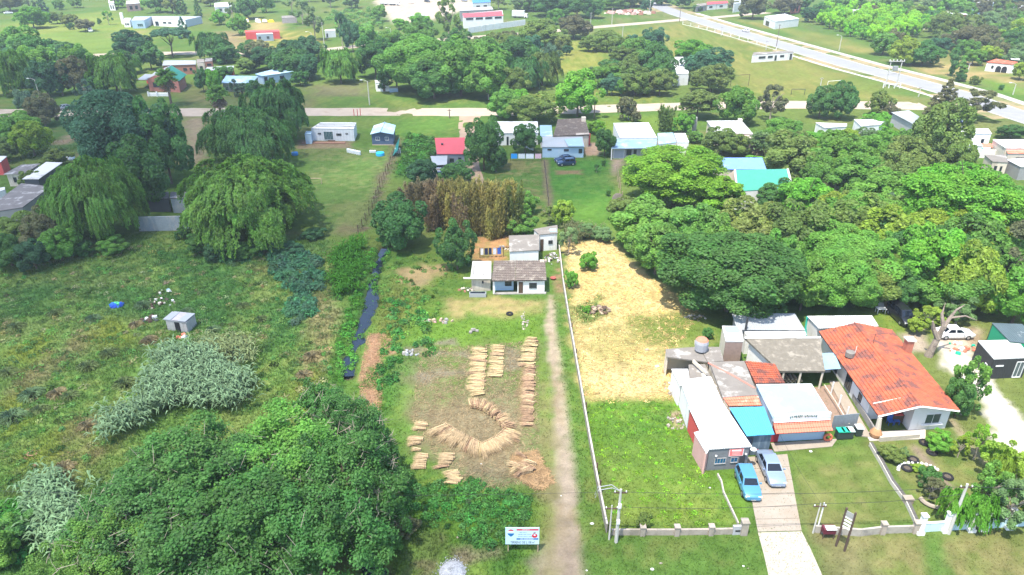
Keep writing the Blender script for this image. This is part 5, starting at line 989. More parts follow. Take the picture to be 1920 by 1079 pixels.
# --- dark container houses on the right edge
CLAD = mat('charcoal_cladding', (.040, .042, .045), .6, .15, .8)
b = Bld('container_house', 'dark clad box house with white roof at the right edge', 'house', (1890, 690)); b.block([(1864, 673), (1932, 670), (1908, 637), (1834, 639)], 2.75, CLAD, WHITER, 'slab', .03, .12); a, e, n, L, zt = b.walls['L']
for sd, cnt in (('F', 14), ('L', 18)):
    a, e, n, L, zt = b.walls[sd]
    for k in range(cnt): q = b.w(a + e * L * (k + .5) / cnt + n * .012); mb = MB(); mb.box((q.x, q.y, zt / 2), (L / cnt * .82, .024, zt - .06), atan2(e.y, e.x)); mb.build('plank', CLAD, b.o)
b.hole('F', .68, .92, .1, 2.2, frame=FRAMEW, pane=glass('grey_pane', (.10, .12, .13), .1), bars=1, depth_=.09); b.hole('L', .70, .82, 1.0, 1.5, frame=FRAMEW, bars=0, depth_=.09); b.part('sign', FRAMEW, lambda m: m.box((*b.w(b.walls['F'][0] + b.walls['F'][1] * b.walls['F'][3] * .22 + b.walls['F'][2] * .06).xy, 1.75), (.9, .05, .18), atan2(b.walls['F'][1].y, b.walls['F'][1].x)))
b = Bld('green_container', 'container house with bright green end behind the dark box house', 'house', (1890, 635)); b.block([(1894, 641), (1962, 648), (1915, 608), (1860, 606)], 2.9, CLAD, mat('dark_sheet', (.085, .12, .13), .5, .2, 1.5, dirt=(.5, .52, .5), dirt_amt=.2), 'metal', .03, .12, side_mats={'L': mat('green_end', (.01, .33, .16), .6, .08), 'F': mat('green_end', (.01, .33, .16), .6, .08)})
# --- tin shed in the weeds
b = Bld('tin_shed', 'small pale board shed with patched tin roof in the overgrown field', 'shed', (335, 615)); SW = mat('weathered_board', (.42, .41, .39), .9, .18, .5, dirt=(.28, .26, .24), dirt_amt=.3, streak=.2)
b.block([(308, 600), (349, 606), (366, 588), (327, 584)], (1.55, 1.5, 1.55, 1.6), SW, GALV, 'slab', .08, .05); a, e, n, L, zt = b.walls['F']; b.hole('F', .42, .66, 0, 1.4, 'door', pane=mat('opening_shade_paint', (.012, .012, .014), .9, .1))  # near-black door panel paints in the shade of an open doorway
for k, (x0, y0, x1, y1) in enumerate(((312, 600, 330, 585), (328, 602, 345, 587), (340, 604, 358, 589))): b.part('roof_sheet', GALV if k != 1 else mat('rusty_sheet', (.40, .37, .38), .7, .2, .5, dirt=(.27, .20, .17), dirt_amt=.3), lambda m, x0=x0, y0=y0, x1=x1, y1=y1, k=k: (lambda A, B_: m.box((*((A + B_) / 2).xy, 1.60 + k * .03), (1.05, (B_ - A).length * .98, .03), atan2((B_ - A).y, (B_ - A).x) - pi / 2))(b.L(x0, y0, 1.6), b.L(x1, y1, 1.6)))
for sd in 'FR':
    a, e, n, L, zt = b.walls[sd]
    for k in range(6):
        if sd == 'F' and 2 <= k < 4: continue
        q = b.w(a + e * L * (k + .5) / 6 + n * .015); mb = MB(); mb.box((q.x, q.y, zt / 2 - .02), (L / 6 * .9, .02, zt - .1), atan2(e.y, e.x)); mb.build('plank', SW, b.o)
# ------------------------------------------------------------------ houses farther off
def simple(name, label, cat, at, blocks, holes=()):
    b = Bld(name, label, cat, at)
    for bl in blocks:
        px, z, wall, roof = bl[:4]; kw = bl[4] if len(bl) > 4 else {}; hs = kw.pop('holes', ()); rk = kw.pop('rk', 'slab'); b.block(px, z, wall, roof, rk, **kw)
        for h in hs: b.hole(*h[:5], **(h[5] if len(h) > 5 else {}))
    return b
DW = dict(frame=FRAMED, bars=0)
# left edge
simple('tin_roof_house', 'long house with bright tin roof at the left edge', 'house', (90, 335), [([(41, 336), (72, 336), (117, 305), (86, 304)], 2.9, DARKR, WHITER, dict(rk='metal', oh=.25, holes=[('R', .2, .35, .6, 2.0, DW), ('R', .5, .62, .0, 2.0, DW), ('F', .2, .6, .9, 1.8, DW)]))])
simple('slab_roof_house', 'low house with stained dark concrete roof at the left edge', 'house', (60, 375), [([(-40, 402), (42, 389), (95, 350), (40, 344)], 2.6, GREYR, SLABD, dict(oh=.02, th=.16, holes=[('R', .3, .4, 1.0, 1.7, DW)]))])
simple('grey_roof_house', 'small cream house with grey slab roof at the left edge', 'house', (40, 325), [([(6, 327), (46, 326), (76, 307), (40, 309)], 2.6, CREAM, SLABD, dict(oh=.35, holes=[('F', .3, .5, .8, 1.8, DW), ('F', .6, .75, 0, 2.0, DW)]))])
simple('red_wall_house', 'red walled house with pale roof cut by the left edge', 'house', (2, 310), [([(-40, 304), (1, 304), (13, 293), (-25, 292)], 2.8, REDW, WHITER, dict(rk='metal', oh=.1))])
simple('lean_to', 'white lean-to roof among clutter at the left edge', 'shed', (-5, 370), [([(-25, 366), (9, 356), (9, 351), (-20, 356)], 2.0, WHITE, WHITER, dict(oh=.05))])
# block wall and sheds behind the willows
BW = Bld('block_wall', 'grey rendered block wall between the two big willows', 'wall', (310, 430)); BLK = mat('grey_blue_block', (.30, .345, .375), .9, .16, .6, dirt=(.42, .41, .39), dirt_amt=.35, streak=.4)
A_, B_ = BW.L(262, 434), BW.L(352, 432); dv = (B_ - A_); Lw = dv.length; dv.normalize(); an = atan2(dv.y, dv.x)
for r in range(10):
    for c in range(13):
        ww = Lw / 13; off = ww * .5 * (r % 2); x = c * ww + ww / 2 + off
        if x > Lw: continue
        q = A_ + dv * x; mb = MB(); mb.box((q.x, q.y, .13 + r * .255), (ww - .03, .2 + rnd.uniform(-.008, .008), .245), an); mb.build('block', BLK, BW.o)
mb = MB(); q = A_ + dv * Lw / 2; mb.box((q.x, q.y, 1.27), (Lw, .17, 2.54), an); mb.build('mortar', CONCG, BW.o)
simple('dark_shed', 'dark shed behind the grey block wall', 'shed', (300, 395), [([(272, 372), (316, 372), (316, 360), (274, 360)], 2.6, DARKR, SLABD, dict(oh=.1))]); simple('blue_wall_shed', 'blue-grey shed half hidden by the big willow', 'shed', (335, 395), [([(318, 372), (350, 372), (350, 360), (320, 360)], 2.8, BLK, SLABD, dict(oh=.1))])
# red brick house and neighbours
b = Bld('brick_house', 'two tone red brick house with green and grey gable roof and white garden wall', 'house', (300, 170)); b.gable([(272, 150), (336, 152), (350, 140), (292, 134)], [(301, 137), (321, 123)], 3.5, 5.0, BRICK, GALV, 'metal', .5, .14, roof2=DGREEN, side_mats={'F': mat('pinkish_brick', (.42, .17, .13), .9, .2, .4)}); b.hole('F', .15, .42, 1.3, 2.7, frame=FRAMED, bars=2); b.hole('F', .5, .6, .9, 2.8, frame=FRAMED, bars=0)
b.block([(256, 150), (276, 150), (290, 140), (272, 139)], (2.9, 3.0, 3.0, 2.9), REDW, GALV, 'metal', .1, .1, sides='B'); b.part('carport_fascia', REDW, lambda m: m.tube([b.L(256, 150, 2.7), b.L(276, 150, 2.8)], .2, 4))
b.part('garden_wall', WHITE, lambda m: m.prism([b.L(*q).xy for q in ((279, 181), (318, 181), (318, 180), (279, 180))], 0, .9))
for x in (279, 295, 317): b.part('wall_pillar', WHITE, lambda m, x=x: m.box((*b.L(x, 181.2).xy, .7), (.35, .35, 1.4)))
simple('long_brick_house', 'brick house with pale sheet roof behind the red brick house', 'house', (350, 130), [([(304, 123), (367, 121), (367, 113.5), (307, 113.5)], 3.2, BRICK, GALV, dict(rk='metal', oh=.2, holes=[('F', .60, .72, 1.2, 2.1, DW), ('F', .80, .88, 1.2, 2.1, DW)])), ([(368, 118), (383, 117), (383, 111), (369, 111)], 3.2, CREAM, SLAB, dict(oh=.02, holes=[('F', .3, .7, 1, 2, DW)])), ([(384, 116), (398, 115), (398, 109), (385, 110)], 3.4, BRICK, SLABD, dict(oh=.02, holes=[('F', .2, .8, 2.0, 2.7, DW)]))])
simple('red_shed', 'long red painted shed with grey sheet roof', 'shed', (410, 138), [([(384, 132.5), (437, 131.5), (439, 123.5), (388, 126)], 2.9, REDW, GALV, dict(rk='metal', oh=.25))])
simple('bungalow', 'low pale tin roofed bungalow with a dark verandah', 'house', (450, 160), [([(414, 156), (472, 156), (485, 143), (424, 142)], 2.8, GREYR, GALVB, dict(rk='metal', oh=.3, inset=(.9, 0, 0, 0), holes=[('F', .62, .72, .8, 1.8, DW), ('F', .3, .4, .1, 2.0, DW)]))])
simple('pale_gable_house', 'pale blue house with wide tin roof beside the low bungalow', 'house', (520, 148), [([(492, 143), (551, 134.5), (527, 126.5), (478, 139)], (2.7, 2.7, 3.3, 2.9), PALEB, GALVB, dict(rk='metal', oh=.3, holes=[('F', .03, .14, .1, 2.2, DW), ('F', .24, .34, 1.1, 1.8, DW), ('F', .55, .7, .9, 1.9, DW)]))])
# houses along the near side of the dirt road
b = Bld('prefab_house', 'long white house with slatted roof and sliding door', 'house', (620, 258)); b.block([(583, 241), (663, 242), (668, 230), (601, 229.5)], 2.9, mat('white_cladding', (.62, .66, .68), .6, .05), WHITER, 'slab', .04, .1); b.hole('F', .14, .22, 1.5, 1.85, **DW); b.hole('F', .28, .50, .25, 2.2, frame=mat('aluminium', (.45, .48, .5), .4, .05), pane=glass('teal_pane', (.03, .10, .11), .1), bars=2); b.hole('F', .58, .70, 1.25, 1.75, **DW); b.hole('F', .80, .86, 1.6, 1.85, **DW)
for y in (233.2, 237): b.part('roof_gap', mat('grey_gutter', (.22, .24, .26), .7, .1), lambda m, y=y: m.tube([b.L(598 - (y - 233) * 1.5, y, 2.95), b.L(666, y, 2.95)], .16, 4))
for k in range(14): q = b.walls['F']; c = b.w(q[0] + q[1] * q[3] * (k + .5) / 14 + q[2] * .01); mb = MB(); mb.box((c.x, c.y, 1.4), (.05, .02, 2.6), atan2(q[1].y, q[1].x)); mb.build('cladding_joint', mat('joint_grey', (.42, .45, .47), .7, .05), b.o)
b.block([(571, 252), (583, 252), (585, 246), (574, 246)], 2.3, PALEB, GALVB, 'slab', .04, .1); b.part('step', WOODD, lambda m: m.box((*b.L(622, 266).xy, .15), (1.6, .6, .3)))
for k in range(24): mb = MB(); c = b.L(568 + k * 3.4, 268.5); mb.box((c.x, c.y, .09), (.42, 1.5, .1)); mb.build('deck_board', mat('reddish_deck', (.24, .13, .085), .9, .2, .5), b.o)
b = Bld('blue_cabin', 'dark blue boarded cabin with pale blue gable roof', 'cabin', (718, 262)); b.gable([(694, 252), (738, 252), (742, 235), (701, 236)], [(713, 247.5), (721, 229.5)], 2.6, 3.3, BLUER, GALVB, 'metal', .25, .1); b.hole('F', .18, .38, 1.1, 1.9); b.hole('F', .62, .80, 1.1, 1.9)
a, e, n, L, zt = b.walls['F']
for k in range(9): q = b.w(a + e * L * .5 + n * .012); mb = MB(); mb.box((q.x, q.y, .15 + k * .28), (L * .98, .02, .24), atan2(e.y, e.x)); mb.build('plank', BLUER, b.o)
b.part('sill_board', WOODL, lambda m: m.box((*b.w(a + e * L / 2 + n * .1).xy, .06), (L, .2, .12), atan2(e.y, e.x)))
tp = empty('tarpaulin', P(743, 278), 'teal tarpaulin hung along the side of the blue cabin', 'tarpaulin'); mb = MB(); q = [rel(tp, P(*p_, z)) for p_, z in (((749, 258), 2.2), ((746, 282), 1.6), ((736, 293), .1), ((742, 272), .2))]; mb.face(q); mb.face([p + Vector((.03, .02, 0)) for p in q][::-1]); mb.build('sheet', mat('teal_tarp', (.01, .17, .15), .5, .3, .5), tp)
b = simple('red_roof_cottage', 'cottage with crimson sheet roof beside the earth lane', 'house', (842, 295), [([(819, 289), (871, 289), (872, 258), (815, 259)], (2.7, 2.7, 3.4, 3.4), mat('blue_grey_render', (.20, .23, .27), .85, .1), REDRF, dict(rk='metal', oh=.15, holes=[('F', .45, .62, .9, 1.7, DW), ('F', .78, .9, 0, 1.9, DW)])), ([(813, 310), (838, 309), (839, 292), (807, 293)], (2.1, 2.1, 2.4, 2.4), CREAM, GALV, dict(rk='metal', oh=.1, sides='L'))]); b.part('flue', METALD, lambda m: m.lathe([(.22, 0), (.22, .3), (.3, .32)], b.L(829, 272, 3.1), 8))
b = simple('white_corner_house', 'white house with white roof half hidden by a tree', 'house', (960, 255), [([(930, 250), (1010, 249), (1008, 228), (929, 228)], 2.9, WHITE, WHITER, dict(oh=.12, holes=[('F', .10, .17, 1.1, 1.8, DW), ('F', .24, .29, 0, 2.0, DW)]))]); b.part('faded_mark', mat('faded_red', (.62, .30, .28), .8, .2), lambda m: m.tube([b.L(934, 230, 2.92), b.L(946, 231, 2.92), b.L(945, 235, 2.92), b.L(935, 235, 2.92), b.L(934, 230, 2.92)], .1, 4))
b = Bld('patchwork_house', 'house with brown tiled roof and patched pale tin front roofs', 'house', (1055, 275)); b.block([(1037, 256), (1106, 254), (1097, 222), (1046, 224)], (2.8, 2.8, 3.6, 3.6), CREAM, OLDT, 'tile', .2, .1); b.block([(1013, 256), (1036, 256), (1034, 235), (1012, 235)], (2.7, 2.7, 2.9, 2.9), WHITE, GALVB, 'metal', .1, .1)
b.block([(1016, 276), (1096, 276), (1092, 256.5), (1016, 256.5)], (2.4, 2.4, 2.65, 2.65), PALEB, GALV, 'metal', .15, .1); b.hole('F', .12, .22, 1.6, 1.95, **DW); b.hole('F', .52, .64, 1.4, 1.9, **DW); b.hole('F', .88, .97, 1.0, 1.95, **DW); b.part('roof_sheet', GALVB, lambda m: m.prism([b.L(*q, 2.62).xy for q in ((1066, 275), (1095, 275), (1090, 258), (1058, 262))], 2.58, 2.66)); b.part('chimney', CREAM, lambda m: m.box((*b.L(1094, 228, 3.4).xy, 3.7), (1.0, .8, 1.5))); b.part('red_column', REDW, lambda m: m.box((*b.L(1104, 272).xy, 1.3), (.5, .5, 2.6))); b.part('low_roof', mat('sand_slab', (.42, .37, .31), .9, .15, 1), lambda m: m.prism([b.L(*q, 2.75).xy for q in ((1080, 255), (1105, 253), (1101, 246), (1079, 247))], 2.86, 2.96))
b = Bld('verandah_house', 'white flat roofed house with long pale blue sheet verandah', 'house', (1190, 280)); b.block([(1162, 259), (1232, 258), (1216, 230), (1150, 231)], 3.3, WHITE, WHITER, 'slab', .05, .16); b.block([(1146, 279), (1230, 278), (1232, 259), (1154, 260)], (2.4, 2.4, 2.9, 2.9), GREYR, GALVB, 'metal', .2, .08, inset=(.6, 0, 0, 0)); b.hole('F', .03, .28, 0, 2.0, frame=FRAMEW, pane=mat('garage_door', (.30, .33, .38), .6, .1), bars=0); b.hole('F', .33, .45, .6, 1.9, **DW); b.hole('F', .5, .57, .6, 1.9, **DW); b.hole('F', .7, .76, 1, 1.9, **DW)
b.block([(1235, 271), (1268, 267), (1262, 249), (1233, 250)], 2.8, WHITE, GALVB, 'slab', .05, .1); b.block([(1270, 267), (1292, 267), (1285, 250), (1264, 250)], 2.8, WHITE, WHITER, 'slab', .05, .1); b.part('verandah_post', WHITE, lambda m: m.tube([b.L(1146, 300), b.L(1147, 280, 2.3)], .1, 6)); b.box('chimney', 1301, 246, 0, (.9, .8, 3.4), GREYR)
b = simple('angular_house', 'white roofed house of angular plan with a cream lower porch', 'house', (1370, 262), [([(1341, 248), (1412, 251), (1390, 226), (1325, 227)], 3.1, CREAM, WHITER, dict(oh=.15, th=.18, holes=[('F', .15, .25, 1, 2, DW), ('F', .4, .5, 1, 2, DW)])), ([(1376, 264), (1410, 260), (1411, 252.5), (1379, 251)], (2.4, 2.4, 2.7, 2.7), PINKW, mat('pinkish_slab', (.48, .38, .33), .9, .15, 1), dict(oh=.1, inset=(.6, 0, 0, 0)))]); b.box('chimney', 1387, 231, 3, (.9, .8, 1.0), CREAM)
b = simple('blue_roof_barn', 'barn with wide blue sheet roof behind the green roofed barn', 'barn', (1385, 320), [([(1337, 318), (1437, 318), (1429, 296), (1340, 296)], (4.0, 4.0, 5.2, 5.2), CREAM, BLUERF, dict(rk='metal', oh=.2))])
b = simple('green_roof_barn', 'barn with bright green sheet roof and pale gable end', 'barn', (1420, 375), [([(1382, 359), (1486, 353), (1477, 317), (1378, 319)], (3.5, 3.5, 5.4, 5.4), CREAM, GREENRF, dict(rk='metal', oh=.05, side_mats={'L': mat('warm_white', (.70, .60, .50), .85, .1, 1), 'F': WHITE}, holes=[('L', .55, .68, 2.6, 3.3, DW)]))]); a, e, n, L, zt = b.walls['L']; b.part('gable_wall', mat('warm_white', (.70, .60, .50), .85, .1, 1), lambda m: m.prism([b.L(*q, z).xy for q, z in (((1378, 319), 5.4), ((1362, 331), 3.6), ((1364, 331), 3.6), ((1380, 319), 5.4))], 0, [5.5, 3.6, 3.6, 5.5])); b.part('verge_board', WHITE, lambda m: m.tube([b.L(1382, 359, 3.55), b.L(1378, 319, 5.5)], .18, 4)); b.part('verge_board', WHITE, lambda m: m.tube([b.L(1486, 353, 3.55), b.L(1477, 317, 5.5)], .18, 4))
# white houses along the dirt road at the right
simple('white_gable_house', 'low white roofed house below the round dark tree by the dirt road', 'house', (1565, 240), [([(1546, 240), (1588, 237), (1588, 232), (1529, 230)], 2.8, WHITE, WHITER, dict(oh=.1))]); simple('white_tent_house', 'white roofed house with two slopes beside the brownish bush', 'house', (1635, 230), [([(1615, 237), (1650, 234), (1664, 224), (1601, 224)], (2.7, 2.7, 3.2, 3.2), WHITE, WHITER, dict(oh=.1))])
simple('grey_slope_house', 'house with long grey sloping roof and grey wall beside the dirt road', 'house', (1695, 230), [([(1671, 211), (1712, 233), (1724, 219), (1704, 207)], (3.0, 3.0, 3.4, 3.4), mat('light_grey_wall', (.45, .45, .46), .85, .1), GALV, dict(rk='metal', oh=.3))])
for k, (lab, px, z, wl, rf) in enumerate([('white roofed house nearest the grey-olive tree at the right', [(1783, 242), (1807, 238), (1787, 224), (1771, 220)], 3.0, WHITE, WHITER), ('low white roofed house below the flat one at the right', [(1789, 257), (1819, 256), (1817, 246), (1785, 245)], 2.8, WHITE, WHITER), ('white flat house with dark front strip in the right hand yards', [(1820, 250), (1860, 251), (1853, 241), (1808, 242)], 3.2, WHITE, WHITER),
        ('white roofed house beside the white courtyard at the right', [(1817, 273), (1843, 274), (1832, 259), (1805, 260)], 2.8, WHITE, WHITER), ('big white roofed house cut by the right edge', [(1886, 278), (1975, 278), (1960, 261), (1861, 262)], 3.4, CREAM, WHITER), ('house with salmon red roof at the right edge', [(1890, 288), (1975, 288), (1972, 279), (1886, 279)], 2.8, CREAM, TILEP), ('white roofed shed at the right edge below the red roof', [(1914, 313), (1980, 313), (1965, 294), (1887, 299)], 2.8, GREYR, WHITER), ('grey slab roofed house below the white courtyard', [(1861, 303), (1891, 305), (1886, 290), (1846, 291)], 2.8, CREAM, SLAB)]):
    simple('yard_house', lab, 'house', px[0], [(px, z, wl, rf, dict(oh=.1, holes=[('F', .2, .4, .8, 1.9, DW), ('F', .6, .75, .8, 1.9, DW)]))])
YW = Bld('courtyard_wall', 'white courtyard wall with blue pool between the right hand houses', 'wall', (1850, 288)); YW.part('wall', WHITE, lambda m: m.prism([YW.L(*q).xy for q in ((1820, 296), (1872, 298), (1872, 297), (1820, 295))], 0, 1.8)); YW.part('paving', WHITER, lambda m: m.prism([YW.L(*q).xy for q in ((1822, 294), (1870, 296), (1872, 276), (1840, 276))], 0, .05)); YW.part('pool', mat('turquoise_pool', (.05, .55, .60), .2, .05), lambda m: m.prism([YW.L(*q).xy for q in ((1835, 289), (1844, 289), (1843, 280), (1835, 280))], .05, .4)); YW.part('red_canopy', TILEP, lambda m: m.prism([YW.L(*q, 2.2).xy for q in ((1842, 276), (1862, 277), (1858, 270), (1838, 270))], 2.2, 2.3))
# far side
b = simple('modern_house', 'long white modern house with flat roof on the far lawn', 'house', (300, 52), [([(286, 36), (347, 38), (378, 31), (283, 30.5)], 3.3, WHITE, mat('grey_flat_roof', (.33, .36, .42), .8, .15, 3), dict(oh=.03, holes=[('F', .06, .16, .3, 2.2, DW), ('F', .3, .4, 1.4, 2.1, DW), ('F', .46, .56, 1.4, 2.1, DW)], side_mats={'R': mat('blue_grey_wall', (.42, .50, .57), .85, .08)})), ([(246, 39), (270, 38.5), (284, 31), (252, 31.5)], 3.6, PALEB, mat('grey_flat_roof', (.33, .36, .42), .8, .15, 3), dict(oh=.03, holes=[('F', .4, .85, .8, 2.2, dict(frame=FRAMEW, pane=glass('teal_pane', (.03, .10, .11), .1), bars=2))])), ([(231, 40), (243, 40), (246, 34), (233, 34)], 2.8, WHITE, WHITER, dict(oh=.03, holes=[('F', .2, .4, 1, 1.8, DW), ('F', .5, .8, 1, 1.8, DW)]))]); b.part('tall_chimney', WHITE, lambda m: m.box((*b.L(231.5, 46).xy, 2.6), (1.2, 1.0, 5.6)))
simple('container_cabin', 'red container cabin with pale grey porch module in front', 'cabin', (490, 76), [([(460, 61), (524, 59.5), (523, 56), (459, 57.5)], 3.0, REDW, REDW, dict(oh=.02)), ([(480, 64.5), (512, 63.5), (511, 61.8), (481, 62.5)], 2.9, mat('blue_grey_panel', (.27, .34, .40), .7, .08), WHITER, dict(oh=.05, holes=[('F', .1, .25, 1, 1.9, DW), ('F', .6, .75, .9, 1.9, DW)]))])
simple('ruin', 'roofless grey block building on the far plot', 'building', (540, 42), [([(528, 34), (556, 33), (552, 29), (528, 30)], 2.6, mat('grey_mauve_block', (.36, .32, .31), .9, .2, 1), SLAB, dict(oh=.02))]); simple('white_hut', 'white rendered hut behind the dark twin trees', 'hut', (617, 70), [([(609, 59), (629, 57.5), (628, 54.5), (609, 56)], 2.8, WHITE, WHITER, dict(oh=.02, holes=[('F', .1, .25, .3, 1.8, DW)]))])
simple('roadside_hut', 'small white hut with brown door beside the dirt road', 'hut', (715, 172), [([(704, 155), (730, 154.5), (728, 150), (702.5, 150.5)], 2.7, WHITE, WHITER, dict(oh=.08, holes=[('F', .12, .3, 1.0, 1.9, DW), ('F', .5, .68, 0, 2.1, dict(kind='door'))])), ([(730, 166), (746, 165), (746, 162), (731, 162)], 1.2, PALEB, WHITER, dict(oh=.02))])
simple('warehouse', 'long white warehouse with a red roof stripe', 'warehouse', (900, 46), [([(869, 33), (944, 29.5), (942, 21), (867, 26)], (5.0, 5.0, 6.0, 6.0), WHITE, REDRF, dict(rk='metal', oh=.1, holes=[('F', .06 + .24 * k, .24 + .24 * k, 3.7, 4.6, dict(frame=FRAMED, bars=2)) for k in range(4)])), ([(862, 21), (925, 18), (922, 12.5), (861, 15.5)], 5.0, GREYR, mat('grey_fibre_roof', (.36, .35, .34), .9, .15, 3), dict(oh=.1))])
FW = Bld('boundary_wall', 'long white boundary wall in front of the warehouse', 'wall', (930, 58))
for k in range(9): q0, q1 = FW.L(878 + k * 11.9, 63 - k * 1.75), FW.L(878 + (k + .97) * 11.9, 63 - (k + .97) * 1.75); FW.part('wall_panel', WHITE, lambda m: m.box((*((q0 + q1) / 2).xy, 1.3), ((q1 - q0).length, .2, 2.6), atan2((q1 - q0).y, (q1 - q0).x)))
simple('awning_house', 'white stepped house with a blue awning', 'house', (925, 108), [([(886, 104), (915, 103), (913, 93), (885, 94)], 3.0, WHITE, WHITER, dict(oh=.02, holes=[('L', .3, .6, 1, 2, DW)])), ([(918, 95), (984, 90), (980, 82), (926, 84)], 4.2, WHITE, WHITER, dict(oh=.02, holes=[('F', .05, .12, 2, 2.9, DW), ('F', .18, .25, 2, 2.9, DW), ('F', .32, .4, 2, 2.9, DW)])), ([(913, 108), (942, 107.5), (941, 100), (911, 100.5)], (2.5, 2.5, 3.0, 3.0), DARKR, BLUERF, dict(rk='metal', oh=.1, inset=(1.0, 0, 0, 0)))])
simple('white_barn', 'tall white barn with pale roof seen end on', 'barn', (1270, 155), [([(1253, 140), (1292, 138), (1281, 107), (1255, 107.5)], (3.6, 3.6, 4.6, 4.6), WHITE, WHITER, dict(rk='metal', oh=.05))])
simple('white_workshop', 'white workshop with shallow roof beyond the avenue', 'workshop', (1465, 48), [([(1454, 40.5), (1499, 35), (1472, 26), (1433, 31)], (3.6, 3.6, 3.9, 3.9), WHITE, WHITER, dict(oh=.1, holes=[('L', .2, .5, .3, 2.4, DW)]))])
simple('pavilion', 'long white pavilion with ribbon windows on the sports field', 'pavilion', (1450, 110), [([(1411, 103.5), (1488, 98.5), (1486, 95.5), (1413, 98.5)], 2.7, WHITE, SLAB, dict(oh=.03, holes=[('F', .16, .32, 1.2, 2.0, dict(frame=FRAMED, bars=3)), ('F', .38, .5, 1.2, 2.0, dict(frame=FRAMED, bars=2)), ('F', .55, .6, .2, 2.0, DW), ('F', .68, .78, 1.2, 2.0, dict(frame=FRAMED, bars=2)), ('F', .92, .98, .1, 2.3, DW)]))])
simple('red_strip_house', 'far white house with red roof along the avenue', 'house', (1340, 18), [([(1326, 9), (1366, 6), (1364, 2), (1325, 4)], (3, 3, 4, 4), WHITE, REDRF, dict(rk='metal', oh=.2, holes=[('F', .1, .25, 1, 2, DW), ('F', .6, .75, 1, 2, DW)])), ([(1305, 13), (1325, 10), (1324, 6), (1306, 8)], 3, GREYR, SLAB, dict(oh=.1, holes=[('F', .2, .7, .3, 2.2, DW)]))]); simple('far_white_block', 'far white block at the top edge right of the red roof', 'building', (1388, 18), [([(1376, 8), (1401, 4), (1399, -2), (1375, 1)], 4.5, WHITE, GALV, dict(oh=.02))])
b = Bld('arched_cottage', 'small white cottage with two arches and pale red roof', 'house', (1875, 130)); b.block([(1849, 117), (1898, 121.5), (1909, 117), (1868, 111)], (2.9, 2.9, 3.6, 3.6), WHITE, TILEP, 'tile', .15, .12); b.hole('F', .22, .32, 1.0, 2.0, **DW)
for u in (.52, .76):
    a, e, n, L, zt = b.walls['F']; mb = MB(); c = b.w(a + e * L * u + n * .02); pts = [(-.8, 0), (.8, 0), (.8, 1.3), (.55, 1.85), (0, 2.1), (-.55, 1.85), (-.8, 1.3)]; f = [Vector((c.x + e.x * x, c.y + e.y * x, z)) for x, z in pts]; mb.face(f); g = [p - n * .015 for p in f]
    for j in range(7): mb.face([f[j], g[j], g[(j + 1) % 7], f[(j + 1) % 7]])
    mb.build('archway_shade', mat('opening_shade_paint', (.012, .012, .014), .9, .1), b.o)  # flat near-black face, the arch's inner shade put into its colour
b.part('back_roof', WHITER, lambda m: m.prism([b.L(*q, 3.4).xy for q in ((1896, 112), (1912, 113), (1910, 107), (1892, 107))], 3.3, 3.5))
simple('brick_white_house', 'orange brick house with flat white roof among the far trees', 'house', (1795, 35), [([(1771, 27), (1815, 27.5), (1806, 23), (1772, 22.5)], 4.2, mat('orange_brick', (.50, .19, .09), .9, .2, .6), WHITER, dict(oh=.4, holes=[('F', .6, .75, .3, 3.2, dict(frame=FRAMEW, bars=0))]))])
for lab, px, z in [('white roof among trees left of the orange brick house', [(1738, 42), (1760, 42), (1757, 34), (1728, 33)], 3), ('pale blue fronted building at the top right', [(1828, 6), (1864, 5), (1862, -1), (1826, 0)], 6), ('long white roof at the top right corner', [(1900, 16), (1940, 26), (1940, 14), (1900, 8)], 4), ('white roof cut by the right edge near the top', [(1908, 38), (1940, 52), (1940, 40), (1908, 31)], 3.4), ('pinkish far house at the top edge of the left lawn', [(236, 8), (262, 6), (260, 1), (237, 2)], 4), ('white shed with dark porch beyond the far track', [(402, 14), (434, 12), (432, 4), (402, 6)], 3.2), ('far white wall at the top left', [(203, 6), (214, 6), (213, 0), (203, 0)], 4), ('far house with coral walls beyond the white workshop', [(1484, 8), (1502, 6), (1500, 0), (1484, 2)], 5), ('blue roofed store at the top edge beside the warehouse', [(886, 6), (920, 4), (918, -3), (885, -2)], 5), ('far pale house above the plantation', [(1598, 20), (1616, 20), (1612, 15), (1596, 15)], 3), ('low white house above the plantation', [(1555, 8), (1592, 12), (1590, 7), (1555, 4)], 3)]:
    wl = mat('coral_wall', (.55, .16, .11), .85, .1) if 'coral' in lab else PINKW if 'pinkish' in lab else PALEB if 'blue fronted' in lab else WHITE
    simple('far_house', lab, 'house', px[0], [(px, z, wl, mat('strong_blue_roof', (.05, .22, .62), .5, .1) if 'blue roofed' in lab else WHITER, dict(oh=.1, holes=[('F', .2, .4, .9, z * .7, DW), ('F', .6, .8, .9, z * .7, DW)]))])
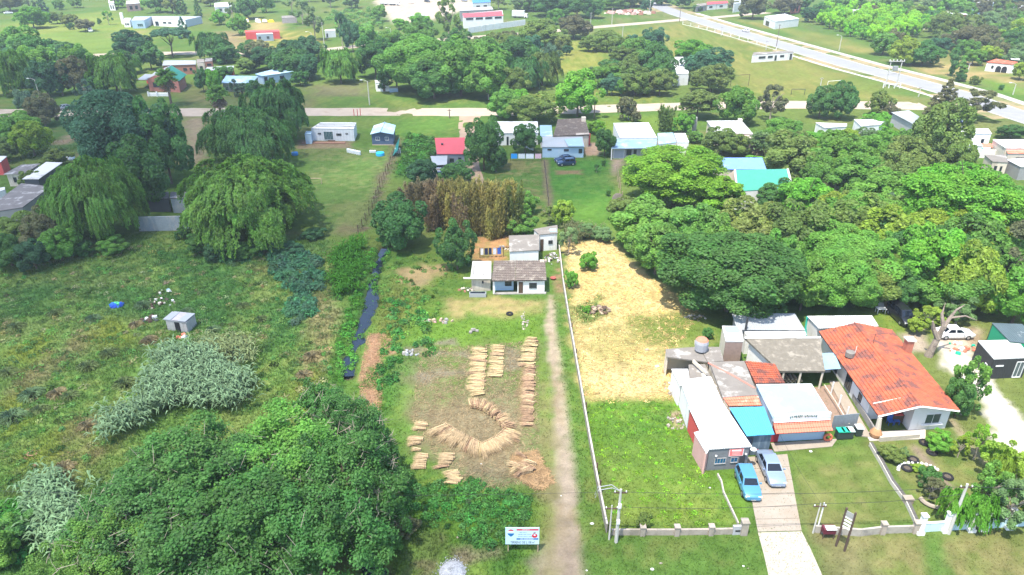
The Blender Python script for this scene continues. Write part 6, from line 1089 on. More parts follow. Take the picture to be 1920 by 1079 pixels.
# ------------------------------------------------------------------ fences and low walls
def wall_run(name, label, px, h, th, m, n, cat='wall', pillars=(), ph=1.3, pm=None, pw=.4, piece='panel', cap=None, gap=.02, sh=0.0):
    p0 = P(*px[0]); o = empty(name, (p0.x, p0.y, 0), label, cat); pts = [rel(o, P(*q)) for q in px]; tot = sum((b - a).length for a, b in zip(pts, pts[1:])); per = tot / n
    for a, b in zip(pts, pts[1:]):
        L = (b - a).length; k_ = max(1, round(L / per)); d = (b - a) / L; an = atan2(d.y, d.x)
        for k in range(k_):
            c = a + d * L * (k + .5) / k_; z = gz(o.location.x + c.x, o.location.y + c.y); mb = MB(); hh = h * rnd.uniform(1 - sh, 1 + sh); mb.box((c.x, c.y, z + hh / 2 - .1), (L / k_ - gap, th, hh + .2), an + rnd.uniform(-.004, .004)); mb.build(piece, m, o)
            if cap: mb = MB(); mb.box((c.x, c.y, z + hh + .045), (L / k_ - gap * .5, th + .06, .08), an); mb.build('coping', cap, o)
    for q in pillars:
        c = rel(o, P(*q)); mb = MB(); mb.box((c.x, c.y, ph / 2 - .05), (pw, pw, ph + .1), 0); mb.box((c.x, c.y, ph + .05), (pw + .1, pw + .1, .1), 0); mb.build('pillar', pm or m, o)
    return o
FP = mat('pale_fence_panel', (.30, .265, .22), .9, .25, .7, dirt=(.30, .26, .21), dirt_amt=.3); LOWW = mat('low_wall', (.37, .315, .26), .9, .22, .6, dirt=(.25, .22, .17), dirt_amt=.35)
o = wall_run('panel_fence', 'long pale panel fence between the footpath and the straw lot', [(1048, 470), (1056, 540), (1069, 620), (1086, 720), (1103, 820), (1121, 920), (1137, 1000)], 1.0, .10, FP, 30, 'fence', piece='panel', cap=mat('fence_rail', (.46, .42, .36), .9, .3, .7, dirt=(.28, .25, .21), dirt_amt=.4), sh=.03)
for k, q in enumerate([(1070, 627), (1078, 676), (1096, 778), (1116, 893), (1122, 926), (1139, 1006)]): c = rel(o, P(*q)); mb = MB(); mb.box((c.x + .12, c.y, .75), (.13, .13, 1.7)); mb.build('post', WOODD, o)
wall_run('front_wall', 'low brownish wall along the front of the green lot', [(1146, 1003), (1204, 1003), (1268, 1003), (1332, 1002), (1378, 1001)], .62, .18, LOWW, 12, pillars=[(1204, 1003.5), (1268, 1003.5), (1332, 1002.5)], ph=.95, piece='wall_section', gap=.006)
o = wall_run('gate_pier', 'broad grey gate pier with a dark letter slot', [(1372, 1002), (1396, 1001)], .95, .22, mat('grey_pier', (.40, .40, .41), .9, .12, .6), 1, 'gate pier', piece='pier_face'); mb = MB(); c = rel(o, P(1393, 1001)); mb.box((c.x, c.y, .7), (.55, .55, 1.4)); mb.box((c.x, c.y, 1.44), (.65, .65, .1)); mb.build('pier', LOWW, o); mb = MB(); c = rel(o, P(1381, 1003)); mb.box((c.x, c.y - .02, .45), (.5, .04, .2)); mb.build('letter_slot', METALD, o)
wall_run('side_kerb_wall', 'thin low wall between the green lot and the driveway', [(1345, 892), (1352, 905), (1356, 925), (1384, 985)], .28, .12, mat('pale_kerb', (.42, .38, .32), .9, .15), 9, piece='wall_section', gap=.004)
wall_run('yard_wall', 'low grey wall with one pillar in front of the mown yard', [(1526, 998), (1560, 1001), (1612, 1005), (1652, 1000), (1714, 998)], .75, .18, mat('grey_low_wall', (.36, .33, .28), .9, .25, .5, dirt=(.24, .22, .19), dirt_amt=.35), 10, pillars=[(1653, 1001), (1714, 999)], ph=1.15, pm=LOWW, piece='wall_section', gap=.006)
o = wall_run('white_fence', 'pale blue and white fence with tall white pillars at the lower right', [(1722, 998), (1772, 994.5), (1820, 992)], .95, .12, mat('pale_blue_fence', (.50, .66, .70), .8, .08, 1), 6, 'fence', cap=WHITE); o2 = wall_run('white_fence', 'pale blue fence with white pillars right of the gate gap at the lower right', [(1845, 991), (1890, 988), (1960, 984)], .95, .12, mat('pale_blue_fence', (.50, .66, .70), .8, .08, 1), 6, 'fence', cap=WHITE)
for oo, q in ((o, (1723, 1000)), (o, (1771, 996.5)), (o, (1819, 995)), (o2, (1842, 993)), (o2, (1889, 990))): c = rel(oo, P(*q)); mb = MB(); mb.box((c.x, c.y, .15), (.62, .62, .34)); mb.box((c.x, c.y, 1.0), (.38, .38, 2.0)); mb.box((c.x, c.y, 2.04), (.5, .5, .1), top=1); mb.box((c.x, c.y, 2.15), (.42, .42, .14), top=.3); mb.build('pillar', WHITE, oo)
wall_run('garden_kerb', 'dark narrow garden kerb wall with pale edge dividing the two front yards', [(1632, 835), (1652, 868), (1672, 905), (1700, 942), (1718, 982)], .38, .30, mat('dark_kerb', (.10, .095, .085), .9, .2, .5), 14, piece='kerb_stone', gap=.015, cap=None); wall_run('garden_edging', 'pale edging beside the dark garden kerb', [(1629, 836), (1649, 870), (1669, 907), (1697, 945), (1715, 984)], .42, .07, mat('pale_edging', (.52, .48, .41), .9, .15), 14, piece='edging_stone')
o = empty('junction_box', P(1701, 942), 'pale concrete cover on the dark garden kerb', 'cover'); mb = MB(); mb.box((0, 0, .25), (.75, .55, .5)); mb.box((0, 0, .53), (.85, .65, .06)); mb.build('cover', CONC, o)
o = empty('railing', P(1570, 770), 'pale rail with three white posts along the side path', 'railing'); L3p = [rel(o, P(*q, .7)) for q in ((1546, 722), (1566, 752), (1592, 795))]; mb = MB(); mb.tube(L3p, .05, 5); mb.build('rail', CREAM, o)
for q in ((1558, 738), (1572, 763), (1586, 785)): c = rel(o, P(*q)); mb = MB(); mb.tube([(c.x, c.y, 0), (c.x, c.y, 1.5)], .08, 6); mb.build('post', WHITE, o)
o = empty('yard_gate', P(1580, 803), 'blue-grey boarded gate behind the wheelie bins', 'gate'); A_, B_ = rel(o, P(1557, 808)), rel(o, P(1604, 803)); dv = B_ - A_
for k in range(14): c = A_ + dv * (k + .5) / 14; mb = MB(); mb.box((c.x, c.y, .95), (dv.length / 14 * .9, .05, 1.85), atan2(dv.y, dv.x)); mb.build('board', mat('blue_grey_board', (.21, .24, .26), .7, .12, .4), o)
o = wall_run('walkway_wall', 'low grey wall between side path and tiled house', [(1578, 716), (1640, 818)], .75, .15, CONCG, 8, piece='wall_section'); o = wall_run('terrace_wall', 'low pale wall in front of the tiled house terrace', [(1648, 828), (1722, 822)], .55, .2, mat('pale_stone_wall', (.50, .45, .37), .9, .25, .4), 6, piece='wall_section', gap=.006)
# post and wire fences
def post_fence(name, label, line, n, h, m=WOODL, r=.06, wires=3, cat='fence', lean=.06):
    p0 = P(*line[0]); o = empty(name, (p0.x, p0.y, 0), label, cat); pts = [P(*q) for q in line]; seg = [(b - a).length for a, b in zip(pts, pts[1:])]; T = sum(seg); tops = []
    for k in range(n):
        d = T * k / (n - 1); j = 0
        while j < len(seg) - 1 and d > seg[j]: d -= seg[j]; j += 1
        q = rel(o, pts[j].lerp(pts[j + 1], min(1, d / seg[j]))); t = q + Vector((rnd.uniform(-lean, lean), rnd.uniform(-lean, lean), h * rnd.uniform(.9, 1.1))); mb = MB(); mb.tube([q - Vector((0, 0, .2)), t], r, 6); mb.build('post', m, o); tops.append((q, t))
    for w_ in range(wires):
        f = (w_ + 1) / (wires + .3); mb = MB(); mb.tube([a.lerp(b, f) for a, b in tops], .012, 4); mb.build('wire', METALD, o)
    return o
post_fence('wire_fence', 'weathered post and wire fence along the right of the mown lawn with goal', [(738, 290), (728, 318), (712, 355), (697, 395), (672, 438)], 17, 1.5, WOODD); post_fence('stake_fence', 'row of tall pale stakes right of the middle lawn', [(1155, 330), (1160, 350), (1163, 372), (1172, 392)], 6, 2.2, WOODL, .09, 1)
o = post_fence('wire_fence', 'sagging wire fence dividing the two middle lawns', [(1020, 305), (1024, 340), (1029, 395)], 9, 1.3, WOODD, .05); post_fence('garden_fence', 'wire fence of the garden lot behind the cottage', [(880, 443), (955, 440)], 8, 1.2, WOODL, .06)
o = post_fence('rail_fence', 'white rail fence along the avenue side of the sports field', [(1280, 46), (1330, 58), (1400, 78), (1455, 94)], 12, 1.3, WHITE, .14, 0); mb = MB(); mb.tube([rel(o, P(*q, 1.1)) for q in ((1280, 46), (1330, 58), (1400, 78), (1455, 94))], .09, 5); mb.build('rail', WHITE, o)
post_fence('stick_fence', 'upright sticks standing before the palm trunks by the road', [(664, 218), (672, 218), (676, 217)], 3, 2.0, REDW, .10, 0)
# ------------------------------------------------------------------ poles, lamps, wires
POLEC = mat('pole_concrete', (.50, .48, .44), .85, .15, .6); POLEW = mat('pole_wood', (.17, .13, .10), .9, .25, .4); CABLE = mat('cable', (.02, .02, .022), .6, .05)
def pole(px, base, top, label, kind='wood', lamp=None, r=.13):
    p = P(px, base); h = height(px, base, top); o = empty('street_lamp' if lamp else 'utility_pole', (p.x, p.y, gz(p.x, p.y)), label, 'street lamp' if lamp else 'pole', 'poles along the streets'); m = POLEC if kind == 'c' else POLEW; mb = MB(); mb.tube([(0, 0, -.3), (0, 0, h)], [r * 1.25, r * .75], 8); mb.build('shaft', m, o)
    if lamp: s = lamp; mb = MB(); mb.tube([(0, 0, h - .1), (s * .7, 0, h + .35), (s * 1.5, 0, h + .4)], .05, 5); mb.build('arm', m, o); mb = MB(); mb.box((s * 1.75, 0, h + .4), (.7, .3, .16)); mb.build('lamp_head', FRAMEW, o)
    else: mb = MB(); mb.box((0, 0, h - .35), (1.1, .09, .1)); mb.build('crossarm', WOODD, o); [(lambda q: q.build('insulator', FRAMEW, o))((lambda q: (q.lathe([(.05, 0), (.06, .1), (.03, .16)], (x, 0, h - .29), 6), q)[1])(MB())) for x in (-.45, .45)]
    return o, p, h
PO = {}
for k, a in {'front': (1155, 1017, 918, 'grey utility pole with white boxes at the left corner of the front wall', 'c'), 'front2': (1778, 1001, 908, 'leaning grey utility pole beside the white fence pillars', 'c'), 'a': (1114, 222, 192, 'dark wooden pole below the big bright tree by the dirt road', 'w'), 'b': (1178, 224, 186, 'pale pole before the brown bush by the dirt road', 'c'), 'c': (1274, 41, 8, 'wooden pole at the avenue junction', 'w'), 'd': (1455, 92, 46, 'tall wooden pole behind the white pavilion', 'w'), 'e': (1436, 94, 76, 'white concrete post left of the tall wooden pole', 'c'), 'f': (1107, 56, 24, 'pale pole where the cross road begins', 'c'), 'g': (1147, 48, 16, 'pale pole beside the rubble heap', 'c'), 'h': (1167, 70, 49, 'concrete pole at the corner of the sports field', 'c'), 'i': (1352, 68, 50, 'white concrete pole of the sports field rail', 'c'), 'j': (609, 93, 42, 'tall thin pole before the grey-green trees', 'c'), 'k': (1218, 24, -6, 'pale pole left of the avenue at the top edge', 'c'), 'l': (1537, 168, 146, 'pale post among the sports field swings', 'c'), 'm': (1722, 182, 163, 'short white pole at the corner of the field', 'c'), 'n': (1814, 137, 118, 'white trunk-like post on the dry lawn of the arched cottage', 'c'), 'o': (843, 222, 205, 'thin wooden pole on the near side of the dirt road', 'w')}.items(): PO[k] = pole(*a)
for a in [(693, 197, 153, 'street lamp with white head beside the small white hut', 'c', -1), (916, 187, 155, 'street lamp before the dense trees beside the dirt road', 'c', 1), (76, 187, 150, 'leaning street lamp below the dark trees at the left', 'c', -1), (229, 178, 148, 'street lamp left of the red brick house', 'c', 1), (587, 95, 62, 'street lamp on the cross road before the yellowish field', 'c', -1), (733, 68, 54, 'street lamp above the light green tree mass', 'c', -1), (1573, 96, 68, 'street lamp on the avenue verge beside the plantation', 'c', -1), (1120, 162, 146, 'street lamp right of the big bright tree', 'c', 1), (1899, 178, 158, 'street lamp on the dry lawn at the right edge', 'c', -1)]: pole(*a)
b0 = PO['front'][0]; h = PO['front'][2]
for z in (h * .72, h * .42): mb = MB(); mb.box((0, -.16, z), (.26, .16, .4)); mb.build('meter_box', FRAMEW, b0)
mb = MB()
for s in (.35, .0): mb.tube([(0, 0, h - .2), (-.7, s, h + .15), (-1.8, s, h - .1), (-2.0, s, h - .9)], .035, 5)
mb.build('curved_arm', GALV, b0)
o, p, h2 = pole(1142, 1012, 948, 'short galvanised service mast next to the grey utility pole', 'c', None, .07); o, p, h3 = pole(1524, 1000, 944, 'white twin service mast at the corner of the yard wall', 'c', None, .06); mb = MB(); mb.tube([(.35, .1, -.2), (.35, .1, h3 * .98)], .06, 6); mb.build('second_mast', WHITE, o)
def wire(a, b, sag, label, r=.022):
    pts = [a.lerp(b, k / 12) - Vector((0, 0, sag * 4 * (k / 12) * (1 - k / 12))) for k in range(13)]; mb = MB(); mb.tube(pts, r, 4); tag(mb.build('power_line', CABLE), label, 'cable', 'cables between the street poles')
T1 = PO['front'][1] + Vector((0, 0, PO['front'][2] - .25)); T2 = PO['front2'][1] + Vector((0, 0, PO['front2'][2] - .25)); M3 = P(1524, 1000) + Vector((0, 0, h3))
wire(T1 - Vector((0, 0, 1.6)), M3, .35, 'dark cable from the grey utility pole to the white twin mast'); wire(M3, T2 - Vector((0, 0, .8)), .3, 'dark cable from the white twin mast to the leaning pole'); wire(T1, T2, .5, 'upper cable between the two front poles'); wire(T1, T1 + Vector((-70, 1.5, -.3)), .9, 'pale cable running left over the plot', .016); wire(T2, T2 + Vector((40, -1, .3)), .5, 'cable leaving the leaning pole to the right'); wire(M3, P(1455, 800, 2.6), .3, 'thin cable from the white mast to the blue shop', .012)
# transformer on an H frame
o = empty('transformer_frame', P(1670, 163), 'twin pole transformer frame beside the avenue', 'transformer'); hh = height(1670, 163, 114)
for x in (-1.7, 1.7): mb = MB(); mb.tube([(x, 0, -.3), (x, 0, hh)], [.2, .14], 8); mb.build('shaft', POLEC, o)
for z, w_ in ((hh - .2, 4.8), (hh * .62, 3.8), (hh * .5, 3.8)): mb = MB(); mb.box((0, -.16, z), (w_, .16, .18)); mb.build('crossbeam', POLEC, o)
mb = MB(); mb.box((0, -.1, hh * .62 + .75), (1.3, 1.0, 1.2)); mb.build('transformer', mat('grey_steel', (.28, .29, .30), .5, .1), o)
for x in (-2.2, -1.1, 0, 1.1, 2.2): mb = MB(); mb.lathe([(.08, 0), (.16, .1), (.08, .2), (.16, .3), (.05, .45)], (x, -.16, hh - .1), 6); mb.build('insulator', FRAMEW, o)
for x in (-3.4, -1.7, 0, 1.7): mb = MB(); mb.box((x, -2.2, .65), (.25, .25, 1.5)); mb.build('guard_post', WHITE, o)
mb = MB(); mb.box((-.85, -2.2, 1.3), (5.4, .12, .12)); mb.build('guard_rail', WHITE, o)
# ------------------------------------------------------------------ vehicles
TYRE = mat('tyre_rubber', (.018, .018, .02), .85, .1); RIM = mat('wheel_rim', (.45, .46, .48), .35, .05, metal=.6); LAMPM = mat('lamp_glass', (.75, .77, .80), .15, .03, spec=.6); TAILM = mat('tail_lamp', (.45, .02, .02), .25, .05); PLATE = mat('number_plate', (.7, .7, .68), .5, .05); CARG = glass('car_glass', (.008, .012, .02), .05)
def paint_m(name, c, met=.25, rough=.28):
    if name in _M: return _M[name]
    m, N, L = node_mat(name); out = N.new('ShaderNodeOutputMaterial'); b = N.new('ShaderNodeBsdfPrincipled'); b.inputs['Base Color'].default_value = (*c, 1); b.inputs['Metallic'].default_value = met; b.inputs['Roughness'].default_value = rough; b.inputs['Coat Weight'].default_value = .6; b.inputs['Coat Roughness'].default_value = .06
    L.new(b.outputs[0], out.inputs[0]); _M[name] = m; return m
CK = {  # length, width, belt, roof, hood, cabin base x0,x1 (from the rear), roof x0,x1
    'hatch': (3.9, 1.66, .92, 1.48, .86, .02, .72, .10, .58), 'sedan': (4.45, 1.72, .92, 1.42, .86, .14, .73, .27, .57), 'van': (4.6, 1.78, 1.05, 1.85, .98, .0, .80, .02, .66), 'suv': (4.4, 1.78, 1.0, 1.72, .98, .01, .74, .05, .62), 'pickup': (4.8, 1.78, .98, 1.68, .98, .38, .76, .43, .63)}
def car(label, kind, colr, rear, front, scale=1.0, cname='car', detail=True):
    L, Wd, belt, roof, hood, c0, c1, r0, r1 = CK[kind]; a, b = P(*rear), P(*front); c = (a + b) / 2; d = b - a; o = empty(cname, (c.x, c.y, gz(c.x, c.y) + .05), label, {'van': 'van', 'suv': 'car'}.get(kind, 'car' if kind != 'pickup' else 'pickup truck'), 'parked and passing vehicles', atan2(d.y, d.x)); o.scale = (scale,) * 3; X = lambda t: (t - .5) * L; hw = Wd / 2
    st = [(0, .80, .42, belt * .88), (.03, .94, .26, belt * .98), (.14, 1.0, .20, belt), (.5, 1.0, .20, belt), (c1 - .02, 1.0, .20, belt), (.86, .98, .20, hood * .97), (.965, .90, .24, hood * .86), (1.0, .74, .36, hood * .68)]; mb = MB(); rows = []
    for t, ww, zl, zh in st:
        y = hw * ww; q = [(-y * .92, zl), (-y, zl + .14), (-y, (zl + zh) * .55), (-y * .93, zh - .03), (-y * .80, zh), (0, zh + .02), (y * .80, zh), (y * .93, zh - .03), (y, (zl + zh) * .55), (y, zl + .14), (y * .92, zl)]; rows.append([len(mb.v) + k for k in range(11)]); mb.v += [(X(t), yy, zz) for yy, zz in q]
    for p0, p1 in zip(rows, rows[1:]):
        for k in range(11): k2 = (k + 1) % 11; mb.f.append((p0[k], p1[k], p1[k2], p0[k2])); mb.m.append(0)
    mb.f.append(tuple(rows[0])); mb.m.append(0); mb.f.append(tuple(reversed(rows[-1]))); mb.m.append(0)
    wb, wt = hw * .90, hw * .74; B4 = [(X(c0), -wb, belt), (X(c1), -wb, belt), (X(c1), wb, belt), (X(c0), wb, belt)]; T4 = [(X(r0), -wt, roof - .03), (X(r1), -wt, roof - .03), (X(r1), wt, roof - .03), (X(r0), wt, roof - .03)]; R4 = [(X(r0) + .12, -wt * .82, roof), (X(r1) - .12, -wt * .82, roof), (X(r1) - .12, wt * .82, roof), (X(r0) + .12, wt * .82, roof)]
    for lo, hi in ((B4, T4), (T4, R4)):
        for k in range(4): mb.face([lo[k], lo[(k + 1) % 4], hi[(k + 1) % 4], hi[k]])
    mb.face(R4); pm = paint_m('car_paint_' + colr[0].replace(' ', '_'), *colr[1:]); body = mb.build('body', pm, o); me = body.data; me.polygons.foreach_set('use_smooth', [len(p.vertices) == 4 for p in me.polygons])
    try: me.set_sharp_from_angle(angle=radians(38))
    except Exception: pass
    def pane(nm, q, off, ins=.1, split=0):
        q = [Vector(v) for v in q]; n = (q[1] - q[0]).cross(q[3] - q[0]).normalized(); cen = sum(q, Vector()) / 4
        if n.dot(cen - Vector((0, 0, .8))) < 0: n = -n
        f = lambda u, v: q[0].lerp(q[1], u).lerp(q[3].lerp(q[2], u), v) + n * off
        rng_ = [(ins, 1 - ins)] if not split else [(ins, .50 - .02), (.53, 1 - ins)]
        for u0, u1 in rng_: g = MB(); g.face([f(u0, .10), f(u1, .10), f(u1 - ins * .3, .9), f(u0 + ins * .3, .9)]); g.build(nm, CARG, o)
    pane('windscreen', [B4[1], B4[2], T4[2], T4[1]], .012, .06); pane('rear_window', [B4[3], B4[0], T4[0], T4[3]], .012, .08); pane('side_window', [B4[0], B4[1], T4[1], T4[0]], .012, .07, 1); pane('side_window', [B4[2], B4[3], T4[3], T4[2]], .012, .07, 1)
    if kind == 'pickup': g = MB(); g.prism([(X(.03), -hw * .85), (X(.36), -hw * .85), (X(.36), hw * .85), (X(.03), hw * .85)], belt - .02, belt + .028); g.build('cargo_bed', METALD, o)
    for x in (.18, .80):
        for s in (-1, 1):
            g = MB(); y = s * (hw - .10); g.tube([(X(x), y - .11, .31), (X(x), y + .11, .31)], .31, 14); tw = g.build('wheel', TYRE, o); g = MB(); y2 = s * (hw + .012); g.tube([(X(x), y2 - s * .02, .31), (X(x), y2 + s * .004, .31)], .19, 10); g.build('rim', RIM, tw)
    if detail:
        for s in (-1, 1):
            g = MB(); g.box((X(.972), s * hw * .66, hood * .70), (.16, .34, .15)); g.build('headlight', LAMPM, o); g = MB(); g.box((X(.012), s * hw * .72, belt * .78), (.10, .26, .22)); g.build('tail_light', TAILM, o); g = MB(); g.box((X(c1) - .32, s * (hw + .09), belt + .06), (.12, .18, .13)); g.build('mirror', pm, o)
        g = MB(); g.box((X(.995), 0, .40), (.06, Wd * .66, .10)); g.build('grille', METALD, o); g = MB(); g.box((X(1.0) + .03, 0, .34), (.02, .44, .11)); g.build('number_plate', PLATE, o); g = MB(); g.box((X(0) - .012, 0, .56), (.02, .44, .11)); g.build('number_plate', PLATE, o); g = MB(); g.box((X(1.0) - .01, 0, .38), (.10, Wd * .72, .14)); g.build('bumper', pm, o)
    return o
BLUEC = ('sky blue', (.09, .28, .45)); SILV = ('silver blue', (.33, .42, .55), .5); WHC = ('white', (.80, .80, .79), 0.0); BLK_ = ('black', (.012, .013, .016), .1); NAVY = ('navy', (.015, .045, .11), .3); GREYC = ('grey', (.28, .30, .32), .4)
car('light blue hatchback parked nose out on the driveway', 'hatch', BLUEC, (1394, 896), (1408, 934)); car('silver blue sedan parked on the driveway before the garage gate', 'sedan', SILV, (1434, 866), (1453, 907))
car('white sedan parked side on beside the gnarled bare trunk', 'sedan', WHC, (1756, 632), (1818, 632)); car('black van parked on the grass behind the orange tiled house', 'van', BLK_, (1679, 592), (1696, 608)); car('dark blue hatchback parked nearer on the middle lawn', 'hatch', NAVY, (1075, 309), (1048, 311)); car('dark blue car parked behind the hatchback on the middle lawn', 'sedan', NAVY, (1072, 302), (1045, 305)); car('white car driving along the pale avenue', 'sedan', WHC, (1407, 62), (1389, 58)); car('grey car parked under the tree at the left edge of the dirt road', 'sedan', GREYC, (117, 207), (135, 204)); car('white pickup truck on the far left lawn', 'pickup', WHC, (172, 62), (168, 58)); car('pale car under the carport of the red roofed cottage', 'pickup', ('pale grey', (.5, .52, .54), .2), (838, 306), (862, 304)); car('dark blue car beside the shrub below the red roofed cottage', 'hatch', NAVY, (826, 322), (822, 333)); car('dark vehicle under the brownish trees at the white walled yards', 'sedan', NAVY, (1790, 227), (1800, 230)); car('white car on the shaded drive of the garden lawn', 'hatch', WHC, (1001, 110), (1002, 117))
car('white car at the left edge of the far lawn', 'sedan', WHC, (8, 27), (24, 26)); car('dark car parked on the white open lot', 'sedan', BLK_, (796, 4), (806, 5)); car('white car on the white open lot', 'sedan', WHC, (764, 6), (777, 7)); car('grey car parked at the far end of the lot', 'suv', GREYC, (866, 3), (876, 4))
def truck(label, px, d, h, cab=(.8, .8, .79), ang=0.0):
    p = P(*px); o = empty('box_truck', p, label, 'truck', 'trucks at the warehouse', ang); mb = MB(); mb.box((0, 0, .9 + h / 2), (d[0], d[1], h)); mb.build('cargo_box', WHITER, o); mb = MB(); mb.box((d[0] / 2 + .95, 0, 1.35), (1.7, d[1] * .95, 1.9), top=.88); cb = mb.build('cab', paint_m('truck_white', cab, 0), o); mb = MB(); mb.box((d[0] / 2 + 1.76, 0, 1.75), (.08, d[1] * .75, .6)); mb.build('windscreen', CARG, cb); mb = MB(); mb.box((.5, 0, .7), (d[0] + 2, d[1] * .5, .3)); mb.build('chassis', METALD, o)
    for x in (-d[0] * .3, d[0] * .1, d[0] / 2 + .9):
        for s in (-1, 1): mb = MB(); mb.tube([(x, s * d[1] * .42 - .14, .48), (x, s * d[1] * .42 + .14, .48)], .48, 12); mb.build('wheel', TYRE, o)
truck('white box truck behind the warehouse yard', (972, 34), (6.5, 2.5), 2.8, ang=-.25); truck('white delivery truck on the open lot, the left one', (722, 10), (5, 2.3), 2.3, ang=-.1); truck('white delivery truck on the open lot, the right one', (738, 10.5), (4, 2.2), 1.8, ang=-.1)
o = empty('trailer', P(783, 34), 'pale covered trailer at the edge of the open lot', 'trailer', None, .1); mb = MB(); mb.box((0, 0, 1.1), (11, 2.4, .9)); mb.build('cover', WHITER, o); mb = MB(); mb.box((0, 0, .55), (10.5, 2.0, .2)); mb.build('chassis', METALD, o); [(lambda q: (q.tube([(x, -1.2, .4), (x, 1.2, .4)], .4, 10), q.build('wheel', TYRE, o)))(MB()) for x in (-2, 1)]
# ------------------------------------------------------------------ sale board
p = P(979, 1036); o = empty('sale_board', (p.x, p.y, 0), 'white and blue land sale board on two posts beside the footpath', 'sign'); SB = o
zb = height(979, 1036, 1020.5); zt = height(979, 1036, 989.5); wd = 63 / FPX * depth(979, 1020) * .98; tilt = 0.0; pan = MB(); pan.box((0, 0, (zb + zt) / 2), (wd, .05, zt - zb)); pn = pan.build('panel', mat('pale_blue_board', (.56, .75, .86), .5, .03), o)
for x in (-wd * .42, wd * .47): mb = MB(); mb.box((x, .07, zt * .48), (.08, .08, zt * .98)); mb.build('post', WOODL, o)
W2, H2, Z0 = wd / 2, zt - zb, zb
def sp(u, v, d=.0): return Vector(((u - .5) * wd, -.026 - d, Z0 + v * H2))
def flat(name, pts, m, d=.001): mb = MB(); mb.face([sp(u, v, d) for u, v in pts]); mb.face([sp(u, v, -.001) for u, v in pts][::-1]); return mb.build(name, m, pn)
SR = mat('sign_red', (.62, .02, .05), .5, .02); SBL = mat('sign_blue', (.02, .16, .42), .5, .02); SDK = mat('sign_ink', (.03, .035, .06), .6, .02); SWH = mat('sign_white', (.78, .80, .82), .5, .02)
flat('red_band', [(.33, .83), (.975, .83), (.975, .92), (.33, .92)], SR); flat('blue_band', [(.33, .28), (.975, .28), (.975, .37), (.33, .37)], SBL)
arc = lambda c, r, a0, a1, n, sy=1.0: [(c[0] + r * cos(a0 + (a1 - a0) * k / n) * .5, c[1] + r * sin(a0 + (a1 - a0) * k / n) * sy) for k in range(n + 1)]
flat('balloon_emblem', arc((.165, .70), .21, radians(35), radians(145), 10, .95), SR); flat('balloon_emblem', [(.065, .72), (.265, .72), (.270, .80), (.060, .80)], SWH, .0025); flat('balloon_emblem', [(.06, .66), (.27, .66), (.245, .58), (.195, .49), (.165, .46), (.135, .49), (.085, .58)], SBL)
flat('round_emblem', arc((.865, .52), .17, 0, 2 * pi, 14, .75)[:-1], SR); flat('round_emblem', arc((.865, .56), .07, 0, 2 * pi, 10, .7)[:-1], SWH, .0025); flat('round_emblem', [(.82, .64), (.88, .64), (.90, .75), (.83, .74)], mat('sign_grey', (.30, .30, .34), .6, .02))
text('lettering', 'TERRENO DE 2.108 m\u00b2', .37, sp(.51, .115, .004), (pi / 2, 0, 0), SDK, pn, .002, 'CENTER', wd * .92 / 4.6); text('lettering', 'VENDO', .15, sp(.60, .875, .004), (pi / 2, 0, 0), SWH, pn, .002, 'CENTER', 1.2)
rg = random.Random(5)
for v, u0, u1 in ((.72, .42, .62), (.60, .38, .76), (.47, .38, .78), (.325, .44, .84)):                     # small print, too fine to read
    mb = MB(); u = u0
    while u < u1: w_ = rg.uniform(.012, .022); hh_ = rg.uniform(.04, .065); mb.face([sp(u, v - hh_ / 2, .003), sp(u + w_ * .7, v - hh_ / 2, .003), sp(u + w_ * .7, v + hh_ / 2, .003), sp(u, v + hh_ / 2, .003)]); u += w_ + (.02 if rg.random() < .15 else .004)
    tag(mb.build('small_print', SWH if v < .4 else mat('print_grey', (.16, .26, .36), .6, .02), pn), kind='stuff')
# slanted metal sign at the roadside
o = empty('roadside_sign', P(1577, 1030), 'rusty two post roadside sign with pale horizontal bars seen edge on', 'sign'); A_, B_ = rel(o, P(1569, 1028)), rel(o, P(1583, 1034)); A_, B_ = A_ + Vector((0, .2, 0)), B_; RUST = mat('rusty_post', (.10, .065, .05), .8, .25, .4); hA = height(1569, 1028, 956); e = B_ - A_
for q in (A_, B_): mb = MB(); mb.box((q.x, q.y, hA / 2), (.13, .13, hA)); mb.build('post', RUST, o)
for k in range(5): z = hA * .55 + k * .34; mb = MB(); mb.box((*((A_ + B_) / 2).xy, z), (e.length - .12, .05, .16), atan2(e.y, e.x)); mb.build('bar', FRAMEW if k < 4 else GREYR, o)
mb = MB(); mb.box((*((A_ + B_) / 2).xy, hA * .86), (e.length - .12, .04, .7), atan2(e.y, e.x)); mb.build('panel', GREYR, o)
o = empty('bin_stand', P(1550, 1007), 'dark red litter stand with white lid by the yard wall', 'bin'); mb = MB(); mb.box((0, 0, .85), (1.0, .6, .5)); mb.build('basket', mat('maroon_steel', (.12, .02, .035), .6, .1), o); mb = MB(); mb.box((.08, -.12, 1.14), (.85, .5, .08)); mb.build('lid', FRAMEW, o); [(lambda q: (q.box((x, y, .3), (.06, .06, .62)), q.build('leg', RUST, o)))(MB()) for x in (-.45, .45) for y in (-.25, .25)]
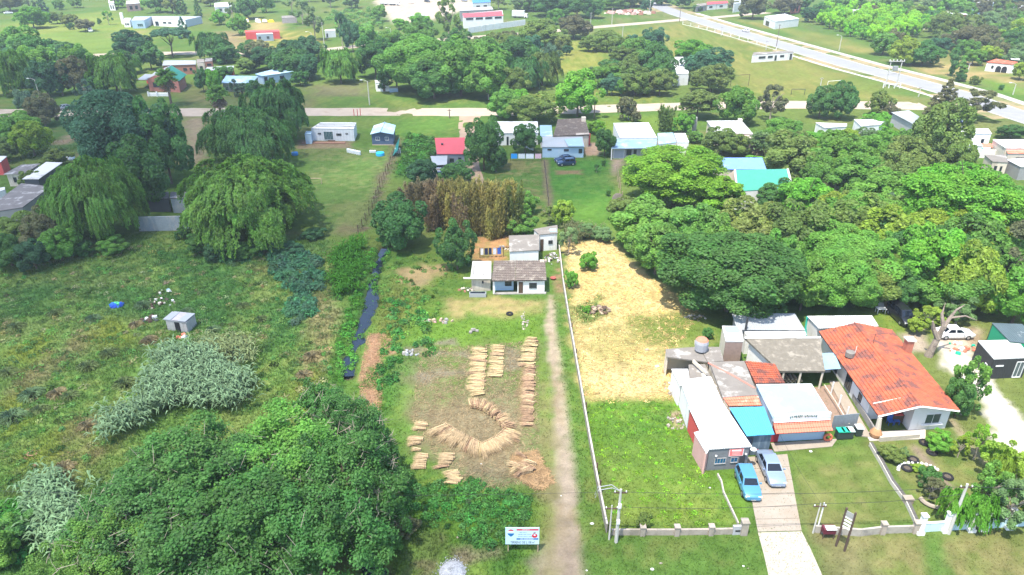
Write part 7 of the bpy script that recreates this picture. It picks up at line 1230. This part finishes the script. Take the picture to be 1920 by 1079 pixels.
# wheelie bins
GB = mat('green_lid', (.02, .42, .26), .5, .06); GBD = mat('dark_bin', (.035, .05, .045), .6, .08)
def bin_(px, label, lid, body=GBD): o = empty('wheelie_bin', P(*px), label, 'bin', 'wheelie bins by the boarded gate'); mb = MB(); mb.box((0, 0, .55), (.58, .62, .9), top=1.12); mb.build('body', body, o); mb = MB(); mb.box((0, -.02, 1.05), (.70, .78, .09)); mb.build('lid', lid, o); mb = MB(); mb.tube([(-.3, .4, 1.0), (.3, .4, 1.0)], .03, 5); mb.build('handle', GBD, o); [(lambda q: (q.tube([(x - .05, .28, .12), (x + .05, .28, .12)], .13, 8), q.build('wheel', TYRE, o)))(MB()) for x in (-.25, .25)]
bin_((1572, 822), 'green lidded wheelie bin left of two others', GB); bin_((1581, 821.5), 'green lidded wheelie bin in the middle of the row', GB); bin_((1590, 821), 'pale lidded wheelie bin right of the green ones', mat('pale_lid', (.50, .62, .58), .5, .05)); bin_((1607, 816), 'black bin with white lid standing apart by the side path', FRAMEW)
o = empty('tyre_planter', P(1550, 826), 'orange painted tyre ring leaning at the corner of the blue shop', 'tyre'); mb = MB(); n_ = 14
for k in range(n_): a0, a1 = 2 * pi * k / n_, 2 * pi * (k + 1) / n_; mb.tube([(cos(a0) * .36, -.1, .45 + sin(a0) * .36), (cos(a1) * .36, -.1, .45 + sin(a1) * .36)], .12, 6)
mb.build('ring', mat('orange_paint', (.60, .15, .08), .7, .1), o)
o = empty('clay_jar', P(1640, 820), 'brown clay jar at the corner of the terrace', 'jar'); mb = MB(); mb.lathe([(.3, 0), (.55, .3), (.6, .6), (.42, .9), (.34, 1.0)], n=12); mb.build('jar', mat('clay', (.40, .21, .10), .8, .15, .3), o)
for k, (x, y, c, lab) in enumerate([(1668, 796, (.04, .12, .40), 'blue plastic chair left on the porch'), (1679, 795, (.04, .12, .40), 'blue plastic chair right on the porch')]):
    o = empty('chair', P(x, y), lab, 'chair', 'chairs on the porch of the tiled house'); m_ = mat('blue_plastic', c, .5, .05); mb = MB(); mb.box((0, 0, .45), (.55, .5, .06)); mb.build('seat', m_, o); mb = MB(); mb.box((0, .26, .75), (.55, .06, .55)); mb.build('backrest', m_, o); [(lambda q: (q.box((sx * .23, sy * .2, .21), (.05, .05, .42)), q.build('leg', m_, o)))(MB()) for sx in (-1, 1) for sy in (-1, 1)]
o = empty('ice_chest', P(1683, 790), 'red and dark chest standing behind the porch chairs', 'chest'); mb = MB(); mb.box((0, 0, .5), (1.6, .7, 1.0)); mb.build('box', WOODD, o); mb = MB(); mb.box((-.3, -.05, 1.05), (.9, .72, .1)); mb.build('lid', REDW, o)
for x, y, lab in ((1712, 864, 'planter of old tyre nearest the big grey-green shrub'), (1700, 880, 'planter of old tyre left of the garden path'), (1747, 850, 'planter of old tyre right of the garden path'), (1733, 832, 'planter of old tyre beside the clipped bush'), (1776, 896, 'planter of old tyre under the weeping trees')):
    o = empty('tyre', P(x, y), lab, 'tyre', 'old tyres used as planters'); mb = MB()
    for k in range(12): a0, a1 = 2 * pi * k / 12, 2 * pi * (k + 1) / 12; mb.tube([(cos(a0) * .42, sin(a0) * .42, .13), (cos(a1) * .42, sin(a1) * .42, .13)], .13, 6)
    mb.build('ring', TYRE, o); mb = MB(); mb.lathe([(.4, 0), (.38, .14), (.1, .2)], n=10); mb.build('soil', mat('dark_soil', (.10, .08, .06), .95, .2, .2), o)
o = empty('tyre', P(955.5, 590), 'lone black tyre lying on the dry grass before the cottage', 'tyre'); mb = MB(); [mb.tube([(cos(2 * pi * k / 12) * .36, sin(2 * pi * k / 12) * .36, .12), (cos(2 * pi * (k + 1) / 12) * .36, sin(2 * pi * (k + 1) / 12) * .36, .12)], .13, 6) for k in range(12)]; mb.build('ring', TYRE, o)
fl = empty('flower_bed', P(1730, 895), 'round bed edged with white stones and yellow flowers', 'flower bed')
for k in range(13): a = 2.9 - k * .22; mb = MB(); mb.lathe([(.14, 0), (.17, .1), (.1, .2)], (cos(a) * 1.9, sin(a) * 1.3 + .6, 0), 6); mb.build('stone', WHITE, fl)
o = empty('stone_ring', P(1752, 940), 'pale curved stone basin under the bare shrub', 'basin'); mb = MB(); mb.tube([(cos(a) * 1.2, sin(a) * 1.0, .2) for a in np.linspace(pi * .95, pi * 2.05, 12)], .2, 7); mb.build('rim', CONC, o)
# gnarled bare trunk
o = empty('tree_stump_trunk', P(1745, 668), 'gnarled pale bare trunk with broken limbs beside the white sedan', 'dead tree'); GN = mat('gnarled_bark', (.27, .22, .175), .95, .35, .3, dirt=(.14, .11, .09), dirt_amt=.4, bump=1); mb = MB(); mb.tube([(-.3, 0, -.1), (-.1, 0, 1.2), (.25, .1, 2.6), (.4, 0, 4.2)], [.5, .38, .34, .25], 10); mb.tube([(.2, 0, 2.4), (-.5, .3, 3.6), (-.9, .2, 4.6)], [.35, .26, .1], 7); mb.tube([(.4, 0, 3.8), (1.1, .4, 5.0), (1.6, .5, 6.0), (2.6, .8, 6.5)], [.3, .2, .12, .04], 7); mb.tube([(.4, 0, 4.0), (.1, .5, 5.4), (.5, 1.1, 6.6)], [.26, .16, .05], 6); mb.tube([(1.1, .4, 5.0), (2.4, -.2, 5.6), (3.6, -.6, 5.2)], [.16, .10, .03], 5); mb.build('trunk', GN, o)
# goal, frames, swings on the lawns
def frame_goal(name, label, a, b, h, m, cat='goal'): p, q = P(*a), P(*b); o = empty(name, p, label, cat); d = q - p; mb = MB(); mb.tube([(0, 0, 0), (0, 0, h)], .07, 6); mb.build('post', m, o); mb = MB(); mb.tube([d, d + Vector((0, 0, h))], .07, 6); mb.build('post', m, o); mb = MB(); mb.tube([(0, 0, h), d + Vector((0, 0, h))], .07, 6); mb.build('crossbar', m, o)
frame_goal('goal', 'pale goal frame on the mown lawn beside the big willow', (580, 345), (603, 345), 1.1, WOODL); frame_goal('swing_frame', 'rusty brown frame on the sports field', (1369, 163), (1403, 161), 3.4, RUST, 'frame'); frame_goal('goal', 'thin white goal frame behind the round dark tree by the dirt road', (1550, 168), (1574, 166), 2.4, WHITE); frame_goal('swing_frame', 'small frame with dark seats on the sports field', (1483, 178), (1508, 178), 1.6, METALD, 'frame')
# ------------------------------------------------------------------ drying broom straw
SM = [mat('fresh_straw', (.56, .43, .225), .9, .25, .25), mat('ripe_straw', (.50, .37, .21), .9, .25, .25), mat('reddish_straw', (.40, .26, .155), .9, .25, .25)]
def straw_mesh(L, w0, w1, m, n=50, zt=.30):
    mb = MB()
    for k in range(n):
        t = rnd.uniform(-1, 1); z0 = rnd.uniform(.06, .22); l = L * rnd.uniform(.82, 1.06); z1 = rnd.uniform(.02, zt); a = Vector((0, t * w0 * .5, z0)); b = Vector((l * .55, t * (w0 + w1) * .27, (z0 + z1) * .62)); c = Vector((l, t * w1 * .5 + rnd.uniform(-.14, .14), z1)); s = Vector((0, rnd.uniform(.011, .020), rnd.uniform(-.01, .01))); mb.face([a - s, a + s, b + s, b - s]); mb.face([b - s, b + s, c])
    return mb.mesh('straw_stalks', m)
SMESH = [[straw_mesh(2.0, .18, .44, m) for _ in range(3)] for m in SM]; tie_mb = MB(); tie_mb.tube([(.16, -.13, .1), (.16, 0, .24), (.16, .13, .1)], .03, 5); TIE = tie_mb.mesh('tie_band', WOODD)
def bundle(x, y, ang, ln, mk, label, group):
    ang += rnd.gauss(0, .07); ln *= rnd.uniform(.82, 1.1); x += rnd.gauss(0, .9); y += rnd.gauss(0, .6); mk = mk if rnd.random() < .68 else rnd.choice((0, 1, 2)); p = P(x, y); o = link('straw_bundle', SMESH[mk][rnd.randrange(3)]); o.location = (p.x, p.y, gz(p.x, p.y) + .02); o.rotation_euler = (0, rnd.uniform(-.02, .02), ang); o.scale = (ln / 2.0, rnd.uniform(.9, 1.15), rnd.uniform(.85, 1.2)); tag(o, label, 'straw bundle', group); t = link('tie', TIE, o); return o
for k in range(27): f = k / 26; y = 657 + 83 * f; bundle(913 - 5 * f + rnd.uniform(-1, 1), y, pi + rnd.uniform(-.08, .08), 2.15 - .15 * rnd.random(), 0, 'straw bundle in the longer left hand row of the two on the drying ground', 'straw bundles of the left row')
for k in range(18): f = k / 17; y = 653 + 55 * f; bundle(946 - 3 * f + rnd.uniform(-1, 1), y, pi + rnd.uniform(-.08, .08), 1.85 - .1 * rnd.random(), 0, 'straw bundle in the shorter second row of the drying ground', 'straw bundles of the second row')
for k in range(18): f = k / 17; y = 638 + 50 * f; bundle(1008 - 6 * f + rnd.uniform(-1, 1), y, pi + rnd.uniform(-.06, .06), 1.75 + .45 * f, 0, 'bright straw bundle at the far end of the row beside the footpath', 'straw bundles beside the footpath')
for k in range(34): f = k / 33; y = 690 + 108 * f; bundle(1003 - 4 * f + rnd.uniform(-1.5, 1.5), y, pi + rnd.uniform(-.15, .15), 1.5, 2, 'flattened reddish straw bundle in the near part of the row beside the footpath', 'reddish straw bundles beside the footpath')
ARC = [(838, 800), (858, 812), (885, 826), (903, 836), (916, 830), (934, 820), (946, 808)]; AA = [P(*q) for q in ARC]
for k in range(46):
    f = k / 45 * (len(ARC) - 1); j = min(int(f), len(ARC) - 2); q = AA[j].lerp(AA[j + 1], f - j); d = math.pi * 1.23 + f / (len(ARC) - 1) * math.pi * .62; o = bundle(900, 800, d + rnd.uniform(-.06, .06), 2.3 + rnd.uniform(-.2, .2), 1, 'straw bundle fanned out in the curved front of the horseshoe heap', 'straw bundles of the horseshoe'); o.location = (q.x, q.y, gz(q.x, q.y) + .04); o.scale.z = 1.9
for k in range(26): f = k / 25; x, y = 884 + 58 * f, 768 + 38 * f ** 2; o = bundle(x, y, radians(95 - 85 * f) + rnd.uniform(-.3, .3), 1.5 + rnd.uniform(-.3, .3), 2 if k % 3 else 1, 'tangled reddish straw bundle along the back of the horseshoe heap', 'straw bundles behind the horseshoe'); o.scale.z = 2.4
for k, (x, y) in enumerate([(802, 797), (801, 801), (799, 806), (794, 822), (792, 828), (788, 833), (788, 846)]): bundle(x, y, pi + rnd.uniform(-.1, .1), 1.55 if k < 6 else .9, 1, 'straw bundle in the small group left of the horseshoe heap', 'straw bundles left of the horseshoe')
for k, (x, y) in enumerate([(803, 855), (802, 859), (801, 864), (800, 869), (799, 874), (798, 879)]): bundle(x, y, pi + rnd.uniform(-.1, .1) + .02 * k, 1.4, 1, 'straw bundle of the lower left stack near the scrub', 'straw bundles of the lower left stack')
for k, (x, y) in enumerate([(852, 855), (851, 860), (849, 865), (846, 870), (842, 876)]): bundle(x, y, pi + rnd.uniform(-.15, .15) + .08 * k, 1.6, 1, 'straw bundle of the stack below the horseshoe heap', 'straw bundles below the horseshoe')
for k, (x, y) in enumerate([(859, 884), (861, 889), (864, 894), (866, 899), (864, 904), (860, 909)]): bundle(x, y, pi + .3 - .1 * k, 1.5, 0, 'straw bundle of the lowest stack on the grass', 'straw bundles of the lowest stack')
for k in range(14): o = bundle(rnd.uniform(975, 1005), rnd.uniform(862, 890), rnd.uniform(2.4, 3.9), 1.5, 2 if k % 2 else 1, 'loose straw bundle in the scattered heap beside the footpath', 'straw bundles of the scattered heap'); o.scale.z = 1.8
# loose straw on the soil around
def litter(px, n, c, label, L=.5):
    X, Y = scatter(px, n); m = len(X); j, i = at_grid(X, Y); a = rng.uniform(0, 2 * pi, m); d = np.stack([np.cos(a), np.sin(a), 0 * a], 1) * (L * (.4 + .8 * rng.random(m)))[:, None] * .5; sd = np.stack([-np.sin(a), np.cos(a), 0 * a], 1) * .022; C = np.stack([X, Y, ZZ[j, i] + .03 + .05 * rng.random(m)], 1)
    v = np.stack([C - d - sd, C - d + sd, C + d + sd, C + d - sd], 1).reshape(-1, 3); t = np.repeat(np.array(c)[None] * (.6 + .8 * rng.random((m, 1))), 4, 0); tag(link('straw_litter', np_mesh('straw_litter', v, np.arange(len(v)).reshape(-1, 4), BLADE_M, col=t)), label, kind='stuff')
litter([(790, 655), (1010, 640), (1010, 900), (900, 925), (840, 890), (770, 790)], 5200, (.34, .26, .15), 'loose straw scattered over the drying ground'); litter([(960, 855), (1005, 845), (1040, 905), (1010, 920), (960, 890)], 1500, (.42, .28, .15), 'loose straw around the scattered heap', .8); litter([(690, 625), (720, 625), (750, 650), (720, 670), (715, 770), (680, 770), (672, 715)], 1500, (.42, .25, .15), 'straw waste beside the water channel', .35)
litter([(1062, 460), (1140, 450), (1190, 500), (1320, 590), (1260, 660), (1280, 750), (1098, 756), (1075, 640)], 6000, (.50, .37, .16), 'cut straw lying on the straw lot', .45)
# ------------------------------------------------------------------ rubble, heaps and litter
def heap(px, R, H, n, size, m, label, name='rubble_heap', cat='heap', flat=1.0):
    o = empty(name, P(*px), label, cat); o.location.z = gz(o.location.x, o.location.y)
    shapes = []
    for k in range(n):
        a = rnd.uniform(0, 2 * pi); r = sqrt(rnd.random()); z = H * (1 - r) * rnd.uniform(.5, 1); s = size * rnd.uniform(.5, 1.3); mb = MB(); mb.box((cos(a) * r * R[0], sin(a) * r * R[1], z + s * .2), (s, s * rnd.uniform(.5, 1), s * rnd.uniform(.3, .7) * flat), rnd.uniform(0, 3), top=rnd.uniform(.5, .95)); mb.build('piece', m[k % len(m)] if isinstance(m, list) else m, o)
    return o
GRV = mat('white_gravel_heap', (.36, .375, .40), .9, .35, .15, dirt=(.22, .23, .24), dirt_amt=.4, bump=1)
o = empty('gravel_heap', P(848, 1072), 'heap of pale gravel at the lower edge', 'heap'); X = rng.normal(size=(700, 2)) * [.5, .6]; mb = MB()
for x, y in X: r = min(1, sqrt((x / 1.2) ** 2 + (y / 1.4) ** 2)); s = rnd.uniform(.05, .14); mb.box((x, y, .5 * (1 - r) + s * .2), (s, s * .8, s * .7), rnd.uniform(0, 3), top=.6)
tag(mb.build('gravel', GRV, o), None, None, None, 'stuff'); mb = MB(); mb.lathe([(1.15, -.05), (.9, .15), (.5, .36), (.12, .45)], n=16); mb.build('mound', GRV, o)
heap((984, 602), (.5, 2.4), .15, 30, .24, [CONC, CONCG, CREAM, LOWW], 'line of broken masonry on the grass beside the footpath'); heap((770, 663), (1.0, .7), .3, 14, .4, [GALV, CONCG], 'grey heap of ash and debris on the plot'); heap((822, 603), (2.2, .6), .2, 16, .45, [WOODL, CONCG, PINKW], 'scattered boards and rubble left of the dry patch'); heap((888, 622), (.6, .5), .3, 8, .4, [CONCG], 'small grey stone heap on the bright grass')
heap((1122, 583), (1.7, 1.2), .7, 34, .5, [mat('dry_branch', (.22, .165, .12), .95, .3, .3), WOODD, WOODL], 'heap of dry branches and cuttings on the straw lot', 'brush_heap', flat=.4); heap((1180, 26), (14, 6), 1.8, 60, 2.2, [BRICK, PINKW, CREAM], 'long low heap of brick rubble by the cross road'); heap((1660, 567), (1.5, 1.1), .8, 20, .8, [WHITE, CONC], 'white heap of sacks on the back lawn'); heap((1700, 562), (1.5, .5), .3, 10, .8, [TILEP], 'stack of roof tiles on the back lawn'); heap((1265, 795), (.9, 1.2), .3, 24, .28, [CONCG, CONC, LOWW], 'stone rubble beside the corner shop wall'); heap((1262, 730), (.9, 1.6), .3, 24, .30, [CREAM, CONC, LOWW], 'pale rubble along the concrete house wall'); heap((1305, 596), (1.5, .6), .4, 18, .25, [CONC, CREAM], 'line of white stones under the trees'); heap((1820, 655), (3, 1.6), .3, 24, .5, [TILEP, WHITE, GB], 'mixed clutter beside the dark box house'); heap((875, 545), (1.1, .6), .5, 22, .32, [CREAM, BRICK, CONCG], 'rubble at the left corner of the cottage'); heap((1035, 485), (1.3, 2.2), .5, 30, .36, [GALV, CONCG, LOWW, WHITE, RUST], 'scrap and buckets stacked behind the cottage'); heap((945, 466), (1.2, .8), .5, 16, .34, [CREAM, CONCG, BRICK], 'clutter at the back corner of the cottage'); heap((295, 570), (2.4, 1.4), .4, 34, .38, [CONC, CREAM, WOODD, RUST, WOODD, WHITE], 'dumped rubbish beside the tin shed'); heap((310, 548), (.9, .6), .3, 6, .45, [WHITE, GALVB], 'white plastic scraps above the tin shed'); heap((283, 600), (1.2, .7), .3, 12, .6, [DARKR, WOODD, WHITE], 'dark scrap left of the tin shed'); heap((345, 632), (.8, .4), .15, 6, .45, [TILEP, WHITE], 'orange and white scraps before the tin shed')
heap((219, 574), (.9, .55), .35, 16, .6, [mat('blue_bag', (.02, .07, .42), .5, .1), mat('blue_bag2', (.03, .15, .5), .5, .1), mat('green_bag', (.10, .50, .22), .5, .1)], 'blue and green rubbish bags in the overgrown field', 'bag_heap'); heap((1890, 700), (.3, .3), .2, 4, .3, [CONC], 'small stones below the dark box house'); heap((1740, 55), (3, 1.2), .5, 12, 1.2, [WHITE, CREAM], 'pale rubble at the edge of the plantation'); heap((1655, 93), (3, .8), .4, 10, .9, [CREAM, CONC], 'pale stones on the avenue verge'); heap((178, 305), (1.6, .7), .4, 8, .8, [WHITE, TILEP], 'boards and buckets on the track at the left'); heap((133, 300), (.6, .6), 1.0, 6, .9, [WHITE, GALVB], 'white drums behind the tin roofed house'); heap((478, 42), (9, 2), 1.2, 14, 2.2, [mat('yellow_bush_paint', (.70, .50, .02), .7, .15), WHITE], 'yellow and white stored goods beyond the red cabin')
for k, (x, y, r) in enumerate([(858, 1009, .22), (1223, 1068, .3), (1100, 1070, .15), (1239, 1057, .3), (1110, 983, .35), (1394, 1062, .2), (1403, 1066, .15), (1331, 915, .2), (1520, 847, .3), (735, 586, .3), (612, 556, .15), (1232, 688, .5), (1213, 657, .5), (902, 870, .12), (1052, 930, .12)]): mb = MB(); r *= .55; mb.lathe([(r * .8, 0), (r, r * .4), (r * .5, r * .8)], n=7); o = mb.build('stone', WHITE if k % 3 else CONC); p = P(x, y); o.location = (p.x, p.y, gz(p.x, p.y) - .02); o.scale = (1, rnd.uniform(.5, .9), 1); tag(o, ['pale stone lying in the grass', 'small white stone lying in the grass'][k % 2] + ' ' + min(MARKS, key=lambda q: (q[1] - x) ** 2 + (q[2] - y) ** 2)[0].join(('near ', '')) + (', the farther one' if k in (9, 12) else ''), 'stone', 'stray stones on the plots')
bsn = empty('red_basin', P(1037, 524), 'red basin lying beside the cottage wall', 'basin'); mb = MB(); mb.lathe([(.30, 0), (.42, .25), (.45, .27), (.28, .2)], n=12); mb.build('bowl', mat('dull_red_plastic', (.32, .08, .06), .6, .1), bsn)
o = empty('water_trough', P(896, 556), 'pale water trough against the cottage annex', 'trough'); mb = MB(); mb.box((0, 0, .3), (2.3, .7, .55)); mb.build('tub', GALV, o); mb = MB(); mb.box((0, 0, .58), (2.1, .52, .03)); mb.build('water', WATER, o)
# people's washing
def clothesline(a, b, items, label, h=1.7):
    p, q = P(*a), P(*b); o = empty('clothesline', p, label, 'clothesline'); d = q - p; mb = MB(); mb.tube([(0, 0, 0), (0, 0, h)], .05, 5); mb.build('post', WOODD, o); mb = MB(); mb.tube([d, d + Vector((0, 0, h))], .05, 5); mb.build('post', WOODD, o); mb = MB(); mb.tube([(0, 0, h - .05), d * .5 + Vector((0, 0, h - .2)), d + Vector((0, 0, h - .05))], .012, 4); mb.build('line', CABLE, o); out = []
    for t0, t1, c, nm in items: A_, B_ = p + d * t0 + Vector((0, 0, h - .12)), p + d * t1 + Vector((0, 0, h - .12)); g = empty('laundry', A_, nm + ' hanging on the ' + label, 'laundry', 'washing on the lines'); mb = MB(); n_ = 5; wv = [(A_.lerp(B_, k / n_) - A_ + Vector((0, .05 * (k % 2), 0))) for k in range(n_ + 1)]; [mb.face([wv[k], wv[k + 1], wv[k + 1] - Vector((0, .1, h * .62)), wv[k] - Vector((0, .1, h * .62))]) for k in range(n_)]; mb.build('cloth', mat('cloth_' + nm.split()[0], c, .9, .08, .3), g)
clothesline((957, 302), (1016, 302), [(.02, .22, (.02, .30, .75), 'blue sheet'), (.25, .46, (.62, .68, .72), 'white sheet'), (.49, .74, (.62, .68, .72), 'pale sheet'), (.78, .98, (.60, .42, .48), 'pink patterned sheet')], 'washing line on the left middle lawn')
clothesline((962, 272), (1002, 288), [(.05, .18, (.04, .05, .12), 'navy trousers'), (.22, .34, (.04, .05, .12), 'dark trousers'), (.42, .68, (.66, .70, .74), 'ivory sheet'), (.70, .96, (.66, .70, .74), 'grey sheet')], 'washing line beside the white corner house')
clothesline((900, 484), (944, 482), [(.03, .15, (.74, .74, .74), 'snowy towel'), (.2, .34, (.02, .03, .08), 'black trousers'), (.38, .5, (.02, .03, .08), 'indigo trousers'), (.56, .7, (.6, .62, .7), 'lilac shirt'), (.74, .9, (.04, .10, .40), 'cobalt shirt')], 'washing line behind the cottage')
# barrels, drums and small yard things
def drum(px, r, h, c, label): o = empty('drum', P(*px), label, 'drum', 'drums and tubs in the yards'); mb = MB(); mb.lathe([(r, 0), (r * 1.05, h * .3), (r, h * .34), (r * 1.05, h * .66), (r, h)], n=12); mb.build('barrel', mat('plastic_' + label.split()[0], c, .5, .06), o); mb = MB(); mb.lathe([(r * .95, h), (r * .5, h + .04)], n=12); mb.build('lid', mat('plastic_' + label.split()[0], c, .5, .06), o)
drum((713, 292), .9, .7, (.02, .38, .68), 'turquoise round tub before the blue cabin'); drum((553, 291), .7, .6, (.03, .22, .55), 'blue tub at the left of the mown lawn')
for k in range(6): drum((653 + k * 4.2, 286 + k * .9), .32, .8, (.66, .70, .73), f'white drum in the row before the long white house, {ORD[k]} from the left')
for k in range(3): drum((695 + k * 4, 286.5), .26, .5, (.62, .64, .66), f'small pale can beside the turquoise tub, {ORD[k]} from the left')
o = empty('parasol_stack', P(744, 288), 'grey and white folded things beside the teal tarpaulin', 'pile'); [(lambda q: (q.tube([(k * .2, 0, 0), (k * .25 - .3, .1, 1.2)], .1, 5), q.build('roll', GALV if k % 2 else WHITE, o)))(MB()) for k in range(5)]
o = empty('hay_ring', P(1158, 384), 'weathered cable drum and stakes at the edge of the middle lawn', 'cable drum'); mb = MB(); mb.tube([(0, -.35, 1.05), (0, -.25, 1.05)], 1.05, 16); mb.tube([(0, .25, 1.05), (0, .35, 1.05)], 1.05, 16); mb.tube([(0, -.25, 1.05), (0, .25, 1.05)], .5, 12); mb.build('reel', mat('grey_wood', (.26, .22, .185), .95, .3, .3), o)
o = empty('green_tarp', P(1516, 630), 'green tarpaulin hanging beside the long white shed', 'tarpaulin'); mb = MB(); v = [((-.7, .2, 2.7), (-.9, -.6, .3)), ((-.2, .0, 2.75), (-.3, -.9, .1)), ((.3, .25, 2.6), (.2, -.7, .2)), ((.8, .1, 2.5), (.7, -.8, .2))]; [mb.face([v[k][1], v[k + 1][1], v[k + 1][0], v[k][0]]) for k in range(3)]; mb.build('sheet', mat('bright_green_tarp', (.01, .30, .24), .5, .15, .4), o)
o = empty('garden_table', P(1650, 587), 'small white garden table and bench on the back lawn', 'table'); mb = MB(); mb.box((0, 0, .72), (1.2, .8, .06)); mb.build('tabletop', WHITE, o); [(lambda q: (q.box((x, y, .35), (.07, .07, .7)), q.build('leg', WHITE, o)))(MB()) for x in (-.5, .5) for y in (-.3, .3)]
o = empty('motorcycle', P(1724, 607), 'dark motorcycle standing on the back lawn beside the black van', 'motorcycle'); [(lambda q: (q.tube([(x, -.05, .32), (x, .05, .32)], .32, 12), q.build('wheel', TYRE, o)))(MB()) for x in (-.65, .65)]; mb = MB(); mb.box((0, 0, .6), (.7, .22, .35)); mb.build('engine', METALD, o); mb = MB(); mb.box((-.25, 0, .85), (.8, .24, .14)); mb.build('seat', TYRE, o); mb = MB(); mb.tube([(.65, 0, .32), (.45, 0, 1.05)], .04, 5); mb.tube([(.42, -.35, 1.1), (.42, .35, 1.1)], .025, 5); mb.build('handlebar', RIM, o)
# lettering as mesh
bpy.context.view_layer.update(); DG = bpy.context.evaluated_depsgraph_get()
for o in [q for q in COL.objects if q.type == 'FONT']:
    me = bpy.data.meshes.new_from_object(o.evaluated_get(DG), depsgraph=DG); n = link('print', me, o.parent); n.location, n.rotation_euler, n.scale = o.location, o.rotation_euler, o.scale; bpy.data.objects.remove(o); n.name = 'lettering'
# ------------------------------------------------------------------ clouds that drift above the village, well over the camera
cm_, N_, L_ = node_mat('cloud_vapour'); oo = N_.new('ShaderNodeOutputMaterial'); pv = N_.new('ShaderNodeVolumePrincipled'); pv.inputs['Color'].default_value = (1, 1, 1, 1); pv.inputs['Density'].default_value = .0105; pv.inputs['Anisotropy'].default_value = .6; L_.new(pv.outputs[0], oo.inputs['Volume'])
CZ = 620.0; SH = Vector((TO_SUN.x, TO_SUN.y, 0)) * (CZ / TO_SUN.z)
for k, (x, y, rx, ry, rz) in enumerate([(-100, 152, 70, 88, 60), (0, 146, 30, 30, 46), (-46, 100, 40, 34, 40), (-8, 34, 34, 15, 18), (-200, 120, 90, 90, 50), (-45, 56, 26, 16, 22)]):
    mb = MB(); nn_ = 20
    for a in range(nn_ // 2 + 1):
        for b_ in range(nn_): th_, ph_ = pi * a / (nn_ // 2), 2 * pi * b_ / nn_; q = 1 + .10 * sin(3 * ph_ + k) * sin(th_) + .06 * sin(5 * ph_ + 2 * k) * sin(th_); mb.v.append((rx * sin(th_) * cos(ph_) * q, ry * sin(th_) * sin(ph_) * q, rz * cos(th_)))
    for a in range(nn_ // 2):
        for b_ in range(nn_): b2 = (b_ + 1) % nn_; mb.f.append((a * nn_ + b_, (a + 1) * nn_ + b_, (a + 1) * nn_ + b2, a * nn_ + b2)); mb.m.append(0)
    o = mb.build('cloud', cm_); o.location = (x + SH.x, y + SH.y, CZ + k * 3); tag(o, 'drifting fair weather cloud', kind='structure')

# ------------------------------------------------------------------ the air: thin summer haze round the whole place, under the clouds
hm_, N_, L_ = node_mat('haze_air'); oo = N_.new('ShaderNodeOutputMaterial'); pv = N_.new('ShaderNodeVolumePrincipled'); pv.inputs['Color'].default_value = (.86, .93, 1.0, 1); pv.inputs['Density'].default_value = .00038; pv.inputs['Anisotropy'].default_value = .3; L_.new(pv.outputs[0], oo.inputs['Volume'])
mb = MB(); mb.box((0, 5500, 23.5), (12500, 17500, 52)); tag(mb.build('haze', hm_), 'thin pale summer haze over the village', kind='stuff')
